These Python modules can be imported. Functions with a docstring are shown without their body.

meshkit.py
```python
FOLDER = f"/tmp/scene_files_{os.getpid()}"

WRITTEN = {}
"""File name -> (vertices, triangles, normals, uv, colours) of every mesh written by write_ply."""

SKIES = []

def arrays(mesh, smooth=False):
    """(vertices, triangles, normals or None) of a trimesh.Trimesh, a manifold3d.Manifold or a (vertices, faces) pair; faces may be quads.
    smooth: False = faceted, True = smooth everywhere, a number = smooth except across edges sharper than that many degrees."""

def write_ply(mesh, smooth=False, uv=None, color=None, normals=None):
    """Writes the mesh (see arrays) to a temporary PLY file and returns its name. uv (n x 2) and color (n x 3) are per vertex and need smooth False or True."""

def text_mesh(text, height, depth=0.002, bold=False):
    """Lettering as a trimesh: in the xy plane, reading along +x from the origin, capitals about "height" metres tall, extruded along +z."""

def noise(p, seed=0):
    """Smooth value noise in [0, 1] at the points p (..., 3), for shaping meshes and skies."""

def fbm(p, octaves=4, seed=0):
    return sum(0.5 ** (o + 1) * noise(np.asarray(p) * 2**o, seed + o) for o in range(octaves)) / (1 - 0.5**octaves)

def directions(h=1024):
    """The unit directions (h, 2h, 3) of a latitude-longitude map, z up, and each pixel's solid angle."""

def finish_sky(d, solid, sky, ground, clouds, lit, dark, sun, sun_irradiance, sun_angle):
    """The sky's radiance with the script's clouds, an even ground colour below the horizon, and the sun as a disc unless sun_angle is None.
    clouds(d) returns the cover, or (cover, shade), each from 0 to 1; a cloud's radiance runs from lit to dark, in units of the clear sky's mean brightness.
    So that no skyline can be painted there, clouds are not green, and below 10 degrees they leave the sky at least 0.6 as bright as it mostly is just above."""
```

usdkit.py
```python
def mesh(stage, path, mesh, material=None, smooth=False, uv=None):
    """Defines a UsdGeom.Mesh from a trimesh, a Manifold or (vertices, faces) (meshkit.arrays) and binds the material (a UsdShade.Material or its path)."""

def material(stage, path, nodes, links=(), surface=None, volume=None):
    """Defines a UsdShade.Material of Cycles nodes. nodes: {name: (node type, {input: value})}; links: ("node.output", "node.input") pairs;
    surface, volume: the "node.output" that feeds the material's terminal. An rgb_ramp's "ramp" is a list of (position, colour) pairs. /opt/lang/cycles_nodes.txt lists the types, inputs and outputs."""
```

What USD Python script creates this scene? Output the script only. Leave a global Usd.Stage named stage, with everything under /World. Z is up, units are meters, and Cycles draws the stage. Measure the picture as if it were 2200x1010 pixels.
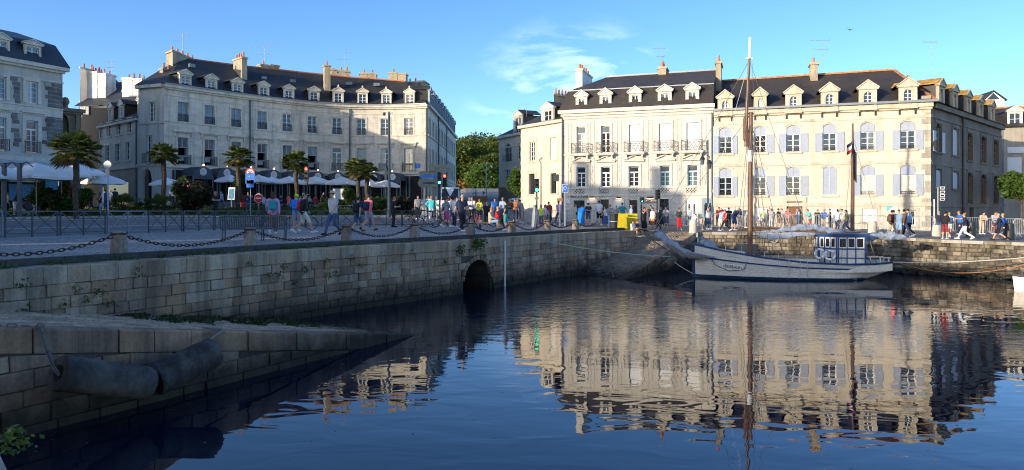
import math,numpy as np,trimesh,manifold3d,usdkit,meshkit
from pxr import Usd,UsdGeom,UsdLux,UsdShade,Gf,Sdf
from shapely.geometry import Polygon
stage = Usd.Stage.CreateInMemory()
UsdGeom.SetStageUpAxis(stage,'Z'); UsdGeom.SetStageMetersPerUnit(stage,1.0)
UsdGeom.Xform.Define(stage,'/World'); UsdGeom.Scope.Define(stage,'/World/Looks')
# ------------------------------------------------------------------ camera, sky, sun
FP,YH,CH = 1500.0,450.0,3.7          # focal length and horizon of the photograph in pixels, eye height over the water
cam = UsdGeom.Camera.Define(stage,'/World/camera')
cam.AddTranslateOp().Set((0,0,CH)); cam.AddRotateXOp().Set(90)
cam.CreateHorizontalApertureAttr(36.0); cam.CreateVerticalApertureAttr(36.0 * 1010 / 2200)
cam.CreateFocalLengthAttr(36.0 * FP / 2200); cam.CreateVerticalApertureOffsetAttr(-55 * 36.0 / 2200)
cam.CreateClippingRangeAttr((0.1,5000.0)); cam.CreateExposureAttr(1.52)
SUN_AZ,SUN_EL = math.radians(50),math.radians(10)
sun_dir = np.array([-math.sin(SUN_AZ) * math.cos(SUN_EL),-math.cos(SUN_AZ) * math.cos(SUN_EL),math.sin(SUN_EL)])
M_ = usdkit.material
dome = UsdLux.DomeLight.Define(stage,'/World/sky')
dome.GetPrim().SetCustomDataByKey('label','clear blue evening sky with a few thin wisps of cloud'); dome.GetPrim().SetCustomDataByKey('kind','structure')
skym = M_(stage,'/World/Looks/sky_look',{
    's': ('sky_texture',{'sky_type': 'single_scattering','sun_disc': False,'sun_elevation': SUN_EL,'sun_rotation': math.atan2(sun_dir[0],sun_dir[1]),'altitude': 50.0,'air_density': 0.7,'aerosol_density': 0.9,'ozone_density': 2.2}),
    'tc': ('texture_coordinate',{}),'sep': ('separate_xyz',{}),
    'mp': ('mapping',{'rotation': (0,0.5,0.1),'scale': (5,5,15)}),'n': ('noise_texture',{'scale': 1.3,'detail': 8.0,'roughness': 0.62,'distortion': 0.4}),
    'mp2': ('mapping',{'location': (-0.27,-2.66,-0.58),'scale': (3.2,2.8,4.0)}),'len': ('vector_math',{'math_type': 'length'}),
    'fall': ('map_range',{'value': 0,'from_min': 0.12,'from_max': 0.52,'to_min': 0.6,'to_max': 0.0,'clamp': True}),
    'cl': ('map_range',{'from_min': 0.48,'from_max': 0.72,'to_min': 0.0,'to_max': 1.0,'clamp': True}),
    'mul': ('math',{'math_type': 'multiply'}),
    'mx': ('mix_color',{'b': (7.0,7.3,8.0),'use_clamp': False}),'hs': ('hsv',{'saturation': 1.17,'value': 0.92,'hue': 0.507}),
    'bg': ('background_shader',{'strength': 0.135})},
    [('tc.generated','mp.vector'),('mp.vector','n.vector'),('tc.generated','mp2.vector'),('mp2.vector','len.vector1'),('len.value','fall.value'),('n.fac','cl.value'),('cl.result','mul.value1'),('fall.result','mul.value2'),
     ('mul.value','mx.fac'),('s.color','hs.color'),('hs.color','mx.a'),('mx.result','bg.color')],surface='bg.background')
UsdShade.MaterialBindingAPI.Apply(dome.GetPrim()).Bind(skym)
sun = UsdLux.DistantLight.Define(stage,'/World/sun')
sun.CreateIntensityAttr(0.57); sun.CreateAngleAttr(0.5); sun.CreateNormalizeAttr(True); sun.CreateColorAttr((1.0,0.85,0.66))
sun.AddRotateZOp().Set(-math.degrees(SUN_AZ)); sun.AddRotateXOp().Set(90 - math.degrees(SUN_EL))
sun.GetPrim().SetCustomDataByKey('kind','structure')
# ------------------------------------------------------------------ helpers
rng = np.random.default_rng(7)
def at(x,y,d): return np.array([(x - 1100) * d / FP,d,CH - (y - YH) * d / FP])
def pz(y,d): return CH - (y - YH) * d / FP
class MB:
    """collects quads and triangles of one mesh"""
    def __init__(s): s.v,s.f,s.n,s.uv = [],[],0,[]
    def add(s,v,f):
        v = np.asarray(v,float).reshape(-1,3); f = np.asarray(f,int)
        if f.shape[1] == 4: f = np.vstack([f[:,[0,1,2]],f[:,[0,2,3]]])
        s.v.append(v); s.f.append(f + s.n); s.n += len(v); return s
    def quad(s,a,b,c,d): return s.add([a,b,c,d],[[0,1,2,3]])
    def hexa(s,p):   # p: 8 corners, bottom loop 0-3 then top loop 4-7
        return s.add(p,[[3,2,1,0],[4,5,6,7],[0,1,5,4],[1,2,6,5],[2,3,7,6],[3,0,4,7]])
    def box(s,x0,x1,y0,y1,z0,z1):
        return s.hexa([(x0,y0,z0),(x1,y0,z0),(x1,y1,z0),(x0,y1,z0),(x0,y0,z1),(x1,y0,z1),(x1,y1,z1),(x0,y1,z1)])
    def bar(s,a,b,w,h=None,up=(0,0,1)):   # square bar from a to b
        a,b = np.asarray(a,float),np.asarray(b,float); h = w if h is None else h
        t = (b - a) / (np.linalg.norm(b - a) + 1e-12); up = np.asarray(up,float)
        if abs(t @ up) > .95: up = np.array([1.,0,0])
        u = np.cross(t,up); u /= np.linalg.norm(u); w_ = np.cross(u,t); u,w_ = u * w / 2,w_ * h / 2
        return s.hexa([a - u - w_,a + u - w_,a + u + w_,a - u + w_,b - u - w_,b + u - w_,b + u + w_,b - u + w_])
    def tube(s,pts,r,n=6,cap=True):
        p = np.asarray(pts,float); r = np.broadcast_to(np.asarray(r,float),(len(p),))
        t = np.gradient(p,axis=0); t /= np.linalg.norm(t,axis=1,keepdims=True) + 1e-12
        ref = np.array([0,0,1.]) if abs(t[:,2]).mean() < .8 else np.array([1.,0,0])
        a = np.cross(t,ref); a /= np.linalg.norm(a,axis=1,keepdims=True) + 1e-9; b = np.cross(t,a)
        an = np.arange(n) * 2 * np.pi / n
        v = p[:,None] + r[:,None,None] * (np.cos(an)[None,:,None] * a[:,None] + np.sin(an)[None,:,None] * b[:,None])
        i,j = np.meshgrid(np.arange(len(p) - 1),np.arange(n),indexing='ij')
        q = np.stack([i * n + j,i * n + (j + 1) % n,(i + 1) * n + (j + 1) % n,(i + 1) * n + j],-1).reshape(-1,4)
        s.add(v.reshape(-1,3),q)
        if cap:
            for k,o in ((0,1),(len(p) - 1,0)):
                ring = v[k][::-1] if o else v[k]
                s.add(ring,[[0,m,m + 1] for m in range(1,n - 1)])
        return s
    def lathe(s,prof,c,n=12):   # prof [(r,z)], around a vertical axis at c
        an = np.arange(n) * 2 * np.pi / n; v = [(c[0] + r * math.cos(a),c[1] + r * math.sin(a),c[2] + z) for r,z in prof for a in an]
        i,j = np.meshgrid(np.arange(len(prof) - 1),np.arange(n),indexing='ij')
        s.add(v,np.stack([i * n + j,i * n + (j + 1) % n,(i + 1) * n + (j + 1) % n,(i + 1) * n + j],-1).reshape(-1,4)); return s
    def prism(s,poly,o,ex,ey,ez):   # polygon in (ex,ey) at o extruded by vector ez
        poly = np.asarray(poly,float); n = len(poly); o,ex,ey,ez = (np.asarray(q,float) for q in (o,ex,ey,ez))
        a = o + poly[:,:1] * ex + poly[:,1:] * ey; tri = trimesh.creation.triangulate_polygon(Polygon(poly),engine='earcut')
        tv,tf = tri; av = o + tv[:,:1] * ex + tv[:,1:2] * ey
        s.add(av,tf[:,::-1]); s.add(av + ez,tf)
        s.add(np.vstack([a,a + ez]),[[k,(k + 1) % n,(k + 1) % n + n,k + n] for k in range(n)]); return s
    def mesh(s): return s.add(m.vertices,m.faces)
    def tm(s,m): return s.add(np.asarray(m.vertices),np.asarray(m.faces))
    def grid(s,P):   # P: (n,m,3)
        n,m = P.shape[:2]; i,j = np.meshgrid(np.arange(n - 1),np.arange(m - 1),indexing='ij')
        return s.add(P.reshape(-1,3),np.stack([i * m + j,i * m + j + 1,(i + 1) * m + j + 1,(i + 1) * m + j],-1).reshape(-1,4))
    def get(s): return np.vstack(s.v),np.vstack(s.f)
    def moved(s,R=None,t=(0,0,0)):
        o = MB()
        if s.v: v,f = s.get(); o.add((v @ np.asarray(R).T if R is not None else v) + np.asarray(t),f)
        return o
def rz(a): c,s = math.cos(a),math.sin(a); return np.array([[c,-s,0],[s,c,0],[0,0,1.]])
_used,ORG = {},{}
def uniq(parent,name):
    k = (parent,name); c = _used.get(k,-1) + 1; _used[k] = c
    return f'{parent}/{name}' + (f'_{c:03d}' if c else '')
def tag(path,label=None,cat=None,group=None,kind=None):
    p = stage.GetPrimAtPath(path)
    for k,v in (('label',label),('category',cat),('group',group),('kind',kind)):
        if v: p.SetCustomDataByKey(k,v)
    return path
def thing(name,label,cat,loc=(0,0,0),rot=0.0,group=None,kind=None):
    """an Xform at the base of a thing; its parts are given in world coordinates when rot is 0"""
    p = uniq('/World',name); x = UsdGeom.Xform.Define(stage,p)
    x.AddTranslateOp().Set(tuple(float(q) for q in loc))
    if rot: x.AddRotateZOp().Set(math.degrees(rot))
    ORG[p] = np.asarray(loc,float) if not rot else None
    return tag(p,label,cat,group,kind)
def local(name,label,cat,group=None):   # a thing whose parts are given in its own coordinates; place it afterwards with put()
    p = uniq('/World',name); x = UsdGeom.Xform.Define(stage,p); x.AddTranslateOp().Set((0,0,0)); x.AddRotateZOp().Set(0.0); x.AddScaleOp().Set((1,1,1))
    ORG[p] = np.zeros(3); return tag(p,label,cat,group)
def put(p,loc,rot=0.0,sc=1.0):
    ops = UsdGeom.Xform(stage.GetPrimAtPath(p)).GetOrderedXformOps(); sc = (sc,sc,sc) if np.ndim(sc) == 0 else sc
    ops[0].Set(tuple(float(q) for q in loc)); ops[1].Set(float(math.degrees(rot))); ops[2].Set(tuple(float(q) for q in sc)); return p
def dup(src,loc,rot=0.0,sc=1.0,label=None,group=None):
    name = src.split('/')[2]; name = name[:-4] if name[-4:-3] == '_' and name[-3:].isdigit() else name
    q = uniq('/World',name); x = UsdGeom.Xform.Define(stage,q); was = stage.GetPrimAtPath(src).GetCustomData()
    x.GetPrim().GetReferences().AddInternalReference(src); x.GetPrim().SetInstanceable(True)
    put(q,loc,rot,sc); return tag(q,label or was.get('label'),was.get('category'),group or was.get('group'))
def mat(m): return M[m] if isinstance(m,str) else m
def part(parent,name,mb,m,label=None,kind=None,smooth=False):
    if not isinstance(mb,MB): b = MB(); (b.add(*mb) if isinstance(mb,tuple) else b.tm(mb)); mb = b
    if mb.n == 0: return None
    o = ORG.get(parent); p = uniq(parent,name); v,f = mb.get()
    if o is not None: v = v - o
    usdkit.mesh(stage,p,(v,f),mat(m),smooth=smooth); ORG[p] = o
    return tag(p,label,None,None,kind)
def single(name,mb,m,label,cat,group=None,kind=None,smooth=False):
    p = uniq('/World',name); v,f = mb.get(); c = v.mean(0); c[2] = v[:,2].min()
    usdkit.mesh(stage,p,(v - c,f),mat(m),smooth=smooth); UsdGeom.Xformable(stage.GetPrimAtPath(p)).AddTranslateOp().Set(tuple(map(float,c)))
    ORG[p] = c; return tag(p,label,cat,group,kind)
def struct(name,mb,m,label=None,kind='structure',smooth=False,uv=None):
    p = uniq('/World',name); v,f = mb.get(); usdkit.mesh(stage,p,(v,f),mat(m),smooth=smooth,uv=uv); ORG[p] = np.zeros(3)
    return tag(p,label,None,None,kind)
# ------------------------------------------------------------------ materials
M = {}
def plain(name,c,rough=.6,metal=0.,var=.12,vs=6.,bump=0.,bs=40.,spec=.4,obj=False):
    nodes = {'g': ('texture_coordinate' if obj else 'geometry',{}),'n': ('noise_texture',{'scale': vs,'detail': 5.0,'roughness': .6}),
             'r': ('rgb_ramp',{'ramp': [(.25,tuple(x * (1 - var) for x in c)),(.75,tuple(min(1,x * (1 + var)) for x in c))]}),'p': ('principled_bsdf',{'roughness': rough,'metallic': metal,'specular_ior_level': spec})}
    src = 'g.object' if obj else 'g.position'
    links = [(src,'n.vector'),('n.fac','r.fac'),('r.color','p.base_color')]
    if bump:
        nodes |= {'n2': ('noise_texture',{'scale': bs,'detail': 6.0,'roughness': .65}),'b': ('bump',{'strength': bump,'distance': .02})}
        links += [(src,'n2.vector'),('n2.fac','b.height'),('b.normal','p.normal')]
    M[name] = M_(stage,f'/World/Looks/{name}',nodes,links,surface='p.BSDF'); return M[name]
def weathered(name,c1,c2,stain=(.10,.09,.08),s1=.45,sfac=.45,streak=True,bump=.25,rough=.85,brick=None,zalg=None,lo=.42,hi=.62,joint=None):
    """stone or render: two tones by large noise, dark vertical streaks, fine bump; brick: (uv joints width, height, size); zalg: (z0,z1) green-black tidal growth"""
    n = {'g': ('geometry',{}),'a': ('noise_texture',{'scale': s1,'detail': 7.0,'roughness': .62}),'r': ('rgb_ramp',{'ramp': [(.35,c1),(.65,c2)]}),
         'mp': ('mapping',{'scale': (1.6,1.6,.16 if streak else 1.0)}),'b': ('noise_texture',{'scale': 1.1,'detail': 9.0,'roughness': .7}),
         'mr': ('map_range',{'from_min': lo + .08,'from_max': hi + .1,'to_min': 0.0,'to_max': sfac,'clamp': True}),'m': ('mix_color',{'b': stain}),
         'f': ('noise_texture',{'scale': 14.,'detail': 9.,'roughness': .75}),'fr': ('map_range',{'from_min': .3,'from_max': .7,'to_min': .70,'to_max': 1.20,'clamp': True}),
         'vm': ('vector_math',{'math_type': 'scale'}),'bp': ('bump',{'strength': bump,'distance': .03}),'p': ('principled_bsdf',{'roughness': rough,'specular_ior_level': .25})}
    l = [('g.position','a.vector'),('a.fac','r.fac'),('g.position','mp.vector'),('mp.vector','b.vector'),('b.fac','mr.value'),('mr.result','m.fac'),('r.color','m.a'),('g.position','f.vector'),('f.fac','fr.value'),
         ('fr.result','vm.scale'),('f.fac','bp.height')]
    col = 'm.result'
    if brick:
        n |= {'uv': ('uvmap',{'attribute': 'st'}),'br': ('brick_texture',{'color1': (.72,.72,.72),'color2': (1.12,1.1,1.08),'mortar': joint or (1.25,1.22,1.15),'scale': 1.0,'brick_width': brick[0],'row_height': brick[1],'mortar_size': brick[2],'mortar_smooth': .3,'bias': 0.}),
              'bm': ('mix_color',{'blend_type': 'multiply','fac': brick[3] if len(brick) > 3 else .6,'use_clamp_result': False,'use_clamp': False})}
        l += [('uv.UV','br.vector'),(col,'bm.a'),('br.color','bm.b')]; col = 'bm.result'
    if zalg:
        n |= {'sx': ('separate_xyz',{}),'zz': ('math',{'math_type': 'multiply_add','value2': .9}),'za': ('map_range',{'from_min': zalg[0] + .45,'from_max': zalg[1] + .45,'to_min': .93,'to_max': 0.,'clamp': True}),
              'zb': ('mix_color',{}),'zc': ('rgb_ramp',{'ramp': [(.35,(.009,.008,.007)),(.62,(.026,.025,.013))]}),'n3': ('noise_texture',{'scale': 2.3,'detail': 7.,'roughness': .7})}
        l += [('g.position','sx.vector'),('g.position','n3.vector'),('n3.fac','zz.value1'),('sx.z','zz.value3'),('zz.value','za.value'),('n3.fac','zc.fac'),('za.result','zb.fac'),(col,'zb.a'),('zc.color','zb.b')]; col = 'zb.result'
    l += [(col,'vm.vector1'),('vm.vector','p.base_color'),('bp.normal','p.normal')]
    M[name] = M_(stage,f'/World/Looks/{name}',n,l,surface='p.BSDF'); return M[name]
def slate(name,c1,c2,lichen=(.30,.20,.05),lf=.3,rough=.55):
    n = {'g': ('geometry',{}),'a': ('noise_texture',{'scale': .5,'detail': 6.}),'w': ('mapping',{'scale': (1.,1.,6.)}),'b': ('noise_texture',{'scale': 5.,'detail': 4.}),'r': ('rgb_ramp',{'ramp': [(.3,c1),(.7,c2)]}),
         'ad': ('math',{'math_type': 'multiply_add','value2': .6,'value3': 0.}),'ad2': ('math',{'math_type': 'multiply_add','value2': .4}),
         'l': ('noise_texture',{'scale': 1.4,'detail': 9.,'roughness': .75}),'lm': ('map_range',{'from_min': .60,'from_max': .72,'to_min': 0.,'to_max': lf,'clamp': True}),'m': ('mix_color',{'b': lichen}),
         'wv': ('wave_texture',{'bands_direction': 'z','scale': 1.6,'profile': 'saw','distortion': .5}),'bp': ('bump',{'strength': .5,'distance': .03}),'p': ('principled_bsdf',{'roughness': rough,'specular_ior_level': .35})}
    l = [('g.position','a.vector'),('g.position','w.vector'),('w.vector','b.vector'),('a.fac','ad.value1'),('b.fac','ad2.value1'),('ad.value','ad2.value3'),('ad2.value','r.fac'),('g.position','l.vector'),('l.fac','lm.value'),('lm.result','m.fac'),('r.color','m.a'),
         ('g.position','wv.vector'),('wv.fac','bp.height'),('m.result','p.base_color'),('bp.normal','p.normal')]
    M[name] = M_(stage,f'/World/Looks/{name}',n,l,surface='p.BSDF')
def leafy(name,c1,c2,sc=1.2,tr=.3):
    M[name] = M_(stage,f'/World/Looks/{name}',{'g': ('geometry',{}),'n': ('noise_texture',{'scale': sc,'detail': 4.}),'mv': ('mix_float',{'fac': .5}),'r': ('rgb_ramp',{'ramp': [(.3,c1),(.7,c2)]}),
        'p': ('principled_bsdf',{'roughness': .5,'specular_ior_level': .3}),'t': ('translucent_bsdf',{}),'mx': ('mix_closure',{'fac': tr})},
        [('g.position','n.vector'),('n.fac','mv.a'),('g.random_per_island','mv.b'),('mv.result','r.fac'),('r.color','p.base_color'),('r.color','t.color'),('p.BSDF','mx.closure1'),('t.BSDF','mx.closure2')],surface='mx.closure')
def glassy(name,c,rough=.04,spec=.9,var=.5,sc=.9):
    M[name] = M_(stage,f'/World/Looks/{name}',{'g': ('geometry',{}),'n': ('noise_texture',{'scale': sc,'detail': 2.}),'r': ('rgb_ramp',{'ramp': [(.3,tuple(x * (1 - var) for x in c)),(.7,tuple(x * (1 + var) for x in c))]}),'nb': ('noise_texture',{'scale': 1.5,'detail': 1.}),'b': ('bump',{'strength': .06,'distance': .05}),
        'p': ('principled_bsdf',{'roughness': rough,'specular_ior_level': spec})},[('g.position','n.vector'),('n.fac','r.fac'),('r.color','p.base_color'),('g.position','nb.vector'),('nb.fac','b.height'),('b.normal','p.normal')],surface='p.BSDF')
def glow(name,c,s):
    M[name] = M_(stage,f'/World/Looks/{name}',{'e': ('emission',{'color': c,'strength': s})},[],surface='e.emission')
weathered('limestone',(.53,.48,.39),(.63,.585,.49),s1=.5,sfac=.5,brick=(.62,.33,.012,.55))
weathered('limestone_plain',(.52,.475,.39),(.61,.57,.48),s1=.6,sfac=.55)
weathered('limestone_dark',(.30,.27,.22),(.40,.36,.29),s1=.7,sfac=.7)
weathered('cream_render',(.55,.485,.375),(.62,.56,.45),stain=(.27,.21,.14),s1=.25,sfac=.4,bump=.12)
weathered('cream_stone',(.48,.42,.32),(.58,.52,.42),stain=(.18,.15,.11),s1=.8,sfac=.5)
weathered('white_render',(.51,.475,.405),(.60,.565,.49),stain=(.28,.23,.17),s1=.3,sfac=.45,bump=.12)
weathered('white_stone',(.57,.53,.45),(.66,.62,.54),stain=(.22,.19,.15),s1=.7,sfac=.45)
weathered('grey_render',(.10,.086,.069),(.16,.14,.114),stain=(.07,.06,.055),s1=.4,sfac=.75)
weathered('pale_render',(.50,.46,.38),(.58,.54,.46),s1=.4,sfac=.4)
weathered('brown_stone',(.19,.15,.10),(.27,.21,.15),s1=1.2,sfac=.7)
weathered('chimney_white',(.60,.58,.54),(.70,.68,.64),s1=.6,sfac=.4)
weathered('chimney_stone',(.30,.26,.18),(.40,.34,.25),stain=(.08,.07,.05),s1=.9,sfac=.7)
weathered('ashlar_grey',(.085,.08,.078),(.21,.20,.185),s1=1.1,sfac=.55,streak=False)
weathered('ashlar_joint',(.42,.39,.34),(.50,.47,.41),s1=1.1,sfac=.35)
for k_,(a_,b_) in enumerate([((.34,.225,.145),(.44,.31,.21)),((.38,.275,.19),(.49,.37,.265)),((.32,.185,.105),(.42,.26,.155)),((.25,.155,.10),(.33,.215,.145)),((.39,.265,.165),(.50,.36,.235))]):
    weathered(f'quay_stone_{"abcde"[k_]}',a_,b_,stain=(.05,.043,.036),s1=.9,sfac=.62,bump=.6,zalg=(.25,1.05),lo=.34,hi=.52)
weathered('quay_mortar',(.06,.05,.04),(.10,.085,.07),s1=1.,zalg=(.1,.8))
weathered('rubble',(.10,.082,.055),(.25,.205,.145),stain=(.03,.028,.022),s1=1.6,sfac=.85,streak=False,bump=.9,zalg=(.15,.75),lo=.36,hi=.52)
weathered('rubble_light',(.19,.16,.11),(.36,.31,.23),stain=(.05,.045,.035),s1=2.2,sfac=.8,streak=False,bump=.9,zalg=(.15,.75),lo=.40,hi=.56)
weathered('granite',(.36,.31,.26),(.45,.40,.345),s1=1.3,sfac=.4,streak=False,bump=.5)
weathered('kerb_dark',(.035,.034,.034),(.07,.066,.062),s1=1.3,sfac=.4,streak=False,bump=.4)
weathered('bollard_granite',(.22,.18,.14),(.34,.29,.23),stain=(.06,.045,.035),s1=5.,sfac=.8,streak=False,bump=.8,lo=.36,hi=.54)
weathered('asphalt',(.165,.15,.135),(.215,.198,.178),stain=(.08,.08,.08),s1=.5,sfac=.5,streak=False,bump=.3,rough=.9)
weathered('quay_paving',(.16,.145,.125),(.24,.22,.19),stain=(.09,.08,.07),s1=.5,sfac=.5,streak=False,bump=.4)
weathered('terrace_paving',(.24,.225,.20),(.27,.255,.235),stain=(.12,.11,.10),s1=.8,sfac=.5,streak=False)
weathered('slip_setts',(.38,.255,.165),(.53,.395,.275),stain=(.12,.09,.065),s1=2.0,sfac=.7,streak=False,bump=.8,zalg=(.05,.42),lo=.36,hi=.56)
weathered('slip_bed',(.10,.085,.07),(.15,.13,.105),s1=2.,streak=False,zalg=(.05,.42))
weathered('ramp_setts',(.19,.155,.11),(.30,.25,.185),stain=(.06,.05,.04),s1=1.5,sfac=.7,streak=False,bump=.9,zalg=(.05,.5))
slate('slate',(.017,.016,.016),(.042,.040,.038))
slate('slate_brown',(.022,.019,.017),(.052,.045,.039),lf=.55)
slate('slate_blue',(.018,.023,.031),(.042,.052,.064),lf=.05,rough=.45)
plain('orange_tile',(.40,.17,.07),.8,var=.5,vs=3.); plain('lichen_tile',(.36,.20,.05),.9,var=.6,vs=2.5)
plain('terracotta',(.38,.13,.06),.7,var=.3); plain('zinc',(.22,.24,.26),.45,.3)
plain('lead_pipe',(.09,.09,.095),.5); plain('white_paint',(.74,.74,.73),.5,var=.06); plain('shutter_paint',(.31,.34,.41),.5,var=.08)
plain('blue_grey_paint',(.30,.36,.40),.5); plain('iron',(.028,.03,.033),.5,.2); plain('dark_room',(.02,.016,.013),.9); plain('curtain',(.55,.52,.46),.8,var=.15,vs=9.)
plain('closed_blind',(.72,.71,.69),.6,var=.05); plain('brown_door',(.20,.085,.035),.45,var=.35,vs=4.); plain('teal_paint',(.05,.16,.16),.5)
plain('cloth_white',(.75,.75,.76),.8,var=.05); plain('beige_blind',(.56,.53,.42),.7)
glassy('glass',(.018,.022,.028)); glassy('glass_pale',(.10,.115,.125),rough=.08); glassy('glass_warm',(.05,.035,.02))
plain('aerial_metal',(.30,.31,.32),.5,.2)
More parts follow.
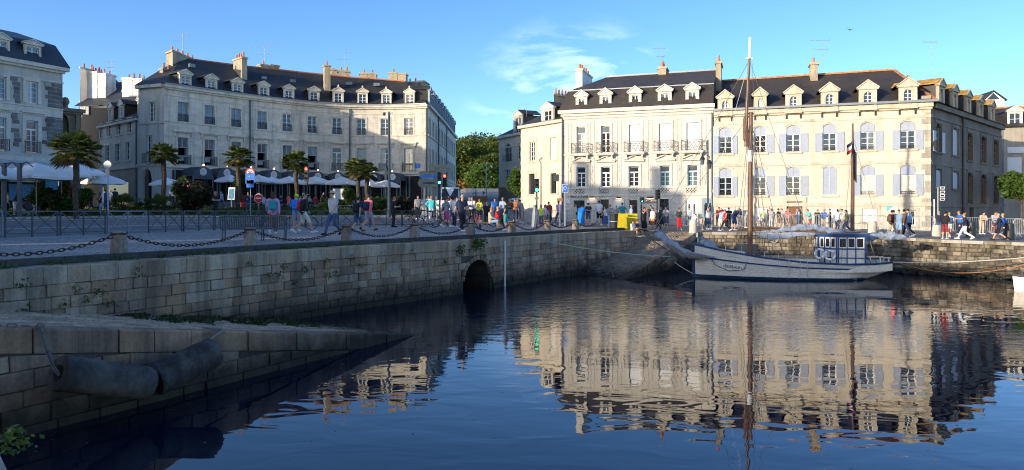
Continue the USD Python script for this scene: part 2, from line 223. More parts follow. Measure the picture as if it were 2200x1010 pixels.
# ------------------------------------------------------------------ facades: coordinates along a plan curve (s), up (z), outwards (o)
def spline(pts,n=160):
    pts = np.asarray(pts,float); t = np.r_[0,np.cumsum(np.linalg.norm(np.diff(pts[:,:2],axis=0),axis=1))]
    from scipy.interpolate import PchipInterpolator,CubicSpline
    q = np.linspace(0,t[-1],n); return np.stack([CubicSpline(t,pts[:,k])(q) for k in range(pts.shape[1])],1)
class Fac:
    def __init__(s,pts,step=None,hold=None):
        s.p = np.asarray(pts,float)[:,:2]; d = np.diff(s.p,axis=0); ln = np.linalg.norm(d,axis=1); s.t = np.r_[0,np.cumsum(ln)]; s.L = s.t[-1]
        n = np.stack([d[:,1],-d[:,0]],1) / ln[:,None]; nv = np.vstack([n[:1],n[:-1] + n[1:],n[-1:]]); s.nv = nv / np.linalg.norm(nv,axis=1,keepdims=True); s.step = step
    def P(s,q):
        q = np.asarray(q,float); p = np.stack([np.interp(q,s.t,s.p[:,k]) for k in (0,1)],-1)
        lo,hi = q < 0,q > s.L   # run on straight beyond the ends
        if np.any(lo): p = np.where(lo[...,None],s.p[0] + (q / s.t[1])[...,None] * (s.p[1] - s.p[0]),p)
        if np.any(hi): p = np.where(hi[...,None],s.p[-1] + ((q - s.L) / (s.t[-1] - s.t[-2]))[...,None] * (s.p[-1] - s.p[-2]),p)
        n = np.stack([np.interp(q,s.t,s.nv[:,k]) for k in (0,1)],-1); return p,n / np.linalg.norm(n,axis=-1,keepdims=True)
    def w(s,q,z,o=0.0):
        q,z,o = np.broadcast_arrays(np.asarray(q,float),z,o); p,n = s.P(q); return np.concatenate([p + n * o[...,None],z[...,None]],-1)
    def spx(s,x):   # where the view ray through pixel column x meets the plan curve
        q = np.linspace(0,s.L,801); p,_ = s.P(q); px = 1100 + FP * p[:,0] / p[:,1]; i = np.argsort(px); return float(np.interp(x,px[i],q[i]))
    def zpx(s,x,y): return pz(y,float(s.P(s.spx(x))[0][1]))
    def zq(s,q,y): return pz(y,float(s.P(q)[0][1]))
    def cuts(s,a,b): n = 1 if not s.step else max(1,int(math.ceil((b - a) / s.step))); return np.linspace(a,b,n + 1)
    def box(s,mb,a,b,z0,z1,o0,o1,z0b=None,z1b=None):   # z may differ at b
        q = s.cuts(a,b); t = (q - a) / max(b - a,1e-9); lo = z0 + ((z0 if z0b is None else z0b) - z0) * t; hi = z1 + ((z1 if z1b is None else z1b) - z1) * t
        r = np.stack([s.w(q,lo,o1),s.w(q,hi,o1),s.w(q,hi,o0),s.w(q,lo,o0)],1); n = len(q); f = []
        for k in range(n - 1):
            for m in range(4): m2 = (m + 1) % 4; f.append([k * 4 + m,(k + 1) * 4 + m,(k + 1) * 4 + m2,k * 4 + m2])
        mb.add(r.reshape(-1,3),f); e = (n - 1) * 4; mb.add(r.reshape(-1,3)[[0,1,2,3,e,e + 1,e + 2,e + 3]],[[0,1,2,3],[7,6,5,4]]); return mb
    def profile(s,mb,a,b,prof):   # prof [(o,z)] swept along, open strip
        q = s.cuts(a,b); P = np.stack([s.w(q,z,o) for o,z in prof],1); return mb.grid(P.transpose(1,0,2)[::-1])
    def wall(s,mb,a,b,z0,z1,holes=(),depth=.2,o=0.0):
        """holes: (s0,s1,z0,z1[,rise]); rise: height of a segmental arch inside the hole"""
        qs = sorted({round(x,5) for x in [*s.cuts(a,b),*[h[k] for h in holes for k in (0,1)]] if a - 1e-6 <= x <= b + 1e-6}); zs = sorted({round(x,5) for x in [z0,z1,*[h[k] for h in holes for k in (2,3)]] if z0 - 1e-6 <= x <= z1 + 1e-6})
        uv = []
        for i in range(len(qs) - 1):
            for j in range(len(zs) - 1):
                cq,cz = (qs[i] + qs[i + 1]) / 2,(zs[j] + zs[j + 1]) / 2
                if any(h[0] < cq < h[1] and h[2] < cz < h[3] for h in holes): continue
                mb.quad(*s.w([qs[i],qs[i + 1],qs[i + 1],qs[i]],[zs[j],zs[j],zs[j + 1],zs[j + 1]],o)); uv += [(qs[i],zs[j]),(qs[i + 1],zs[j]),(qs[i + 1],zs[j + 1]),(qs[i],zs[j + 1])]
        for h in holes:
            A,B,c,d = h[:4]; rise = h[4] if len(h) > 4 else 0
            for (qa,za),(qb,zb) in (((A,c),(A,d)),((A,d),(B,d)),((B,d),(B,c)),((B,c),(A,c))):
                w0,w1 = s.w([qa,qb],[za,zb],o),s.w([qa,qb],[za,zb],o - depth); mb.quad(w0[0],w0[1],w1[1],w1[0]); uv += [(qa,za),(qb,zb),(qb + .1,zb),(qa + .1,za)]
            if rise:
                n = 8; q = np.linspace(A,B,n + 1); x = (q - (A + B) / 2) / ((B - A) / 2); R = rise; ez = d - R + R * np.sqrt(np.maximum(0,1 - x * x)) if rise > .45 * (B - A) / 2 * 1.9 else d - R * x * x
                for k in range(n):
                    mb.quad(*s.w([q[k],q[k + 1],q[k + 1],q[k]],[ez[k],ez[k + 1],d,d],o)); uv += [(q[k],ez[k]),(q[k + 1],ez[k + 1]),(q[k + 1],d),(q[k],d)]
                    w0,w1 = s.w([q[k],q[k + 1]],[ez[k],ez[k + 1]],o),s.w([q[k],q[k + 1]],[ez[k],ez[k + 1]],o - depth); mb.quad(w0[1],w0[0],w1[0],w1[1]); uv += [(q[k + 1],ez[k + 1]),(q[k],ez[k]),(q[k],ez[k] - .1),(q[k + 1],ez[k + 1] - .1)]
        mb.uv += uv; return mb
def uvpart(parent,name,mb,m,label=None):
    p = uniq(parent,name); v,f = mb.get(); o = ORG.get(parent); usdkit.mesh(stage,p,(v - o,f),mat(m),uv=np.array(mb.uv)); ORG[p] = o; return tag(p,label)
# ------------------------------------------------------------------ ground levels: lines across the place, given by picture column and distance
W1 = spline([(-19.5,.5),(-14.6,9.7),(-11.42,15.57),(-8.82,20.35),(-7.3,23.35),(-2.94,29.6),(2.23,37.6),(7.9,44.9)])
near_wall = Fac(W1,step=1.0)
KZ,CZ = 2.5,2.34                                        # plaza edge, coping of the near quay wall
kerbline = Fac(np.array([near_wall.w(q,0,-.8)[:2] for q in np.linspace(0,near_wall.L,120)]),step=1.0)
W2 = np.array([(8.9,48.2,2.2),(12.6,47.3,2.15),(19.5,44.6,2.2),(22.0,41.3,2.1),(24,39,2.0),(26.8,36.5,1.95),(33,30,1.95),(46,14,1.95)])
XS = np.array([-1000,-400,0,300,600,900,1000,1100,1190,1250,1400,1600,1900,2050,2200,2900.])
LINES = {'F': ([17,22,27.5,33.6,44,49.4,51,53,53,50,50.5,49,46,46,43,40],[2.55,2.56,2.58,2.58,2.58,2.58,2.58,2.55,2.5,2.45,2.3,2.25,2.15,2.05,1.98,1.95]),
         'R': ([27,36,44,50,56,62,64,66,60,54,53,51,47.5,51,52,50],[3.0,3.05,3.08,3.13,3.1,3.05,2.95,2.85,2.6,2.5,2.4,2.25,2.18,2.1,2.0,2.0]),
         'T': ([31,42,50,58,64,68,76,80,68,57,55.5,53,49.5,57,62,60],[3.5,3.6,3.7,3.9,3.95,3.6,3.4,3.4,2.8,2.52,2.42,2.28,2.2,2.15,2.05,2.0]),
         'B': ([34,46,54,68,76,80,110,120,76,59.8,58.3,55.3,52.2,68,78,70],[3.7,3.7,3.75,3.8,3.85,3.85,5.2,5.8,3,2.55,2.45,2.3,2.2,2.15,2.1,2.0]),
         'G': ([120,130,140,150,150,150,160,160,150,140,140,140,140,140,140,140],[5,5,5,5,5,5,9,9,6,5,4,3,3,3,3,3]),
         'Z': ([1600] * 16,[10.] * 16)}
def edge(x):   # the quay edge under picture column x: distance, height
    if x <= 1352:
        q = kerbline.spx(x); return float(kerbline.P(q)[0][1]),KZ
    px = 1100 + FP * W2[:,0] / W2[:,1]; i = np.argsort(px); pp = W2[i]; X = np.interp(x,px[i],pp[:,0]); Y = np.interp(x,px[i],pp[:,1])
    return float(Y),float(np.interp(x,px[i],pp[:,2]))
def profile_at(x):
    d,z = [0],[0]; d[0],z[0] = edge(x)
    for k in 'FRTBGZ': d.append(float(np.interp(x,XS,LINES[k][0]))); z.append(float(np.interp(x,XS,LINES[k][1])))
    return np.array(d),np.array(z)
def zg(X,Y): d,z = profile_at(1100 + FP * X / max(Y,.1)); return float(np.interp(Y,d,z))
def gpt(x,d): return np.array([(x - 1100) * d / FP,d,zg((x - 1100) * d / FP,d)])       # ground point in column x at distance d
def foot(x,y,d0=10.,d1=110.):   # the ground point seen at pixel x,y
    ds = np.linspace(d0,d1,1500); dd,zz = profile_at(x); z = np.interp(ds,dd,zz); py = YH + (CH - z) * FP / ds; k = np.argmin(np.abs(py - y) + (ds < dd[0]) * 50); return gpt(x,ds[k])
def strip(name,a,b,x0,x1,m,label,sub=3,dz=0.,kind='structure'):
    keys = 'QFRTBGZ'; xs = np.arange(x0,x1 + .1,20) if x1 - x0 > 40 else np.array([x0,x1]); ia,ib = keys.index(a),keys.index(b); P = []
    for x in xs:
        d,z = profile_at(x); pts = []
        for k in range(ia,ib):
            for t in np.linspace(0,1,sub + 1)[(1 if k > ia else 0):]: D = d[k] + (d[k + 1] - d[k]) * t; pts.append(((x - 1100) * D / FP,D,z[k] + (z[k + 1] - z[k]) * t + dz))
        P.append(pts)
    mb = MB(); mb.grid(np.array(P)[::-1]); return struct(name,mb,m,label,kind)
M['cobbles'] = M_(stage,'/World/Looks/cobbles',{'g': ('geometry',{}),'mp': ('mapping',{'rotation': (0,0,.55),'scale': (8.5,8.5,.01)}),'v': ('voronoi_texture',{'feature': 'distance_to_edge','scale': 1.0,'randomness': .55}),'vc': ('voronoi_texture',{'scale': 1.0,'randomness': .55}),
    'mr': ('map_range',{'from_min': .02,'from_max': .14,'to_min': 0.,'to_max': 1.,'clamp': True}),'bw': ('rgb_to_bw',{}),'r': ('rgb_ramp',{'ramp': [(.2,(.34,.295,.25)),(.8,(.54,.48,.415))]}),'big': ('noise_texture',{'scale': .5,'detail': 5.}),'bm': ('map_range',{'from_min': .3,'from_max': .7,'to_min': .75,'to_max': 1.15,'clamp': True}),'vs': ('vector_math',{'math_type': 'scale'}),
    'm': ('mix_color',{'a': (.055,.05,.045)}),'bp': ('bump',{'strength': .8,'distance': .03}),'p': ('principled_bsdf',{'roughness': .6,'specular_ior_level': .4})},
    [('g.position','mp.vector'),('mp.vector','v.vector'),('mp.vector','vc.vector'),('v.distance','mr.value'),('vc.color','bw.color'),('bw.val','r.fac'),('g.position','big.vector'),('big.fac','bm.value'),('bm.result','vs.scale'),('r.color','vs.vector1'),('vs.vector','m.b'),('mr.result','m.fac'),('m.result','p.base_color'),('mr.result','bp.height'),('bp.normal','p.normal')],surface='p.BSDF')
M['grass'] = M_(stage,'/World/Looks/grass',{'g': ('geometry',{}),'n': ('noise_texture',{'scale': 1.2,'detail': 8.,'roughness': .7}),'r': ('rgb_ramp',{'ramp': [(.3,(.03,.055,.012)),(.7,(.10,.15,.03))]}),'n2': ('noise_texture',{'scale': 30.,'detail': 4.}),'b': ('bump',{'strength': 1.,'distance': .08}),'p': ('principled_bsdf',{'roughness': .8,'specular_ior_level': .2})},
    [('g.position','n.vector'),('n.fac','r.fac'),('r.color','p.base_color'),('g.position','n2.vector'),('n2.fac','b.height'),('b.normal','p.normal')],surface='p.BSDF')
strip('plaza','Q','F',-1000,1360,'cobbles','grey cobbled promenade along the quay'); strip('road','F','R',-1000,1360,'asphalt','grey asphalt road behind the cross rail fence')
strip('grass_bank','R','T',-1000,920,'grass','green grass bank between the road and the terraces'); strip('street','R','T',920,1360,'asphalt','asphalt street leading to the hill')
strip('terrace','T','B',-1000,920,'terrace_paving','paved terrace in front of the cafes'); strip('street','T','B',920,1360,'asphalt','asphalt street rising between the corner houses')
strip('quay_paving','Q','F',1360,2900,'quay_paving','worn stone paving of the far quay'); strip('road','F','T',1360,2900,'asphalt','asphalt road on the far quay'); strip('pavement','T','B',1360,2900,'quay_paving','pavement before the far houses')
strip('ground','B','Z',-1000,2900,'terrace_paving','town ground reaching to the horizon',sub=4)
mb = MB(); mb.grid(np.array([[(-1400,1000,9.),(-200,120,3.5),(-45,27.,2.9),(-30,17.,2.55),(-19.7,11.2,2.5)],[(-1600,-400,9.),(-220,-40,3.5),(-50,-12,2.9),(-34,-6,2.55),(-21.5,-1.0,2.5)]])[::-1]); struct('ground',mb,'terrace_paving','paved ground left of the view')
# road markings and kerbs
mk = MB()
for a,b,k0,k1 in ((-300,1080,.86,.88),(-300,700,.35,.365)):
    P = []
    for x in np.arange(a,b,30):
        d,z = profile_at(x); P.append([((x - 1100) * (d[1] + (d[2] - d[1]) * t) / FP,d[1] + (d[2] - d[1]) * t,z[1] + (z[2] - z[1]) * t + .006) for t in (k0,k1)])
    mk.grid(np.array(P)[::-1])
plain('road_paint',(.62,.61,.58),.7,var=.15,vs=8.); struct('road_marking',mk,'road_paint','white lines along the road')
kb = MB(); kf = Fac([((x - 1100) * np.interp(x,XS,LINES['R'][0]) / FP,np.interp(x,XS,LINES['R'][0])) for x in np.arange(-300,920,40)])
for q in np.arange(0,kf.L - 1,1.0):
    z0 = zg(*kf.P(q)[0]); z1 = zg(*kf.P(q + 1.)[0]); kf.box(kb,q + .01,q + .99,z0 - .05,z0 + .14,-.12,.12,z1 - .05,z1 + .14)
struct('kerb',kb,'granite','granite kerb between road and grass',kind='stuff')
# ------------------------------------------------------------------ water
M['water'] = M_(stage,'/World/Looks/water',{'g': ('geometry',{}),'big': ('noise_texture',{'scale': .055,'detail': 3.,'roughness': .5}),'msk': ('map_range',{'from_min': .42,'from_max': .58,'to_min': 0.0,'to_max': 1.0,'clamp': True}),
    'sx': ('separate_xyz',{}),'dy': ('map_range',{'from_min': 17.,'from_max': 26.,'to_min': 0.,'to_max': 1.,'clamp': True}),'mm': ('math',{'math_type': 'multiply'}),
    'm1': ('mapping',{'rotation': (0,0,.35),'scale': (1.0,1.9,1.)}),'n1': ('noise_texture',{'scale': .75,'detail': 2.,'roughness': .45,'distortion': .6}),
    'm2': ('mapping',{'rotation': (0,0,-.3),'scale': (1.3,2.9,1.)}),'n2': ('noise_texture',{'scale': 1.6,'detail': 3.,'roughness': .55,'distortion': .8}),
    'a2': ('math',{'math_type': 'multiply'}),'s1': ('math',{'math_type': 'multiply','value2': .008}),'s2': ('math',{'math_type': 'multiply','value2': .022}),'add': ('math',{'math_type': 'add'}),
    'b': ('bump',{'strength': 1.0,'distance': 1.0}),'p': ('principled_bsdf',{'base_color': (.0003,.0022,.0065),'roughness': .015,'ior': 1.42,'specular_ior_level': .5})},
    [('g.position','big.vector'),('big.fac','msk.value'),('g.position','sx.vector'),('sx.y','dy.value'),('msk.result','mm.value1'),('dy.result','mm.value2'),('g.position','m1.vector'),('m1.vector','n1.vector'),('g.position','m2.vector'),('m2.vector','n2.vector'),('n2.fac','a2.value1'),('mm.value','a2.value2'),
     ('n1.fac','s1.value1'),('a2.value','s2.value1'),('s1.value','add.value1'),('s2.value','add.value2'),('add.value','b.height'),('b.normal','p.normal')],surface='p.BSDF')
mb = MB(); mb.quad((-60,-60,0),(70,-60,0),(70,60,0),(-60,60,0)); struct('water',mb,'water','dark calm harbour water reflecting houses and sky')
# ------------------------------------------------------------------ near quay wall: every stone its own piece
def stone(fac,a,b,z0,z1,o,dep=.1,ch=.014,za=None,zb=None):
    m = MB(); z0b,z1b = (z0,z1) if za is None else (za,zb)
    out = np.array([*fac.w([a,b,b,a],[z0,z0b,z1b,z1],o - ch),*fac.w([a + ch,b - ch,b - ch,a + ch],[z0 + ch,z0b + ch,z1b - ch,z1 - ch],o),*fac.w([a,b,b,a],[z0,z0b,z1b,z1],o - dep)])
    if o > -.03 and ch != .012: jt = np.zeros((12,3)); jt[:8] = np.tile(rng.uniform(-.009,.009,(4,3)),(2,1)); jt[4:8] += rng.uniform(-.006,.006,(4,3)); out = out + jt
    m.add(out,[[4,5,6,7],[0,1,5,4],[1,2,6,5],[2,3,7,6],[3,0,4,7],[8,9,1,0],[9,10,2,1],[10,11,3,2],[11,8,0,3]]); return m
s_in = near_wall.spx(0) - 1.2; s_arch = near_wall.spx(1027)
wall = thing('quay_wall','long stone quay wall with an arched drain below the cobbled promenade','wall',near_wall.w(near_wall.spx(500),0,0))
bk = MB(); ah = 1.02   # arch: half width in s, springing and crown
arch = (s_arch - ah,s_arch + ah,-.6,1.42)
near_wall.wall(bk,0,near_wall.L,-.6,CZ - .02,[(*arch,.9)],depth=2.2,o=-.06)
part(wall,'wall_core',bk,'quay_mortar')
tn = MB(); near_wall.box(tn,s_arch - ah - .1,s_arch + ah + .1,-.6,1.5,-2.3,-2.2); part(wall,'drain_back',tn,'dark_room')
tp = MB(); q = near_wall.cuts(0,near_wall.L); tp.grid(np.stack([near_wall.w(q,CZ - .03,-.06),near_wall.w(q,CZ - .03,-.81)],0)); part(wall,'wall_top',tp,'quay_mortar')
def in_arch(a,b,z0,z1):
    if b < arch[0] - .02 or a > arch[1] + .02: return False
    xm = min(abs(a - s_arch),abs(b - s_arch)) if not (a < s_arch < b) else 0
    top = .52 + .9 * math.sqrt(max(0,1 - min(1,xm / ah) ** 2)); return z0 < top
QS = [f'quay_stone_{c}' for c in 'abcde']; pieces = []
q = max(0.2,s_in - 6)
while q < near_wall.L - .1:   # coping
    w_ = rng.uniform(.5,.75); m = MB(); e = min(q + w_,near_wall.L); z = CZ + rng.uniform(-.008,.008)
    a_,b_ = q + .006,e - .006; ch = .02
    m.add(np.array([*near_wall.w([a_,b_,b_,a_],[1.93,1.93,z - ch,z - ch],.02),*near_wall.w([a_,b_,b_,a_],z,[.0,.0,-.79,-.79]),*near_wall.w([a_,b_],1.93,-.2)]),[[0,1,2,3],[3,2,5,4],[4,5,6,7],[8,9,1,0]])
    m.add(np.array([*near_wall.w([a_,a_,a_,a_],[1.93,z - ch,z,z],[.02,.02,0,-.79]),*near_wall.w([b_,b_,b_,b_],[1.93,z - ch,z,z],[.02,.02,0,-.79])]),[[0,1,2,3],[7,6,5,4]])
    d = near_wall.P(q)[0][1]; pieces.append((d if q > s_in - .3 else 999,m,rng.choice([1,1,0,4,1] if q > 5 else [0,1]))); q = e
zr = 1.922; row = 0
while zr > -.1:
    h = rng.uniform(.24,.30) if row else .30; q = max(0.2,s_in - 6) + rng.uniform(0,.4)
    while q < near_wall.L - .1:
        w_ = rng.uniform(.36,.8); e = min(q + w_,near_wall.L)
        if not in_arch(q,e,zr - h,zr):
            tone = rng.choice([0,1,4,2,3],p=[.32,.16,.2,.18,.14] if zr > 1.2 else [.25,.05,.1,.32,.28])
            pieces.append((near_wall.P(q)[0][1] + (900 if q < s_in - .3 else 0),stone(near_wall,q + .006,e - .006,zr - h + .006,zr - .006,rng.uniform(-.012,.018)),tone))
        q = e
    zr -= h; row += 1
pieces.sort(key=lambda p: p[0])
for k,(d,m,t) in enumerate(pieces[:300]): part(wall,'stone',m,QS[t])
for t in range(5):
    m = MB()
    for p in pieces[300:]:
        if p[2] == t: m.add(*p[1].get())
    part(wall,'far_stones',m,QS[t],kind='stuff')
vs_ = MB()   # voussoir ring of the drain
for k in range(13):
    a0,a1 = math.pi * k / 13,math.pi * (k + 1) / 13; pts = []
    for o in (.035,-.1):
        for (rr,aa) in ((0,a0 + .02),(0,a1 - .02),(.2,a1 - .02),(.2,a0 + .02)): pts.append(near_wall.w(s_arch - (ah + rr) * math.cos(aa),.52 + (.9 + rr) * math.sin(aa),o))
    m = MB(); m.hexa(np.array(pts)[[0,1,2,3,4,5,6,7]]); part(wall,'arch_stone',m,QS[3 if k % 3 else 2])
pb = MB(); near_wall.box(pb,near_wall.spx(1083) - .045,near_wall.spx(1083) + .045,-.5,2.2,.02,.07); part(wall,'tide_gauge',pb,'road_paint','pale vertical tide board')
def ring(mb,c,n,r,t,k=14):
    n = np.asarray(n,float) / np.linalg.norm(n); u = np.cross(n,(0,0,1)); u /= np.linalg.norm(u); v = np.cross(n,u)
    p = [np.asarray(c) + r * (math.cos(a) * u + math.sin(a) * v) for a in np.linspace(0,2 * math.pi,k + 1)]; mb.tube(p,t,5,cap=False)
rg = MB()
for x,y in ((820,545),(1172,518)): s_ = near_wall.spx(x); c = near_wall.w(s_,near_wall.zq(s_,y),.1); ring(rg,c,[*near_wall.P(s_)[1],0],.17,.02)
plain('pale_iron',(.30,.29,.27),.6); part(wall,'mooring_ring',rg,'pale_iron')
# dark kerb stones of the promenade
kq = thing('promenade_kerb','dark granite kerb step along the top of the quay wall','kerb',kerbline.w(5,KZ,0)); q = 0
while q < kerbline.L:
    e = min(q + rng.uniform(1.0,1.35),kerbline.L); m = MB(); kerbline.box(m,q + .008,e - .008,CZ - .05,KZ + .008,-.28,0); part(kq,'kerb_stone',m,'kerb_dark'); q = e
# ------------------------------------------------------------------ near slipway
tdir = np.array([.485,.875]); nrm = np.array([.875,-.485]); O_ = np.array([-11.42,15.57])
def sl(t,u,dz=0.): p = O_ + tdir * t + nrm * u; return np.array([p[0],p[1],1.43 - .1663 * t + dz])
def slw(t,u,z): p = O_ + tdir * t + nrm * u; return np.array([p[0],p[1],z])
SW = 5.05
slip = thing('slipway','stone slipway sloping into the water below the quay wall in the foreground','slipway',slw(0,SW,0))
mb = MB(); mb.grid(np.array([[sl(t,u,-.05) for u in (-1.2,SW - .5)] for t in (-9,12)])[::-1]); part(slip,'slip_bed',mb,'slip_bed')
st = MB()
u = -.6
while u < SW - .5:
    wu = rng.uniform(.14,.19); t = -6 + rng.uniform(0,.3)
    while t < 10.2:
        lt = rng.uniform(.20,.42)
        if u > near_wall.P(0)[0][0] * 0 - .5:
            h = rng.uniform(-.008,.008); g = .007
            c = [sl(t + g,u + g,-.06),sl(t + lt - g,u + g,-.06),sl(t + lt - g,u + wu - g,-.06),sl(t + g,u + wu - g,-.06)]; i = .03
            st.add(np.array(c + [sl(t + g + i,u + g + i,h),sl(t + lt - g - i,u + g + i,h),sl(t + lt - g - i,u + wu - g - i,h),sl(t + g + i,u + wu - g - i,h)]),[[4,7,6,5],[0,4,5,1],[1,5,6,2],[2,6,7,3],[3,7,4,0]])
        t += lt
    u += wu
part(slip,'setts',st,'slip_setts',kind='stuff')
t = -6.0
while t < 11.0:   # edge stones
    lt = rng.uniform(.62,.95); m = MB(); a,b = t + .01,t + lt - .01; o = rng.uniform(-.02,.02); c = .035
    def zc(t_): return 1.43 - .1663 * t_ + .01
    P = [slw(a,SW - .52,zc(a)),slw(b,SW - .52,zc(b)),slw(b,SW - c + o,zc(b)),slw(a,SW - c + o,zc(a)),slw(b,SW + o,zc(b) - c),slw(a,SW + o,zc(a) - c),slw(b,SW + o,zc(b) - .42),slw(a,SW + o,zc(a) - .42),slw(b,SW - .2,zc(b) - .42),slw(a,SW - .2,zc(a) - .42)]
    m.add(P,[[0,3,2,1],[3,5,4,2],[5,7,6,4],[7,9,8,6]]); m.add([P[0],P[3],P[5],P[7],P[1],P[2],P[4],P[6]],[[3,2,1,0],[4,5,6,7]])
    part(slip,'edge_stone',m,QS[int(rng.choice([0,2,2,3]))]); t += lt
zz = 1.43 + 6 * .1663 - .42; r_ = 0
slf = Fac([slw(-7,SW,0)[:2],slw(12,SW,0)[:2]])
mb = MB(); P = [[slw(t,SW - .06,min(zc(t) - .3,3)),slw(t,SW - .06,-.8)] for t in np.linspace(-7,12,12)]; mb.grid(np.array(P)); part(slip,'wall_core',mb,'quay_mortar')
z1 = zc(-6) - .43
while z1 > -.15:
    h = rng.uniform(.26,.36); t = -6 + rng.uniform(-.3,.3)
    while t < 10.5:
        lt = rng.uniform(.5,1.0); top = min(z1,zc(t) - .43); topb = min(z1,zc(t + lt) - .43)
        if topb - (z1 - h) > .09: part(slip,'stone',stone(slf,t + 7 + .007,t + 7 + lt - .007,z1 - h + .007,top - .007,rng.uniform(-.02,.015),za=z1 - h + .007,zb=topb - .007),QS[int(rng.choice([0,2,3,3]))])
        t += lt
    z1 -= h
# ------------------------------------------------------------------ far cobbled ramp and far quay wall
RA,RB_,RC,RD = np.array([3.6,40.0,-.12]),np.array([5.75,36.4,-.12]),np.array([12.6,47.3,2.16]),np.array([8.7,48.6,2.22])
ramp = thing('cobbled_ramp','cobbled boat ramp going down to the water beside the moored boat','ramp',RB_)
P = np.array([[RA + (RB_ - RA) * v + ((RD + (RC - RD) * v) - (RA + (RB_ - RA) * v)) * u for v in np.linspace(-.35,.86,14)] for u in np.linspace(-.04,1,26)])
P[...,2] += (meshkit.fbm(P * 1.7,3,5) - .5) * .10; mb = MB(); mb.grid(P); part(ramp,'ramp_bed',mb,'ramp_setts')
def rp(u,v): return RA + (RB_ - RA) * v + ((RD + (RC - RD) * v) - (RA + (RB_ - RA) * v)) * u
st = MB(); v = -.2
for v in np.arange(-.2,.84,.045):
    for u in np.arange(0.01,.98,.028):
        j = rng.uniform(-.006,.006); h = np.array([0,0,.03 + rng.uniform(0,.04)]); a,b,c,d = rp(u,v),rp(u + .024 + j,v),rp(u + .024 + j,v + .039),rp(u,v + .039); m = (a + b + c + d) / 4
        st.add([a,b,c,d,*(m + (q - m) * .75 + h for q in (a,b,c,d))],[[4,7,6,5],[0,4,5,1],[1,5,6,2],[2,6,7,3],[3,7,4,0]])
part(ramp,'setts',st,'ramp_setts',kind='stuff')
for k in range(16):
    u0,u1 = k / 16 - .03,(k + 1) / 16 - .035; m = MB(); a,b,c,d = rp(u0,.86),rp(u1,.86),rp(u1,1.0),rp(u0,1.0); dn,up = np.array([0,0,-.35]),np.array([0,0,.07]); m.hexa([a + dn,d + dn,c + dn,b + dn,a + up,d + up,c + up,b + up]); part(ramp,'edge_stone',m,'quay_stone_e' if k % 2 else 'quay_stone_a')
mb = MB(); mb.grid(np.array([[rp(u,.995) + (0,0,-.3),[*rp(u,.995)[:2],-.8]] for u in np.linspace(-.04,1,8)])); part(ramp,'side_wall',mb,'quay_mortar')
far_wall = Fac(W2[1:,:2],step=1.0)
def fz(q): return float(np.interp(q,far_wall.t,W2[1:,2]))
fw = thing('far_quay_wall','rough lichen-stained rubble quay wall behind the moored boat','wall',far_wall.w(3,0,0))
mb = MB(); qs = np.linspace(0,far_wall.L,40); mb.grid(np.array([[far_wall.w(q,-.6,.0),far_wall.w(q,fz(q) - .02,-.08)] for q in qs])[::-1]); part(fw,'wall_core',mb,'quay_mortar')
pieces = []
for r_ in range(9):
    q = rng.uniform(0,.2)
    while q < min(far_wall.L - .5,30):
        w_ = rng.uniform(.22,.6); t0,t1 = r_ / 9,(r_ + 1) / 9; j = rng.uniform(-.02,.02,4)
        z0,z1 = -.25 + (fz(q) - .17 + .25) * t0,-.25 + (fz(q) - .17 + .25) * t1
        pieces.append((float(far_wall.P(q)[0][1]),stone(far_wall,q + .012,q + w_ - .012,z0 + .012 + j[0],z1 - .012 + j[1],rng.uniform(-.02,.05),dep=.16,ch=.035,za=z0 + .012 + j[2],zb=z1 - .012 + j[3]),rng.random() < .35)); q += w_
pieces.sort(key=lambda p: (p[0] > 46,p[0]))
for k,(d,m,t) in enumerate(pieces[:290]): part(fw,'rubble_stone',m,'rubble_light' if t else 'rubble')
for t in (False,True):
    m = MB(); [m.add(*p[1].get()) for p in pieces[290:] if p[2] == t]; part(fw,'rubble_stones',m,'rubble_light' if t else 'rubble',kind='stuff')
q = 0
while q < far_wall.L - .2:
    e = min(q + rng.uniform(.9,1.4),far_wall.L); m = MB(); far_wall.box(m,q + .01,e - .01,fz(q) - .16,fz(q) + .012,-.5,.05,fz(e) - .16,fz(e) + .012); part(fw,'coping_stone',m,'granite' if rng.random() < .6 else 'rubble_light'); q = e
rg = MB()
for x,y in ((1664,513),(1908,523)): s_ = far_wall.spx(x); ring(rg,far_wall.w(s_,far_wall.zq(s_,y),.13),[*far_wall.P(s_)[1],0],.24,.03)
part(fw,'mooring_ring',rg,'pale_iron')
sw = MB(); r2 = np.random.default_rng(3)
for k in range(90):
    q = far_wall.spx(1930) + r2.uniform(0,7); c = far_wall.w(q,r2.uniform(-.02,.2),r2.uniform(.0,.3)); m = trimesh.creation.icosphere(1,r2.uniform(.09,.2)); v = np.asarray(m.vertices); v = v * (1 + .5 * (meshkit.noise(v * 9 + k,k) - .5)[:,None] * 2) * (1.2,1.2,.75); sw.add(v + c,m.faces)
plain('seaweed_dark',(.012,.013,.008),.6,bump=.8,bs=15.); struct('seaweed',sw,'seaweed_dark','dark seaweed clumps along the foot of the far quay wall',kind='stuff')
# corner of the quay the photographer stands on
mb = MB(); mb.prism([(-5.5,.5),(-2.2,.5),(-2.05,2.2),(-2.62,3.7),(-4.6,5.9),(-5.5,6.2)],(0,0,0),(1,0,0),(0,1,0),(0,0,2.2)); single('quay_corner',mb,'granite','corner of the stone quay at the lower left edge','quay')
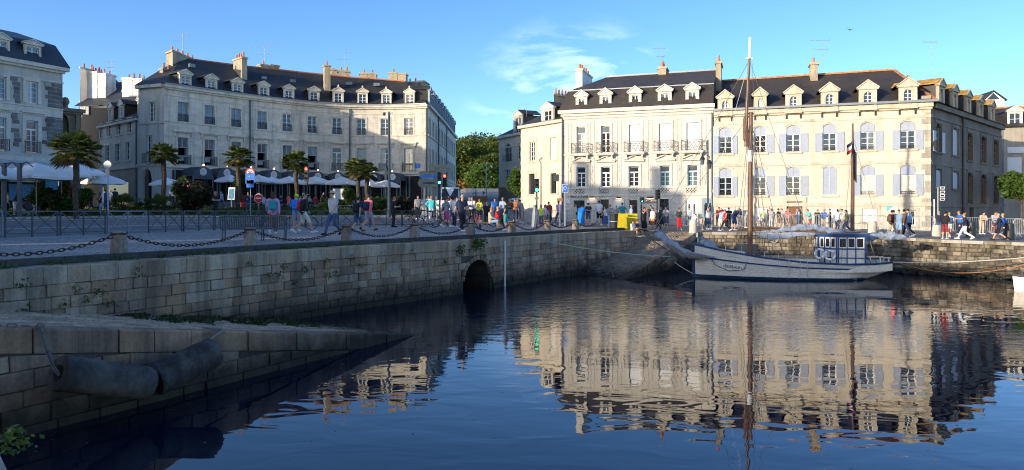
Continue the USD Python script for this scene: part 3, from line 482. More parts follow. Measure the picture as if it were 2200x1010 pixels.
# ------------------------------------------------------------------ building kit
def off(f,o): return Fac(np.array([f.w(q,0,o)[:2] for q in (f.t if len(f.t) > 2 else (0,f.L))]),f.step)
def window(b,f,h,dep=.16,frame='white_paint',pane='glass',cols=2,rows=3,fw=.07,bar=.03,mull=.09,cells=False,label=None,lower=None,top=0.0,topmat=None):
    a,c,z0,z1 = h[:4]; mb = MB(); o0,o1 = -dep - .05,-dep + .01
    for (p,q,r,s) in ((a,a + fw,z0,z1),(c - fw,c,z0,z1),(a + fw,c - fw,z0,z0 + fw),(a + fw,c - fw,z1 - fw,z1)): f.box(mb,p,q,r,s,o0,o1)
    zt = z1 - top if top else z1
    if top: f.box(mb,a + fw,c - fw,zt - .045,zt + .045,o0,o1 + .012)
    m = (a + c) / 2
    if cols == 2: f.box(mb,m - mull / 2,m + mull / 2,z0 + fw,zt - (.045 if top else fw),o0 + .002,o1 + .008)
    zs = np.linspace(z0 + fw,zt - (.045 if top else fw),rows + 1)
    halves = [(a + fw,m - mull / 2),(m + mull / 2,c - fw)] if cols == 2 else [(a + fw,c - fw)]
    for p,q in halves:
        for z in zs[1:-1]: f.box(mb,p,q,z - bar / 2,z + bar / 2,o0 + .02,o1 - .004)
    w = part(b,'window',mb,frame,label)
    def pane_(p,q,r,s,mm): m_ = MB(); f.box(m_,p,q,r,s,o0 + .005,o0 + .02); part(w,'pane',m_,mm)
    pm = pane if isinstance(pane,(list,tuple)) else [pane] * 2
    for k,(p,q) in enumerate(halves):
        if cells:
            for r,s in zip(zs[:-1],zs[1:]): pane_(p,q,r + bar / 2,s - bar / 2,pm[k])
        else: pane_(p,q,zs[0],zs[-1],pm[k])
    if top: pane_(a + fw,c - fw,zt + .045,z1 - fw,topmat or pm[0])
    return w
def surround(mb,f,h,w=.16,o=.05,sill=True,head=.2,ears=0.):
    a,c,z0,z1 = h[:4]
    f.box(mb,a - w,a - .003,z0,z1,0,o); f.box(mb,c + .003,c + w,z0,z1,0,o); f.box(mb,a - w - ears,c + w + ears,z1 + .003,z1 + head,0,o + .012)
    if sill: f.box(mb,a - w - .04,c + w + .04,z0 - .14,z0 - .003,0,o + .05)
def frame_at(f,q): p,n = f.P(q); t = np.array([-n[1],n[0]]); return p,t,n
def dormer(b,f,sc,w,z0,zt,zp,of,ob,stone='white_stone',cheek='slate',roofm='slate',win=None,pane='glass',rise=0.,label=None,wframe='white_paint',rows=3,sill=.12,finial=False,jamb=.17):
    p,t,n = frame_at(f,sc); g = Fac([p - t * 3 + n * of,p + t * 3 + n * of]); a,c = 3 - w / 2,3 + w / 2; mb = MB()
    hz0,hz1 = z0 + sill,zt - .16; ho = (a + jamb,c - jamb,hz0,hz1) + ((rise,) if rise else ())
    g.wall(mb,a,c,z0,zt,[ho],depth=.14)
    g.box(mb,a - .02,a + .003,z0,zt,-.2,.02); g.box(mb,c - .003,c + .02,z0,zt,-.2,.02)
    g.box(mb,a - .12,c + .12,zt,zt + .10,-.25,.12)
    P = [g.w(q,z,.07) for q,z in ((a - .10,zt + .10),(c + .10,zt + .10),(3,zp))]; Q = [g.w(q,z,-.2) for q,z in ((a - .10,zt + .10),(c + .10,zt + .10),(3,zp))]; mb.add(P + Q,[[0,1,2],[5,4,3]])
    for (q0,za),(q1,zb) in (((a - .18,zt + .08),(3,zp)),((3,zp),(c + .18,zt + .08))): g.box(mb,q0,q1,za,za + .09,-.22,.14,zb,zb + .09)
    if rise or sill > .1: g.box(mb,a - .04,c + .04,z0 - .02,z0 + .06,-.1,.08)
    if finial: mb.lathe([(.0,.3),(.09,.2),(.11,.1),(.05,0)],g.w(3,zp + .05,.05),6)
    d = part(b,'dormer',mb,stone,label)
    ck = MB(); g.box(ck,a + .02,a + .09,z0 - .4,zt + .06,ob - of,-.2); g.box(ck,c - .09,c - .02,z0 - .4,zt + .06,ob - of,-.2); part(d,'cheek',ck,cheek)
    rf = MB(); g.box(rf,a - .2,3,zt + .14,zt + .21,ob - of,-.03,zp + .06,zp + .13); g.box(rf,3,c + .2,zp + .06,zp + .13,ob - of,-.03,zt + .14,zt + .21); part(d,'dormer_roof',rf,roofm)
    o0 = -.19; A,C = a + jamb,c - jamb; mw = MB()
    for (x0,x1,r,s) in ((A,A + .05,hz0,hz1),(C - .05,C,hz0,hz1),(A + .05,C - .05,hz0,hz0 + .05),(A + .05,C - .05,hz1 - .05,hz1),(2.965,3.035,hz0 + .05,hz1 - .05)): g.box(mw,x0,x1,r,s,o0,o0 + .06)
    for z in np.linspace(hz0,hz1,rows + 1)[1:-1]: g.box(mw,A + .05,2.965,z - .015,z + .015,o0 + .01,o0 + .045); g.box(mw,3.035,C - .05,z - .015,z + .015,o0 + .01,o0 + .045)
    part(d,'casement',mw,wframe)
    for x0,x1 in ((A + .05,2.965),(3.035,C - .05)): m_ = MB(); g.box(m_,x0,x1,hz0 + .05,hz1 - .05,o0 + .005,o0 + .02); part(d,'pane',m_,pane)
    return d
def shutter(b,f,a,c,z0,z1,o=.02,m='shutter_paint'):
    mb = MB(); f.box(mb,a,c,z0,z1,o,o + .03); fr = .07
    for p,q,r,s in ((a,a + fr,z0,z1),(c - fr,c,z0,z1),(a + fr,c - fr,z0,z0 + fr),(a + fr,c - fr,z1 - fr,z1),(a + fr,c - fr,(z0 + z1) / 2 - .04,(z0 + z1) / 2 + .04)): f.box(mb,p,q,r,s,o + .03,o + .045)
    for z in np.arange(z0 + fr + .06,z1 - fr - .04,.11): f.box(mb,a + fr,c - fr,z,z + .05,o + .03,o + .038)
    return part(b,'shutter',mb,m)
def chimney(b,f,x0,x1,y0,y1,o,dep,m='chimney_stone',pots=2,z0=None,label=None,cap=True):
    """front face seen between picture columns x0, x1 from row y0 (top) down to y1, standing o behind the facade"""
    g = off(f,o); a,c = g.spx(x0),g.spx(x1); zt = g.zq((a + c) / 2,y0); zb = z0 if z0 is not None else g.zq((a + c) / 2,y1); mb = MB(); p,t,n = frame_at(g,(a + c) / 2); h = Fac([p - t * 6,p + t * 6]); L = (c - a) / 2
    h.box(mb,6 - L,6 + L,zb - 1.5,zt - .22,-dep,0)
    if cap: h.box(mb,6 - L - .09,6 + L + .09,zt - .22,zt - .05,-dep - .09,.09); h.box(mb,6 - L - .02,6 + L + .02,zt - .05,zt,-dep - .02,.02); h.box(mb,6 - L - .05,6 + L + .05,zb - .1,zb + .06,-dep - .05,.05)
    k = part(b,'chimney',mb,m,label)
    for i in range(pots):
        tt = (i + .5) / pots; lng = dep > 2 * L; r_ = .11
        c_ = h.w(6 if lng else 6 - L + 2 * L * tt,zt,-dep + dep * tt if lng else -dep / 2); pm = MB(); pm.lathe([(r_ * 1.15,0),(r_,.1),(r_ * .85,.42 + .1 * (i % 2)),(r_ * 1.05,.46 + .1 * (i % 2)),(r_ * .7,.47 + .1 * (i % 2)),(r_ * .6,.2)],c_,8); part(k,'chimney_pot',pm,'terracotta')
    return k
def aerial(b,x,y0,y1,d,w=1.4,flip=1,two=True):
    mb = MB(); p0,p1 = at(x,y1,d),at(x,y0,d); mb.tube([p0,p1],.025,5)
    for k,(z,ww) in enumerate(((-.12,w),(-.95,w * .7)) if two else ((-.1,w),)):
        c = p1 + (0,0,z); mb.bar(c + (-ww * .75 * flip,0,0),c + (ww * .35 * flip,0,0),.025)
        for q in np.linspace(-ww * .7,ww * .3,7): mb.bar(c + (q * flip,-.22,0),c + (q * flip,.22,0),.018)
        mb.bar(c + (ww * .35 * flip,0,-.2),c + (ww * .3 * flip,0,.22),.02); mb.bar(c + (ww * .35 * flip,-.2,.1),c + (ww * .35 * flip,.2,-.1),.018)
    return part(b,'aerial',mb,'aerial_metal')
def pipe(b,f,q,z0,z1,o=.1,r=.055,m='lead_pipe'): mb = MB(); mb.tube([f.w(q,z1,o - .15),f.w(q,z1 - .25,o),f.w(q,z0,o)],r,6); [mb.tube([f.w(q,z,o),f.w(q,z + .06,o)],r * 1.5,6) for z in np.arange(z0 + .8,z1 - .6,1.7)]; return part(b,'downpipe',mb,m)
def roofgrid(mb,f,rows,n=None):   # rows: (a, b, o, z[, zb])
    n = n or (2 if not f.step else max(2,int(f.L / f.step) + 1)); P = []
    for r in rows: t = np.linspace(0,1,n); q = r[0] + (r[1] - r[0]) * t; z = r[3] + ((r[4] if len(r) > 4 else r[3]) - r[3]) * t; P.append(f.w(q,z,r[2]))
    return mb.grid(np.array(P)[::-1])
def railing(b,f,a,c,z0,z1,o,n=9,m='iron',deep=0.,name='balcony_railing',lattice=False):
    mb = MB(); f.box(mb,a,c,z1 - .04,z1,o - .02,o + .02); f.box(mb,a,c,z0 + .06,z0 + .09,o - .015,o + .015)
    if lattice:
        f.box(mb,a,c,z1 - .16,z1 - .135,o - .012,o + .012)
        k = max(2,int((c - a) / .28))
        for i in range(k):
            qa,qb = a + (c - a) * i / k,a + (c - a) * (i + 1) / k; zc_,r = (z0 + .09 + z1 - .16) / 2,(z1 - z0 - .25) / 2
            ring(mb,f.w((qa + qb) / 2,zc_,o),[*f.P((qa + qb) / 2)[1],0],min(r,(qb - qa) / 2) * .92,.014,8)
            mb.bar(f.w(qa,z0 + .09,o),f.w(qb,z1 - .16,o),.018); mb.bar(f.w(qb,z0 + .09,o),f.w(qa,z1 - .16,o),.018)
    else:
        for q in np.linspace(a + .02,c - .02,n): f.box(mb,q - .011,q + .011,z0 + .06,z1 - .03,o - .011,o + .011)
    for q in (a,c): f.box(mb,q - .02,q + .02,z0,z1 + .03,o - .02,o + .02)
    if deep:
        for q in (a,c): mb.bar(f.w(q,z1 - .02,o),f.w(q,z1 - .02,o - deep),.03); mb.bar(f.w(q,z0 + .08,o),f.w(q,z0 + .08,o - deep),.03); mb.bar(f.w(q,(z0 + z1) / 2,o),f.w(q,(z0 + z1) / 2,o - deep),.022)
    return part(b,name,mb,m)
def text(b,s,c,ex,n,h,m,name='lettering',bold=True,center=True,parent=None):
    t = meshkit.text_mesh(s,h,.012,bold); v = np.asarray(t.vertices,float); v[:,0] -= (v[:,0].min() + v[:,0].max()) / 2 if center else 0
    ex = np.asarray(ex,float) / np.linalg.norm(ex); n = np.asarray(n,float); ez = np.array([0,0,1.]) if abs(ex[2]) < .9 else np.cross(n,ex); ez = np.cross(n,ex) * (1 if np.cross(n,ex)[2] > 0 else -1)
    w = np.asarray(c) + v[:,:1] * ex + v[:,1:2] * ez + v[:,2:] * n; mb = MB(); mb.add(w,np.asarray(t.faces)); return part(b,name,mb,m) if b else mb
def n3(f,q): n = f.P(q)[1]; return np.array([n[0],n[1],0.])
def t3(f,q): n = f.P(q)[1]; return np.array([-n[1],n[0],0.])
def loc(f,z): p = f.P(f.L / 2)[0]; return (p[0],p[1],z)
# ================================================================== the long cream building with shutters on the right
LB_DIR = np.array([13.2,-4.5])
fr = Fac([(16.25,56.2),(30.78,51.3)]); EZ = 11.58
rb = thing('shuttered_building','long cream rendered building with pale shutters and six stone dormers behind the moored boat','building',loc(fr,2.2))
fs = Fac([(30.78,51.3),(46.26,66.0)])
cols = [(1544.7,1572.5),(1620,1646),(1689.4,1719),(1767.4,1797.4),(1848.7,1880.2),(1934,1967)]
zz = lambda y: fr.zpx(1782,y)
R2,R1 = (zz(324),zz(285),zz(268.5)),(zz(419),zz(377),zz(359.5)); GZ = 2.0
hol,W = [],[]
for x0,x1 in cols:
    a,c = fr.spx(x0),fr.spx(x1)
    for (zb,zt,zh) in (R2,R1): h = (a,c,zb,zh + .1,.22); hol.append(h); W.append(h)
gz0 = [(fr.spx(1690),fr.spx(1724.5),GZ,zz(432)),(fr.spx(1852),fr.spx(1885),GZ + .75,zz(449)),(fr.spx(1550),fr.spx(1575),GZ + .75,zz(446)),(fr.spx(1622),fr.spx(1648),GZ + .75,zz(446)),(fr.spx(1772),fr.spx(1800),GZ + .75,zz(447)),(fr.spx(1945),fr.spx(1968),GZ + .5,zz(452))]
mb = MB(); fr.wall(mb,0,fr.L,GZ - .3,EZ,hol + gz0,depth=.24); uvpart(rb,'wall',mb,'cream_render')
tr = MB(); fr.box(tr,0,fr.L + .1,EZ - .35,EZ,0,.32); fr.box(tr,0,fr.L + .05,EZ - .5,EZ - .353,0,.18)
fr.box(tr,0,fr.L,zz(351) - .1,zz(351) + .12,.002,.07); fr.box(tr,0,fr.L,zz(257) - .1,zz(257) + .1,.002,.06); fr.box(tr,0,fr.L,zz(439) - .15,zz(439) + .12,.002,.09)
part(rb,'cornice',tr,'cream_stone')
for k in range(24):   # corner quoins
    z = GZ + k * .42; w_ = .62 if k % 2 else .38; m = MB(); fr.box(m,fr.L - w_,fr.L - .002,z + .01,z + .41,.002,.03); part(rb,'quoin',m,'limestone_dark' if k % 3 else 'cream_stone')
for h in W:
    sr = MB(); a,c,z0,z1 = h[:4]; fr.box(sr,a - .15,c + .15,z0 - .16,z0 - .004,.002,.10); part(rb,'sill',sr,'cream_stone'); sr = MB(); n = 8; qs = np.linspace(a - .1,c + .1,n + 1)
    for i in range(n):
        e = lambda q: z1 + .02 - .24 * ((q - (a + c) / 2) / ((c - a) / 2 + .1)) ** 2 + .06
        fr.box(sr,qs[i],qs[i + 1],e(qs[i]),e(qs[i]) + .13,.002,.06,e(qs[i + 1]),e(qs[i + 1]) + .13)
    part(rb,'window_arch',sr,'cream_stone')
k = 0
for i,(x0,x1) in enumerate(cols):
    a,c = fr.spx(x0),fr.spx(x1)
    for r,(zb,zt,zh) in enumerate((R2,R1)):
        if i == 3 and r == 1:
            for p,q in ((a + .02,(a + c) / 2 - .01),((a + c) / 2 + .01,c - .02)): shutter(rb,fr,p,q,zb + .02,zh + .05,-.12)
        else:
            pane = ['glass','glass']
            if r == 1 and i >= 4: pane = ['beige_blind','beige_blind']
            if i == 4 and r == 0: pane = ['glass','glass_pale']
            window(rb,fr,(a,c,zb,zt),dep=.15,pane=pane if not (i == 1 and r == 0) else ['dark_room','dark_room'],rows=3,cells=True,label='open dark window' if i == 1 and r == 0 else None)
            fan = MB(); fr.box(fan,a + .02,c - .02,zt,zh + .09,-.17,-.1); fr.box(fan,(a + c) / 2 - .03,(a + c) / 2 + .03,zt,zh + .09,-.1,-.08); fr.box(fan,a + .02,c - .02,zt - .03,zt + .05,-.1,-.07); part(rb,'transom_panel',fan,'shutter_paint')
            rl = MB(); fr.box(rl,a,c,zb + .05,zb + .08,-.05,-.03); fr.box(rl,a,c,zb + .22,zb + .25,-.05,-.03); [fr.box(rl,q - .01,q + .01,zb,zb + .23,-.05,-.03) for q in np.linspace(a + .1,c - .1,7)]; part(rb,'window_guard',rl,'iron')
            w_ = fr.spx(x0) - fr.spx(x0 - 15.5)
            shutter(rb,fr,a - .03 - w_,a - .03,zb - .05,zt + .02); shutter(rb,fr,c + .03,c + .03 + w_,zb - .05,zt + .02)
# ground floor openings
a,c,z0,z1 = gz0[0]; mb = MB(); fr.box(mb,a + .02,c - .02,z0 + .02,z1 - .02,-.2,-.14)
for p,q in ((a + .1,(a + c) / 2 - .05),((a + c) / 2 + .05,c - .1)):
    for r,s in ((z0 + .2,z0 + .9),(z0 + 1.05,z1 - .75),(z1 - .62,z1 - .12)): fr.box(mb,p,q,r,s,-.14,-.115)
d = part(rb,'door',mb,'brown_door','brown panelled double door'); m = MB()
for p,q in ((a + .16,(a + c) / 2 - .11),((a + c) / 2 + .11,c - .16)): fr.box(m,p,q,z1 - .55,z1 - .2,-.115,-.105)
part(d,'door_light',m,'glass'); m = MB(); fr.box(m,(a + c) / 2 + .05,(a + c) / 2 + .09,z0 + 1.05,z0 + 1.2,-.115,-.07); part(d,'handle',m,'iron')
sd = MB(); surround(sd,fr,gz0[0],.28,.08,sill=False,head=.35); part(rb,'door_surround',sd,'cream_stone')
for g in gz0[1:]: sd = MB(); surround(sd,fr,g,.18,.05); part(rb,'window_surround',sd,'cream_stone')
for g in gz0[1:5]:
    a,c,z0,z1 = g
    for p,q in ((a + .02,(a + c) / 2 - .01),((a + c) / 2 + .01,c - .02)): shutter(rb,fr,p,q,z0 + .02,z1 - .02,-.1,'white_paint')
window(rb,fr,gz0[5],pane='glass',rows=2)
m = MB(); fr.box(m,fr.spx(1905),fr.spx(1929),zz(455),zz(441),.01,.04); nb = part(rb,'notice_board',m,'closed_blind','white and turquoise notice board'); plain('turquoise',(.10,.42,.42)); m = MB(); m.add([fr.w(fr.spx(1905),zz(455),.045),fr.w(fr.spx(1920),zz(442),.045),fr.w(fr.spx(1905),zz(442),.045)],[[0,1,2]]); part(nb,'board_print',m,'turquoise')
# roof
ridge_o = -5.8; g = off(fr,ridge_o); rz0,rz1 = g.zq(g.spx(1570),173.5),g.zq(g.spx(1921),150.5); re = g.spx(1921)
mb = MB(); roofgrid(mb,fr,[(-.05,fr.L + .3,.5,EZ + .0),(-.05,re - .1,ridge_o,rz0,rz1),(-.05,re,-13,EZ)]); re_p = g.w(re,rz1)
ce = fr.w(fr.L + .3,EZ,.5); se = fs.w(fs.L + .2,EZ,.4); sr_ = fs.w(fs.L,rz1 - .2,-6.2); mb.add([ce,se,sr_,re_p],[[0,1,2,3]]); mb.add([se,fs.w(fs.L + .2,EZ,-12.5),sr_],[[0,1,2]]); mb.add([re_p,sr_,fs.w(fs.L,EZ,-12.5),fr.w(re,EZ,-13)],[[0,1,2,3]])
roof = part(rb,'roof',mb,'slate_brown')
rt = MB(); q = 0
for q in np.arange(0,re - .3,.42): z_ = rz0 + (rz1 - rz0) * q / re; fr.box(rt,q,q + .41,z_ - .03,z_ + .11,ridge_o - .12,ridge_o + .12)
hp = [ce + (re_p - ce) * t for t in np.linspace(.02,1,24)]
for a_,b_ in zip(hp[:-1],hp[1:]): rt.bar(a_,b_ - (b_ - a_) * .05,.2,.14)
part(roof,'ridge_tiles',rt,'orange_tile')
gt = MB(); fr.box(gt,-.02,fr.L + .4,EZ - .02,EZ + .14,.42,.56); part(roof,'gutter',gt,'zinc')
sk = MB(); fr.box(sk,fr.spx(1822),fr.spx(1832),15.0,15.3,-4.6,-4.2); sk = MB(); fr.box(sk,fr.spx(1678),fr.spx(1686),14.9,15.15,-4.7,-4.3); 
for x0,x1,yp,yb in ((1539,1577,196,247),(1615.5,1650,190.5,244.5),(1683,1725,185.5,241.5),(1759,1803,180.5,238),(1840,1886,175,234),(1925,1972,169.5,229)):
    q = fr.spx((x0 + x1) / 2); w_ = fr.spx(x1) - fr.spx(x0) - .28; zp = fr.zq(q,yp); dormer(rb,fr,q,w_,EZ - .42,zp - .66,zp,.37,-4.2,'cream_stone','slate','slate_brown',rise=.3,rows=4,sill=.2,jamb=.30)
chimney(rb,fr,1741.5,1757,133,184,-4.6,1.3,'chimney_stone',1); chimney(rb,fr,1527,1549,131,190,-3.6,2.2,'chimney_stone',2); chimney(rb,fr,1963,2006,160,172,-7.5,1.2,'chimney_stone',0)
aerial(rb,1768,84,150,66,1.7); aerial(rb,2002,88,156,66,1.3,two=False); aerial(rb,1421,101,140,70,1.1)
# side wall in shade
sx = lambda x: fs.spx(x)
zs_ = lambda x,y: fs.zpx(x,y)
hol = []; SC = [(2010,2022.5,1),(2046,2058.5,1),(2078,2089,0),(2107,2118.5,0),(2134,2145,0)]
s2 = (zs_(2016,324),zs_(2016,265)); s1 = (zs_(2016,402),zs_(2016,362))
SW_ = []
for x0,x1,lit in SC:
    for (zb,zh) in (((zs_(2016,327),zs_(2016,266)),(zs_(2016,403),zs_(2016,363))) if lit else ((zs_(2084,345),zs_(2084,286)),(zs_(2084,438),zs_(2084,371)))): SW_.append((sx(x0),sx(x1),zb,zh,.3,lit))
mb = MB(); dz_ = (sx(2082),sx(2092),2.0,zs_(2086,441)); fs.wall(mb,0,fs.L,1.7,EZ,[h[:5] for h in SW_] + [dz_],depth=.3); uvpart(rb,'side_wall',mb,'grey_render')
tr = MB(); fs.box(tr,0.35,fs.L,EZ - .4,EZ,0,.3)
for y in (252,352,442): z = zs_(2010,y); fs.box(tr,0.1,fs.L,z - .1,z + .1,.002,.07)
for h in SW_: surround(tr,fs,h[:4],.17,.05,head=.25)
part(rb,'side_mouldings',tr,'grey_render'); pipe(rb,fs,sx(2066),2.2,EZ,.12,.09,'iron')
for k,h in enumerate(SW_):
    window(rb,fs,h[:4],dep=.2,frame='shutter_paint' if h[5] else 'brown_door',pane='glass',rows=4)
    if k == 0:
        for p in (h[0] - .75,h[1] + .03): shutter(rb,fs,p,p + .72,h[2],h[3] - .6)
    elif k in (1,2,3):
        for p,q in ((h[0] + .02,(h[0] + h[1]) / 2 - .01),((h[0] + h[1]) / 2 + .01,h[1] - .02)): shutter(rb,fs,p,q,h[2] + .02,h[3] - .1,-.1)
mb = MB(); fs.box(mb,dz_[0],dz_[1],dz_[2],dz_[3],-.25,-.2); part(rb,'door',mb,'iron','dark narrow side door')
for q in (1.9,5.4,9.3,13.2,17.1): dormer(rb,fs,q,1.4,EZ - .05,EZ + 1.35,EZ + 1.9,.2,-4.0,'chimney_stone','slate','lichen_tile',rise=.3,rows=3,jamb=.35)
lm = MB(); c = fr.w(fr.L,zz(327),0) + (0,0,.5); lm.bar(c,c + (0,-.6,.1),.05); lm.lathe([(.0,.15),(.22,0),(.24,-.05),(.14,-.5),(.0,-.55)],c + (0,-.6,.0),6); part(rb,'wall_lantern',lm,'iron')
# ================================================================== white town house with balconies
fw_ = Fac([(4.36,60.3),(16.2,56.25)]); WE = 12.2
wb = thing('white_town_house','white stone town house with five balconies and a slate mansard roof','building',loc(fw_,2.45))
zz = lambda y: fw_.zpx(1373,y)
c2 = [(1239,1258),(1291.5,1311),(1351.6,1376),(1415.6,1440.5),(1475,1501)]; c1 = [(1239,1257.5),(1291,1311),(1350.7,1373),(1418,1439.5),(1477,1499)]
hol = []
for x0,x1 in c2: hol.append((fw_.spx(x0),fw_.spx(x1),zz(327),zz(268)))
for x0,x1 in c1: hol.append((fw_.spx(x0),fw_.spx(x1),zz(401),zz(357)))
gf = [(1233,1256,430),(1290,1308,427),(1352,1369,428),(1417,1437,427),(1473,1499,431)]
for x0,x1,y in gf: hol.append((fw_.spx(x0),fw_.spx(x1),2.3,zz(y)))
lat = [(1233,1256),(1288,1309),(1350,1372),(1414.5,1438),(1474,1498)]
for x0,x1 in lat: hol.append((fw_.spx(x0),fw_.spx(x1),zz(416),zz(404)))
mb = MB(); fw_.wall(mb,0,fw_.L,2.1,WE,hol,depth=.26); uvpart(wb,'wall',mb,'white_render')
tr = MB(); fw_.box(tr,-.3,fw_.L + .15,WE - .3,WE,0,.45); fw_.box(tr,-.1,fw_.L + .1,WE - .52,WE - .303,0,.25); fw_.box(tr,-.02,fw_.L,WE - .75,WE - .523,0,.10)
for y,o in ((328.5,.06),(402.5,.07),(418.5,.10)): fw_.box(tr,0,fw_.L,zz(y) - .09,zz(y) + .05,.002,o)
for x0,x1 in c2: surround(tr,fw_,(fw_.spx(x0),fw_.spx(x1),zz(327),zz(268)),.2,.06,sill=False,head=.24)
for x0,x1 in c1:
    a,c = fw_.spx(x0),fw_.spx(x1); surround(tr,fw_,(a,c,zz(401),zz(357)),.2,.06,sill=False,head=.2); z = zz(345.5); m_ = (a + c) / 2
    fw_.box(tr,a - .42,c + .42,z - .05,z + .05,.002,.2); fw_.box(tr,a - .45,m_,z + .05,z + .14,.002,.18,z + .40,z + .49); fw_.box(tr,m_,c + .45,z + .40,z + .49,.002,.18,z + .05,z + .14)
for x in (1224,1272,1330,1396,1458,1513):   # pilaster strips with lozenges
    q = fw_.spx(x)
    for z0,z1 in ((zz(325),zz(258)),(zz(400),zz(336))): fw_.box(tr,q - .18,q - .13,z0,z1,.002,.04); fw_.box(tr,q + .13,q + .18,z0,z1,.002,.04); fw_.box(tr,q - .13,q + .13,z1 - .05,z1,.002,.04); fw_.box(tr,q - .13,q + .13,z0,z0 + .05,.002,.04)
    for y in (362,392): z = zz(y); P = [fw_.w(q + a_,z + b_,.035) for a_,b_ in ((0,-.3),(.12,0),(0,.3),(-.12,0))]; Pn = [fw_.w(q + a_ * .6,z + b_ * .6,.06) for a_,b_ in ((0,-.3),(.12,0),(0,.3),(-.12,0))]; tr.add(P + Pn,[[4,5,6,7],[0,1,5,4],[1,2,6,5],[2,3,7,6],[3,0,4,7]])
part(wb,'mouldings',tr,'white_stone')
gz = zz(419) - .1; xs_ = [fw_.L * 0] + [fw_.spx(x) for p in gf for x in p[:2]] + [fw_.L]   # rusticated ground floor blocks
nb_ = 0
for i in range(0,len(xs_),2):
    for r in range(10):
        z0 = 2.5 + r * .34; z1 = min(z0 + .33,gz)
        if z1 - z0 < .12: continue
        q = xs_[i] + .03
        while q < xs_[i + 1] - .1:
            e = min(q + (.75 if (r + nb_) % 2 else .55),xs_[i + 1] - .03); m = MB()
            if e - q > .12: m.add(stone(fw_,q + .01,e - .01,z0 + .01,z1 - .01,.028,dep=.03,ch=.012).get()[0],stone(fw_,q + .01,e - .01,z0 + .01,z1 - .01,.028,dep=.03,ch=.012).get()[1]); part(wb,'block',m,'white_stone')
            q = e; nb_ += 1
for i,(x0,x1) in enumerate(c2):
    a,c = fw_.spx(x0),fw_.spx(x1); z0,z1 = zz(327),zz(268)
    if i < 2: window(wb,fw_,(a,c,z0,z1),pane=['glass_warm','curtain'] if i == 0 else ['dark_room','dark_room'],rows=3,top=.55,topmat='glass',cells=i == 0)
    else: m = MB(); fw_.box(m,a + .01,c - .01,z0 + .9,z1 - .01,-.14,-.09); [fw_.box(m,a + .01,c - .01,z,z + .012,-.09,-.085) for z in np.arange(z0 + 1.,z1,.11)]; part(wb,'roller_shutter',m,'closed_blind','closed white roller shutter'); m = MB(); fw_.box(m,a,c,z0,z0 + .9,-.2,-.15); part(wb,'lower_panel',m,'closed_blind')
    sl_ = MB(); fw_.box(sl_,a - .38,c + .38,z0 - .16,z0 - .02,.0,.55); fw_.box(sl_,a - .34,c + .34,z0 - .22,z0 - .163,.0,.48)
    for q in (a - .25,c + .13): fw_.box(sl_,q,q + .12,z0 - .62,z0 - .223,.0,.12); fw_.box(sl_,q,q + .12,z0 - .40,z0 - .223,.12,.38)
    part(wb,'balcony_slab',sl_,'white_stone'); railing(wb,fw_,a - .34,c + .34,z0 - .02,z0 + .86,.5,deep=.5,lattice=True)
for i,(x0,x1) in enumerate(c1): window(wb,fw_,(fw_.spx(x0),fw_.spx(x1),zz(401),zz(357)),dep=.2,pane=['teal_paint','glass_pale'] if i == 4 else (['teal_paint','teal_paint'] if i == 3 else 'glass'),rows=3,top=.5,cells=True,topmat='glass_pale' if i > 2 else 'glass')
for x0,x1 in lat:
    a,c = fw_.spx(x0),fw_.spx(x1); z0,z1 = zz(416),zz(404); m = MB(); fw_.box(m,a,c,z0,z1,-.25,-.2); part(wb,'lattice_recess',m,'dark_room'); m = MB(); n = 4
    for i in range(n):
        qa,qb = a + (c - a) * i / n,a + (c - a) * (i + 1) / n; zm = (z0 + z1) / 2
        for za,zb in ((z0,zm),(zm,z1)): m.bar(fw_.w(qa,za,-.06),fw_.w(qb,zb,-.06),.07,.06); m.bar(fw_.w(qb,za,-.05),fw_.w(qa,zb,-.05),.07,.06)
    part(wb,'lattice_panel',m,'white_stone')
plain('black_paint',(.02,.021,.022),.45); plain('sign_white',(.66,.65,.63),.5,var=.04); plain('sign_dark',(.03,.045,.05),.5); glow('sign_lamp',(1.,.55,.2),3.0)
for i,(x0,x1,y) in enumerate(gf):
    a,c = fw_.spx(x0),fw_.spx(x1); z1 = zz(y); m = MB()
    if i == 4:
        fw_.box(m,a + .02,c - .02,2.3,z1 - .02,-.2,-.14); d = part(wb,'door',m,'white_paint','white double door with iron grilles'); m = MB()
        for p,q in ((a + .2,(a + c) / 2 - .12),((a + c) / 2 + .12,c - .2)): fw_.box(m,p,q,3.3,z1 - .3,-.14,-.125)
        part(d,'door_grille',m,'glass_pale')
    else:
        fw_.box(m,a + .02,c - .02,2.3,z1 - .45,-.2,-.15); fw_.box(m,a + .02,c - .02,z1 - .4,z1 - .02,-.2,-.15); d = part(wb,'shop_door',m,'glass_warm' if i == 1 else 'glass'); m = MB(); [fw_.box(m,q,q + .07,2.3,z1 - .02,-.15,-.1) for q in (a + .02,(a + c) / 2 - .035,c - .09)]; fw_.box(m,a + .02,c - .02,z1 - .48,z1 - .4,-.15,-.1); part(d,'door_frame',m,'black_paint')
def wsign(x0,x1,y0,y1,m,lab=None,lamp=True):
    b_ = MB(); a,c = fw_.spx(x0),fw_.spx(x1); fw_.box(b_,a,c,zz(y1),zz(y0),.04,.10); p = part(wb,'shop_sign',b_,m,lab)
    if lamp: l = MB(); fw_.box(l,a + (c - a) * .3,a + (c - a) * .75,zz(y0) + .12,zz(y0) + .24,.12,.3); part(p,'sign_light',l,'iron'); l = MB(); fw_.box(l,a + (c - a) * .3,a + (c - a) * .75,zz(y0) + .08,zz(y0) + .117,.12,.28); part(p,'lamp_glow',l,'sign_lamp')
    return p
p = wsign(1231,1259,419.5,426,'sign_white','white restaurant fascia',False); text(p,'Restaurant',fw_.w(fw_.spx(1245),zz(424.6),.102),t3(fw_,1),n3(fw_,1),.22,'black_paint')
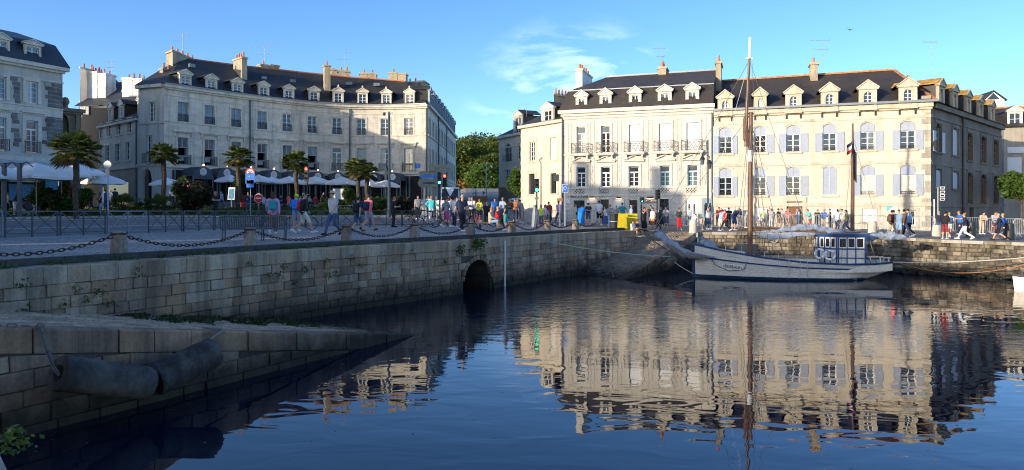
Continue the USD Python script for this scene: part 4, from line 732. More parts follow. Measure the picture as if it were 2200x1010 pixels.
wsign(1262,1283,428,435.5,'sign_white'); wsign(1319,1341,429,448,'sign_white','tall white menu board'); p = wsign(1382,1412,429,435,'sign_dark','dark sign with pale lettering'); text(p,'Due Castelli',fw_.w(fw_.spx(1398),zz(433.5),.102),t3(fw_,1),n3(fw_,1),.18,'sign_white')
wsign(1216,1226,427,436,'sign_white',lamp=False)
# mansard roof
zb0 = WE + .02; g = off(fw_,-.9); zk0,zk1 = g.zq(g.spx(1235),197),g.zq(g.spx(1520),182.5); g2 = off(fw_,-6.5); zr0,zr1 = g2.zq(g2.spx(1300),166),g2.zq(g2.spx(1515),152)
mb = MB(); roofgrid(mb,fw_,[(-.25,fw_.L + .05,.38,zb0),(.35,fw_.L + .05,-.55,zk0,zk1),(2.6,fw_.L + .05,-6.5,zr0,zr1),(.35,fw_.L,-12,zk0),(0,fw_.L,-12.5,zb0 - .4)])
A,B,C_,D_ = fw_.w(-.25,zb0,.38),fw_.w(.35,zk0,-.55),fw_.w(.35,zk0,-12),fw_.w(0,zb0 - .4,-12.5); mb.add([A,B,C_,D_],[[0,1,2,3]]); mb.add([B,fw_.w(2.6,zr0,-6.5),C_],[[0,1,2]])
E = [fw_.w(fw_.L + .05,z,o) for z,o in ((zb0,.38),(zk1,-.55),(zr1,-6.5),(zk1,-12),(zb0 - .4,-12.5))]; mb.add(E,[[0,1,2],[0,2,3],[0,3,4]])
roof = part(wb,'roof',mb,'slate_brown')
m = MB(); fw_.box(m,.35,fw_.L + .05,zk0 - .03,zk0 + .06,-.62,-.46,zk1 - .03,zk1 + .06); fw_.box(m,2.6,fw_.L + .05,zr0 - .04,zr0 + .1,-6.62,-6.38,zr1 - .04,zr1 + .1); part(roof,'ridge_flashing',m,'zinc')
for k,(x0,x1,yp,yb) in enumerate(((1237,1263,195,232),(1288,1315,191,230),(1351,1379,187,228),(1413,1444,183,225),(1472,1503,179.5,222))):
    q = fw_.spx((x0 + x1) / 2); w_ = fw_.spx(x1) - fw_.spx(x0) - .1; zp = fw_.zq(q,yp); dormer(wb,fw_,q,w_,WE + .05,zp - .55,zp,.15,-3.0,'white_stone','slate','slate_brown',pane='dark_room' if k == 2 else 'glass_pale',wframe='closed_blind',rows=2,sill=.1,jamb=.24,label='dormer with open dark window' if k == 2 else None)
chimney(wb,fw_,1237,1251,147,187,-4.8,4.2,'chimney_white',5); chimney(wb,fw_,1414,1431,143,164,-6.0,1.6,'chimney_stone',4); 
pipe(wb,fw_,.0,2.4,WE - .5,.14,.07); pipe(wb,fw_,fw_.L - .08,2.4,WE - .6,.14,.07)
mb = MB(); e0,e1 = fw_.w(0,2.1),fw_.w(0,2.1,-12); mb.quad(e1,e0,e0 + (0,0,WE - 2.1),e1 + (0,0,WE - 2.1)); part(wb,'end_wall',mb,'white_render')
# ================================================================== cream corner house and the pale house up the street
fc = Fac([(.95,74.2),(5.2,68.2)]); CE = 12.55
cb = thing('cream_corner_house','cream stone two storey corner house between the side street and the white house','building',loc(fc,2.7))
zz = lambda y: fc.zpx(1180,y)
hol = [(fc.spx(a),fc.spx(c),zz(y1),zz(y0)) for a,c,y0,y1 in ((1138.5,1150,300,343),(1182,1195.5,297,343),(1137,1149,371,416),(1183.5,1195.5,373,416))]
mb = MB(); fc.wall(mb,0,fc.L,2.3,CE,hol,depth=.25); uvpart(cb,'wall',mb,'cream_render')
tr = MB(); fc.box(tr,-.15,fc.L + .05,CE - .3,CE,0,.35); fc.box(tr,0,fc.L,zz(347) - .06,zz(347) + .08,.002,.05); [surround(tr,fc,h,.3,.05,head=.3) for h in hol]; part(cb,'mouldings',tr,'cream_stone')
for k,h in enumerate(hol): window(cb,fc,h,rows=4,pane='glass' if k != 1 else 'curtain',frame='white_paint' if k < 2 else 'black_paint')
for k in range(10):
    z = 2.7 + k * .95; m = MB(); fc.box(m,.0,.5 if k % 2 else .32,z,z + .45,.002,.03); part(cb,'quoin',m,'cream_stone')
mb = MB(); zrc = zz(205); roofgrid(mb,fc,[(-.1,fc.L,.3,CE),(1.2,fc.L,-5,zrc),(0,fc.L,-10,CE)]); mb.add([fc.w(-.1,CE,.3),fc.w(1.2,zrc,-5),fc.w(0,CE,-10)],[[0,1,2]]); part(cb,'roof',mb,'slate')
mb = MB(); e0,e1 = fc.w(0,2.3),fc.w(0,2.3,-10); mb.quad(e1,e0,e0 + (0,0,CE - 2.3),e1 + (0,0,CE - 2.3)); part(cb,'street_wall',mb,'pale_render')
q = fc.spx(1177); dormer(cb,fc,q,1.9,CE + .02,zz(234),zz(220),.05,-3.2,'white_stone','slate','slate',rows=2,jamb=.3)
chimney(cb,fc,1149.5,1157,201,232,-4.5,1.9,'chimney_stone',4); pipe(cb,fc,fc.L - .12,2.5,CE - .3)
m = MB(); fc.box(m,fc.spx(1191),fc.spx(1201),zz(390),zz(376),.1,.16); part(cb,'hanging_sign',m,'sign_dark')
fb = Fac([(-1.9,101),(1.8,94.0)]); BE = 14.2
bb = thing('pale_street_house','pale grey house with an arched window up the side street','building',loc(fb,4.5))
zz = lambda y: fb.zpx(1093,y)
hol = [(fb.spx(1084.5),fb.spx(1099),zz(347),zz(308),.9),(fb.spx(1085),fb.spx(1097),zz(391),zz(364)),(fb.spx(1112),fb.spx(1120),zz(345),zz(312))]
mb = MB(); fb.wall(mb,0,fb.L,3.0,BE,hol,depth=.25); uvpart(bb,'wall',mb,'pale_render')
tr = MB(); fb.box(tr,-.3,fb.L + .2,BE - .35,BE,0,.4); [fb.box(tr,0,fb.L,zz(y) - .1,zz(y) + .1,.002,.08) for y in (316,350,400)]; [surround(tr,fb,h,.2,.06,sill=False) for h in hol[1:]]; part(bb,'mouldings',tr,'limestone_plain')
m = MB(); fb.box(m,0,fb.L,3.0,zz(402),.003,.06); part(bb,'plinth',m,'brown_stone')
[window(bb,fb,(h[0],h[1],h[2],h[3]),frame='blue_grey_paint' if k == 0 else 'white_paint',rows=4) for k,h in enumerate(hol)]; railing(bb,fb,hol[0][0] - .2,hol[0][1] + .2,hol[0][2],hol[0][2] + .9,.25,9,deep=.2)
mb = MB(); roofgrid(mb,fb,[(-.2,fb.L,.3,BE),(.8,fb.L,-4,BE + 2.2),(-.2,fb.L,-9,BE)]); mb.add([fb.w(-.2,BE,.3),fb.w(.8,BE + 2.2,-4),fb.w(-.2,BE,-9)],[[0,1,2]]); part(bb,'roof',mb,'slate')
e0,e1 = fb.w(0,3),fb.w(0,3,-9); mb = MB(); mb.quad(e1,e0,e0 + (0,0,BE - 3),e1 + (0,0,BE - 3)); part(bb,'side_wall',mb,'pale_render')
q = fb.spx(1112); dormer(bb,fb,q,2.4,BE + .02,BE + 2.3,BE + 3.1,.0,-3,'limestone_plain',rows=2,pane='glass_pale'); chimney(bb,fb,1102,1121,244,262,-2.5,1.0,'chimney_stone',6); aerial(bb,1131,222,250,92,1.6,two=False)
# ================================================================== curved limestone terrace on the left of the street
HBP = [(-33.4,67.0),(-29.1,72.6),(-24.3,77.4),(-18.8,80.6),(-14.2,81.0),(-9.65,80.0)]
hp_ = spline([(*p,0) for p in HBP],40); fh = Fac(hp_,step=.75); HE = 15.75
hb = thing('curved_terrace','curved pale limestone terrace with ten dormers and awnings along its ground floor','building',(-20,82,3.8))
hcx = [393,450,507,562.7,617,671,724,776.5,827.6,877.7]
S = [fh.spx(x) for x in hcx]; wv = .52
zz = lambda y: fh.zpx(724,y)
T2,T1 = (zz(289),zz(253)),(zz(366.5),zz(318))
hol = []
for q in S: hol += [(q - wv,q + wv,*T2),(q - wv - .02,q + wv + .02,*T1)]
mb = MB(); fh.wall(mb,0,fh.L,3.3,HE,hol,depth=.24); uvpart(hb,'wall',mb,'limestone')
tr = MB(); fh.box(tr,-.1,fh.L + .05,HE - .28,HE,0,.36); fh.box(tr,0,fh.L,HE - .45,HE - .283,0,.2); fh.box(tr,0,fh.L,HE - 1.05,HE - .97,.002,.05)
fh.box(tr,0,fh.L,zz(290) - .08,zz(290) + .06,.002,.08); fh.box(tr,0,fh.L,zz(372) - .12,zz(372) + .12,.002,.22); fh.box(tr,0,fh.L,zz(352) - .05,zz(352) + .05,.002,.05)
for q in S:
    surround(tr,fh,(q - wv,q + wv,*T2),.17,.05,sill=False,head=.18); surround(tr,fh,(q - wv,q + wv,*T1),.2,.06,sill=False,head=.2)
    z = zz(307); fh.box(tr,q - wv - .55,q + wv + .55,z - .05,z + .1,.002,.26); fh.box(tr,q - wv - .48,q + wv + .48,z - .13,z - .053,.002,.16); [fh.box(tr,p,p + .14,z - .5,z - .133,.002,.14) for p in (q - wv - .42,q + wv + .28)]
part(hb,'cornice',tr,'limestone_plain')
for i,q in enumerate(S):
    window(hb,fh,(q - wv,q + wv,*T2),frame='blue_grey_paint' if i < 4 else 'white_paint',pane='glass' if i > 3 else 'glass_pale',rows=4); railing(hb,fh,q - wv,q + wv,T2[0],T2[0] + .75,.05,11,name='window_guard')
    h = (q - wv - .02,q + wv + .02,*T1)
    if i < 6:   # opened restaurant windows: a room with a laid table behind
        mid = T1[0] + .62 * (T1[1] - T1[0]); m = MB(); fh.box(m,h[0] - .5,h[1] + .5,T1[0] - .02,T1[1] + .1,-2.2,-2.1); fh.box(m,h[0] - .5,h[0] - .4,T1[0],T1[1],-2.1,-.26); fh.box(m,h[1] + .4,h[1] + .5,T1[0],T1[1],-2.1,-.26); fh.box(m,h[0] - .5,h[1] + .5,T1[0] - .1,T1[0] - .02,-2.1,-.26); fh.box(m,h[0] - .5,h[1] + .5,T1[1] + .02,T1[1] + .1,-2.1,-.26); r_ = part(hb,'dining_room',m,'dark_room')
        m = MB(); fh.box(m,q - .38,q + .3,T1[0] + .35,T1[0] + .78,-.95,-.45); part(r_,'tablecloth',m,'cloth_white'); window(hb,fh,(h[0],h[1],mid,T1[1]),frame='blue_grey_paint',pane='glass_pale',rows=1); m = MB(); fh.box(m,h[0] + .02,h[0] + .08,T1[0],mid,-.6,-.2); fh.box(m,h[1] - .08,h[1] - .02,T1[0],mid,-.6,-.2); part(hb,'open_casement',m,'blue_grey_paint')
    else: window(hb,fh,h,frame='white_paint' if i != 7 else 'blue_grey_paint',pane='glass_pale' if i in (7,8) else 'glass',rows=3,top=.55)
    for p in (q - wv - .32,q + wv + .2): m = MB(); fh.box(m,p,p + .12,T1[0] - .05,T1[0] + .95,.0,.28); part(hb,'balcony_pier',m,'limestone_plain')
    railing(hb,fh,q - wv - .2,q + wv + .2,T1[0] - .05,T1[0] + .85,.2,13)
for x in (536,751): pipe(hb,fh,fh.spx(x),3.6,HE - .4,.14,.08)
pipe(hb,fh,fh.L - .12,3.6,HE - .4,.14,.08)
# left return wall and right street side
fl = Fac([(-36.5,68.2),(-33.42,67.02)]); h1 = [(fl.spx(320),fl.spx(333),fl.zpx(326,262),fl.zpx(326,219)),(fl.spx(315),fl.spx(328),fl.zpx(322,350),fl.zpx(322,291)),(fl.spx(305),fl.spx(326),3.7,fl.zpx(316,363),.95)]
mb = MB(); fl.wall(mb,0,fl.L,3.3,HE,h1,depth=.3); uvpart(hb,'return_wall',mb,'limestone_plain'); tr = MB(); fl.box(tr,-.1,fl.L,HE - .3,HE,0,.34); [fl.box(tr,0,fl.L,z - .08,z + .08,.002,.09) for z in (fl.zpx(330,264),fl.zpx(330,355))]; [surround(tr,fl,h,.16,.05,sill=False) for h in h1[:2]]; part(hb,'return_mouldings',tr,'limestone_plain')
[window(hb,fl,h,rows=4,pane='glass') for h in h1[:2]]; m = MB(); fl.box(m,h1[2][0],h1[2][1],3.6,h1[2][3],-.9,-.8); part(hb,'doorway',m,'dark_room','arched dark doorway'); railing(hb,fl,h1[1][0] - .25,h1[1][1] + .25,h1[1][2],h1[1][2] + .9,.3,9,deep=.3)
fsr = Fac([(-9.66,79.98),(-9.4,97.0),(-9.35,116.0)],step=6.0); n_ = 11; hol = []
for k in range(n_): q = 1.6 + k * 3.15; hol += [(q - .5,q + .5,zz(289),zz(253)),(q - .5,q + .5,zz(366),zz(318)),(q - .6,q + .6,4.4,zz(385))]
mb = MB(); fsr.wall(mb,0,fsr.L,3.3,HE,hol,depth=.22); uvpart(hb,'street_wall',mb,'limestone'); tr = MB(); fsr.box(tr,0.3,fsr.L,HE - .3,HE,0,.34); [fsr.box(tr,0,fsr.L,z - .08,z + .08,.002,.12) for z in (zz(290),zz(372))]
for h in hol: surround(tr,fsr,h,.15,.08,sill=False)
part(hb,'street_mouldings',tr,'limestone_plain')
for h in hol: window(hb,fsr,h,rows=3)
pipe(hb,fsr,9.2,4,HE,.15,.08); pipe(hb,fsr,19,4.5,HE,.15,.08)
for k in range(n_): dormer(hb,fsr,1.6 + k * 3.15,1.25,HE + .02,HE + 1.7,HE + 2.25,.1,-3,'blue_grey_paint',rows=2)
g = off(fh,-6.3); RZ = [(389,124),(500,139),(601,150),(696,160),(800,169),(871,175)]; gq = [g.spx(x) for x,y in RZ]; gz_ = [g.zq(q,y) for q,(x,y) in zip(gq,RZ)]
ns = 24; P = []
for i in range(ns + 1):
    t = i / ns; q0 = -.1 + t * (fh.L + .3); qr = gq[0] + t * (gq[-1] - gq[0]); zr = float(np.interp(qr,gq,gz_)); rp_ = g.w(qr,zr); q0r = t * fh.L; bk_ = (1 - t) ** 2 * np.array([-32.9,77.5]) + 2 * t * (1 - t) * np.array([-27.,97.]) + t * t * np.array([-12.5,92.]); P.append([fh.w(q0,HE,.4),rp_,np.array([*bk_,HE])])
mb = MB(); mb.grid(np.array(P)); A = fl.w(-.1,HE,.4); rp0 = P[0][1]; mb.add([A,P[0][0],rp0],[[0,1,2]]); mb.add([A,rp0,P[0][2],fl.w(-.1,HE,-10)],[[0,1,2,3]]); rpl = P[-1][1]; se = fsr.w(fsr.L,HE,.4); sr2 = fsr.w(fsr.L,rpl[2] - .4,-5.5); mb.add([P[-1][0],se,sr2,rpl],[[0,1,2,3]]); mb.add([rpl,sr2,fsr.w(fsr.L,HE,-12),P[-1][2]],[[0,1,2,3]]); mb.add([se,fsr.w(fsr.L,HE,-12),sr2],[[0,1,2]])
roof = part(hb,'roof',mb,'slate'); m = MB()
for i in range(ns): a,b = P[i][1],P[i + 1][1]; [m.bar(a + (b - a) * t,a + (b - a) * (t + .23),.2,.16) for t in (0,.25,.5,.75)]
part(roof,'ridge_tiles',m,'terracotta'); m = MB(); fh.box(m,0,fh.L,HE,HE + .1,.34,.46); part(roof,'gutter',m,'zinc')
m = MB()
for x,y in ((452,147),(597,171),(654,176),(753,179),(800,181)):
    for oo in (-2.6,):
        m = MB(); k = off(fh,-3.9); q = k.spx(x); z = k.zq(q,y); fh.box(m,fh.spx(x) - .28,fh.spx(x) + .28,z - .25,z + .12,-3.95,-3.6); part(roof,'skylight',m,'glass_pale')
for x,yp in ((399,150),(455,160),(511,168),(567,175),(621,182),(675,186),(727,188),(779,190),(830,191.5),(880,190.5)):
    q = fh.spx(x); zp = fh.zq(q,yp); dormer(hb,fh,q,1.15,HE + .12,zp - .5,zp,.0,-3.2,'limestone_plain','slate','slate',rows=3,pane='glass_pale' if x < 560 else 'glass',sill=.1,jamb=.16,finial=x > 700)

P1,P2,P3 = at(357,106,73.4),at(371,106,72.2),at(425,112,77.5); P4 = P1 + P3 - P2; m = MB(); zt_ = P2[2]; m.hexa([(*p[:2],z_) for z_ in (14.5,zt_) for p in (P1,P2,P3,P4)]); cc_ = (P1 + P3) / 2; m.hexa([(*(cc_ + (p - cc_) * 1.06)[:2],z_) for z_ in (zt_ - .25,zt_ - .08) for p in (P1,P2,P3,P4)]); kc = part(hb,'chimney',m,'chimney_stone','broad stone chimney stack')
for t_ in (.1,.3,.5,.7,.9): m = MB(); c_ = (P1 + P2) / 2 + (P3 - P2) * t_; m.lathe([(.15,0),(.12,.1),(.11,.5),(.13,.55),(.06,.56)],(*c_[:2],zt_),8); part(kc,'chimney_pot',m,'terracotta')
chimney(hb,fh,520,531,122,188,-2.9,2.2,'chimney_stone',4); chimney(hb,fh,697.5,710,139,205,-2.4,.9,'chimney_stone',1)
for x0,x1,y0,y1,p in ((560,579,138,152,1),(581,600,139,152,0),(712,724,147,160,0),(727,752,151,162,2),(773,790,156,167,1),(791,808,157,168,1),(835,853,155,172,1),(854,872,157,174,0)): chimney(hb,fh,x0,x1,y0,y1,-6.6,1.0,'chimney_stone',p)
chimney(hb,fh,872,896,175,195,-8.2,1.4,'chimney_stone',2); chimney(hb,fh,897,912,173,192,-9,2.2,'chimney_stone',0); chimney(hb,fl,322,350,146,172,-2.5,1.2,'chimney_stone',2)
for x,y0,y1 in ((393,72,110),(569,100,136),(740,111,152),(897,158,175)): aerial(hb,x,y0,y1,85,1.9)
m = MB(); m.bar(fh.w(fh.L - 1.55,zz(356),.05),fh.w(fh.L - .95,zz(356),.05),.03,.5); plain('sign_blue',(.03,.16,.55),.5); part(hb,'street_sign',m,'sign_blue','small blue street sign')
# arched canopies with a round emblem
plain('canopy_grey',(.055,.066,.075),.75); plain('canopy_frame',(.10,.135,.155),.5); plain('emblem_white',(.62,.62,.62),.6); plain('emblem_grey',(.25,.25,.25),.6); glow('bulb',(1.,.62,.28),6.)
for x in (410,462,515,567,617,668,718,764,811,857):
    q = fh.spx(x); r,R_ = 1.02,.95; z0 = 3.9; zs = zz(389.5); m = MB(); an = np.linspace(0,math.pi,13); arc = [(q - r * math.cos(a),zs + R_ * math.sin(a)) for a in an]; o1 = 2.3
    m.grid(np.array([[fh.w(s_,z_,.0) for s_,z_ in arc],[fh.w(s_,z_,o1) for s_,z_ in arc]])); m.add([fh.w(q,zs,o1),*[fh.w(s_,z_,o1) for s_,z_ in arc]],[[0,i,i + 1] for i in range(1,13)]); m.quad(*fh.w([q - r,q + r,q + r,q - r],[zs - .3,zs - .3,zs,zs],o1)); c = part(hb,'canopy',m,'canopy_grey')
    cc = fh.w(q,zs + .42,o1 + .02); nn = n3(fh,q); tt = t3(fh,q); e = MB(); rr = .36; e.add([cc,*[cc + rr * (math.cos(a) * tt + math.sin(a) * np.array([0,0,1])) for a in np.linspace(0,2 * math.pi,21)[:-1]]],[[0,i,i % 20 + 1] for i in range(1,21)]); part(c,'emblem',e,'emblem_white')
    e = MB(); ring(e,cc + nn * .012,nn,.27,.012,18); ring(e,cc + nn * .012,nn,.16,.012,14); e.bar(cc + nn * .012 - tt * .09,cc + nn * .012 + tt * .09,.02); e.bar(cc + nn * .012 - (0,0,.1),cc + nn * .012 + (0,0,.1),.02); part(c,'emblem_print',e,'emblem_grey')
    m = MB(); [fh.box(m,s_ - .05,s_ + .05,z0,zs,o1 - .1,o1) for s_ in (q - r,q + r)]; [fh.box(m,s_ - .04,s_ + .04,z0,zs,.3,.4) for s_ in (q - r,q + r)]; fh.box(m,q - r,q + r,z0,z0 + .6,o1 - .08,o1 - .02); part(c,'canopy_posts',m,'canopy_frame',kind='stuff'); b_ = MB(); b_.tm(trimesh.creation.icosphere(1,.07).apply_translation(fh.w(q,zs + R_ + .12,o1 + .05))); part(c,'bulb',b_,'bulb')
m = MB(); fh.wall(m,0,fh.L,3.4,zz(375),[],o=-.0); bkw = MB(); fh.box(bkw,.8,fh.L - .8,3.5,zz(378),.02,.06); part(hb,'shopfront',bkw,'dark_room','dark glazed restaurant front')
for q in np.arange(1.0,fh.L - .5,1.55): m = MB(); fh.box(m,q - .09,q + .09,3.5,zz(378),.07,.16); part(hb,'shopfront_post',m,'canopy_frame')
# ================================================================== left wing, seen at its end
fL = Fac([(-46.3,43.2),(-43.1,48.6),(-40.0,54.3),(-37.85,58.8)],step=1.0)
lb = thing('weathered_townhouse','town house of dark weathered ashlar with slate mansard and dormers at the left edge','building',(-42,52,3.7)); zl = lambda x,y: fL.zpx(x,y); LE = 15.6
a0 = fL.spx(56); c0 = fL.spx(81); b0 = fL.spx(13); sp = (a0 + c0) / 2 - (b0 - (c0 - a0) / 2); cs = [(a0 + c0) / 2 - k * sp for k in range(4)]; hw = (c0 - a0) / 2; U,D = (zl(68,222),zl(68,175)),(zl(64,328),zl(64,259)); hol = []
for q in cs: hol += [(q - hw,q + hw,*U),(q - hw,q + hw,*D)]
mb = MB(); fL.wall(mb,0,fL.L,3.3,LE,hol,depth=.24); uvpart(lb,'wall',mb,'ashlar_joint')
tr = MB(); fL.box(tr,0,fL.L + .35,LE - .3,LE,0,.42); fL.box(tr,0,fL.L + .1,LE - .5,LE - .303,0,.22); fL.box(tr,0,fL.L + .04,LE - 1.35,LE - 1.22,.002,.08); z = zl(100,236); fL.box(tr,0,fL.L,z - .55,z + .1,.002,.05); fL.box(tr,0,fL.L,z + .1,z + .2,.002,.12); z4 = zl(100,344); fL.box(tr,0,fL.L + .1,z4 - .2,z4 + .15,.0,.4)
for q in cs: surround(tr,fL,(q - hw,q + hw,*U),.26,.07,sill=False,head=.3); surround(tr,fL,(q - hw,q + hw,*D),.3,.07,sill=False,head=.35); zt = D[1] + .6; fL.box(tr,q - hw - .45,q + hw + .45,zt,zt + .14,.002,.2)
part(lb,'mouldings',tr,'limestone_plain'); r3 = np.random.default_rng(11)
for z0,z1,hs in ((zl(100,230),LE - 1.38,U),(zl(100,320),zl(100,244),D)):
    rows = int((z1 - z0) / .33); hgt = (z1 - z0) / rows
    for r in range(rows):
        q = fL.spx(2) - .5 + (r % 2) * .25
        while q < fL.L - .1:
            e = min(q + r3.uniform(.42,.62),fL.L - .01); zc_ = z0 + r * hgt
            if not any(e > c - hw - .27 and q < c + hw + .27 and zc_ < hs[1] + (.35 if hs is U else .8) and zc_ + hgt > hs[0] - .05 for c in cs) and e - q > .12: part(lb,'ashlar_block',stone(fL,q + .018,e - .018,zc_ + .018,zc_ + hgt - .018,.035,dep=.04,ch=.012),'ashlar_grey' if r3.random() < .92 else 'limestone_dark')
            q = e
for i,q in enumerate(cs[:3]):
    window(lb,fL,(q - hw,q + hw,*U),pane=['curtain','glass_pale'] if i == 0 else 'glass_pale',rows=4,cells=i < 2); window(lb,fL,(q - hw,q + hw,*D),rows=4,pane='glass_pale',top=.7,cells=i < 2); railing(lb,fL,q - hw - .15,q + hw + .15,D[0],D[0] + .9,.2,11,deep=.2)
mb = MB(); gm = off(fL,-.9); zk = gm.zq(gm.spx(60),86); roofgrid(mb,fL,[(0,fL.L + .4,.45,LE + .02),(0,fL.L - .05,-.9,zk),(0,fL.L - .3,-6,zk + 1.6),(0,fL.L,-12,LE)]); e = [fL.w(fL.L + .4,LE + .02,.45),fL.w(fL.L - .05,zk,-.9),fL.w(fL.L - .3,zk + 1.6,-6),fL.w(fL.L,LE,-12)]; mb.add(e,[[0,3,2],[0,2,1]]); part(lb,'roof',mb,'slate_blue')
e0,e1 = fL.w(fL.L,3.3),fL.w(fL.L,3.3,-12); mb = MB(); mb.quad(e0,e1,e1 + (0,0,LE - 3.3),e0 + (0,0,LE - 3.3)); part(lb,'end_wall',mb,'limestone_dark')
for q,x in ((cs[0],74),(cs[1],8)): dormer(lb,fL,q + .05,1.25,LE + .1,fL.zq(q,97 if x > 50 else 84),fL.zq(q,86 if x > 50 else 71),.05,-4.5,'limestone_plain','slate_blue','slate',rows=3,pane='glass_pale',jamb=.15)
q = fL.L - .9; chimney(lb,fL,-40,-20,60,90,-6,1.5,'chimney_stone',3)
m = MB(); za,zb = zl(60,345),zl(60,368); P = [[fL.w(s_,za,.1),fL.w(s_,zb,3.4),fL.w(s_,zb - .35,3.42)] for s_ in np.linspace(1.0,fL.L - .2,8)]; m.grid(np.array(P)); plain('awning_cloth',(.48,.47,.47),.8,var=.1); part(lb,'awning',m,'awning_cloth','wide pale grey awning'); m = MB(); fL.box(m,0,fL.L,3.5,zl(60,350),.01,.05); part(lb,'shopfront',m,'dark_room')
for s_,wd,zt,hh,mm,tx,tm,th in ((fL.spx(52),1.2,388,.5,'sign_white','TABAC','red_paint',.34),(fL.spx(112),.6,381,.3,'sign_white','LOTO','red_paint',.26)):
    if 'red_paint' not in M: plain('red_paint',(.50,.025,.02),.5); plain('magenta',(.36,.02,.20),.6); plain('display_blue',(.05,.22,.38),.5,var=.7,vs=9.); plain('green_sign',(.10,.34,.12),.6)
    z = fL.zq(s_,zt); m = MB(); fL.box(m,s_ - wd,s_ + wd,z - .12,z + hh,.07,.12); p = part(lb,'shop_sign',m,mm); text(p,tx,fL.w(s_,z,.125),t3(fL,s_),n3(fL,s_),th,tm); m = MB(); fL.box(m,s_ - wd,s_ + wd,z - 1.6,z - .3,.07,.11); part(lb,'shop_display',m,'display_blue',kind=None)
# ================================================================== stone town gate and the houses behind
fg = Fac([(-40.2,61.4),(-38.85,62.95)]); gt_ = thing('stone_gate','old brown stone gate pavilion with a niche between the houses','gate',loc(fg,3.7)); zg_ = lambda y: fg.zpx(145,y); top = zg_(233)
h = (fg.spx(127),fg.spx(148),zg_(288),zg_(247),.8); mb = MB(); fg.wall(mb,0,fg.L,3.4,top,[h],depth=.5); uvpart(gt_,'wall',mb,'brown_stone'); m = MB(); fg.box(m,h[0],h[1],h[2],h[3],-.6,-.5); part(gt_,'niche',m,'brown_stone')
m = MB(); fg.box(m,-.2,fg.L + .25,top - .3,top,0,.4); fg.box(m,-.1,fg.L + .12,top - .5,top - .303,0,.22); z = zg_(300); fg.box(m,-.1,fg.L + .1,z - .15,z + .12,0,.25)
for q in (.25,fg.L - .45): fg.box(m,q,q + .3,z + .13,top - .51,0,.16)
z = zg_(338); fg.box(m,-.1,fg.L + .1,z - .15,z + .12,0,.25); part(gt_,'mouldings',m,'brown_stone'); mb = MB(); fg.box(mb,.02,fg.L - .02,3.4,top - .02,-5,-.62); part(gt_,'gate_body',mb,'brown_stone')
m = MB(); c = fg.w(.9,top,-.3); m.lathe([(.3,0),(.18,.25),(.34,.6),(.22,.95),(0,1.05)],c,8); part(gt_,'finial',m,'brown_stone'); m = MB(); fg.box(m,h[0] - .1,h[1] + .1,z - 3,z - .2,-.02,.03); part(gt_,'archway',m,'dark_room')
fm = Fac([(-44.6,75.5),(-36.65,68.6)]); MZ = 12.7
mh = thing('narrow_street_house','pale two storey house with three small dormers beside the curved terrace','building',loc(fm,3.8)); zm = lambda x,y: fm.zpx(x,y); hol = []
for cx in (196,213.5,234.5,255.5,278.5): hol.append((fm.spx(cx - 5),fm.spx(cx + 5.6),zm(256,289),zm(256,261)))
for cx in (212,231,252.5,274.5): hol.append((fm.spx(cx - 5),fm.spx(cx + 5.6),zm(252,347),zm(252,309)))
mb = MB(); fm.wall(mb,0,fm.L,3.4,MZ,hol,depth=.2); uvpart(mh,'wall',mb,'pale_render'); tr = MB(); fm.box(tr,-.1,fm.L,MZ - .25,MZ,0,.3); z = zm(250,362); fm.box(tr,0,fm.L,z - .15,z + .15,.002,.2); [surround(tr,fm,h,.14,.04) for h in hol]; part(mh,'mouldings',tr,'white_stone'); [window(mh,fm,h,rows=3,frame='white_paint') for h in hol]
mb = MB(); roofgrid(mb,fm,[(-.1,fm.L,.35,MZ),(.3,fm.L,-4.6,MZ + 2.6),(.3,fm.L,-10,MZ - .5)]); part(mh,'roof',mb,'slate_brown'); [dormer(mh,fm,fm.spx(x),.95,MZ + .3,MZ + 2.0,MZ + 2.55,-.9,-4,'white_stone','slate_brown','slate_brown',rows=3,jamb=.1) for x in (217,239,279.5)]
m = MB(); fm.box(m,.3,fm.L - .3,3.7,z - .2,.0,.06); part(mh,'shopfront',m,'limestone_dark'); m = MB(); fm.box(m,fm.spx(235),fm.spx(278),3.8,zm(255,393),.07,.1); part(mh,'shop_window',m,'glass_warm'); text(mh,'LA BOU',fm.w(fm.spx(222),zm(222,366),.07),t3(fm,2),n3(fm,2),.3,'black_paint'); text(mh,'DE',fm.w(fm.spx(222),zm(222,374),.07),t3(fm,2),n3(fm,2),.28,'black_paint'); pipe(mh,fm,fm.L - .3,3.8,MZ,.15,.07)
# slate roofed houses behind with white chimney stacks
f2 = Fac([(-51.2,82.5),(-40,80)]); bh = thing('slate_roofed_house','old house with a blue slate roof and white chimney stacks behind the gate','building',loc(f2,4)); z2 = lambda x,y: f2.zpx(x,y); E2 = z2(250,226)
mb = MB(); f2.box(mb,0,f2.L,4,E2,-7.8,0); part(bh,'wall',mb,'iron'); mb = MB(); g2 = off(f2,-4.5); zr = g2.zq(g2.spx(230),180); roofgrid(mb,f2,[(-.3,f2.L + .2,.4,E2),(0,f2.L - 1.5,-4.5,zr),(0,f2.L,-8,E2)]); mb.add([f2.w(f2.L + .2,E2,.4),f2.w(f2.L,E2,-8),f2.w(f2.L - 1.5,zr,-4.5)],[[0,1,2]]); rf = part(bh,'roof',mb,'slate_blue'); m = MB(); [f2.box(m,q,q + .4,zr - .05,zr + .12,-4.62,-4.38) for q in np.arange(0,f2.L - 1.8,.45)]; part(rf,'ridge_tiles',m,'terracotta')
window(bh,f2,(f2.spx(174),f2.spx(193),z2(183,247),z2(183,229)),dep=-.12,rows=2); m = MB(); f2.box(m,f2.spx(240),f2.spx(247),z2(244,199),z2(244,193),-2.6,-2.0); part(rf,'skylight',m,'glass_pale')
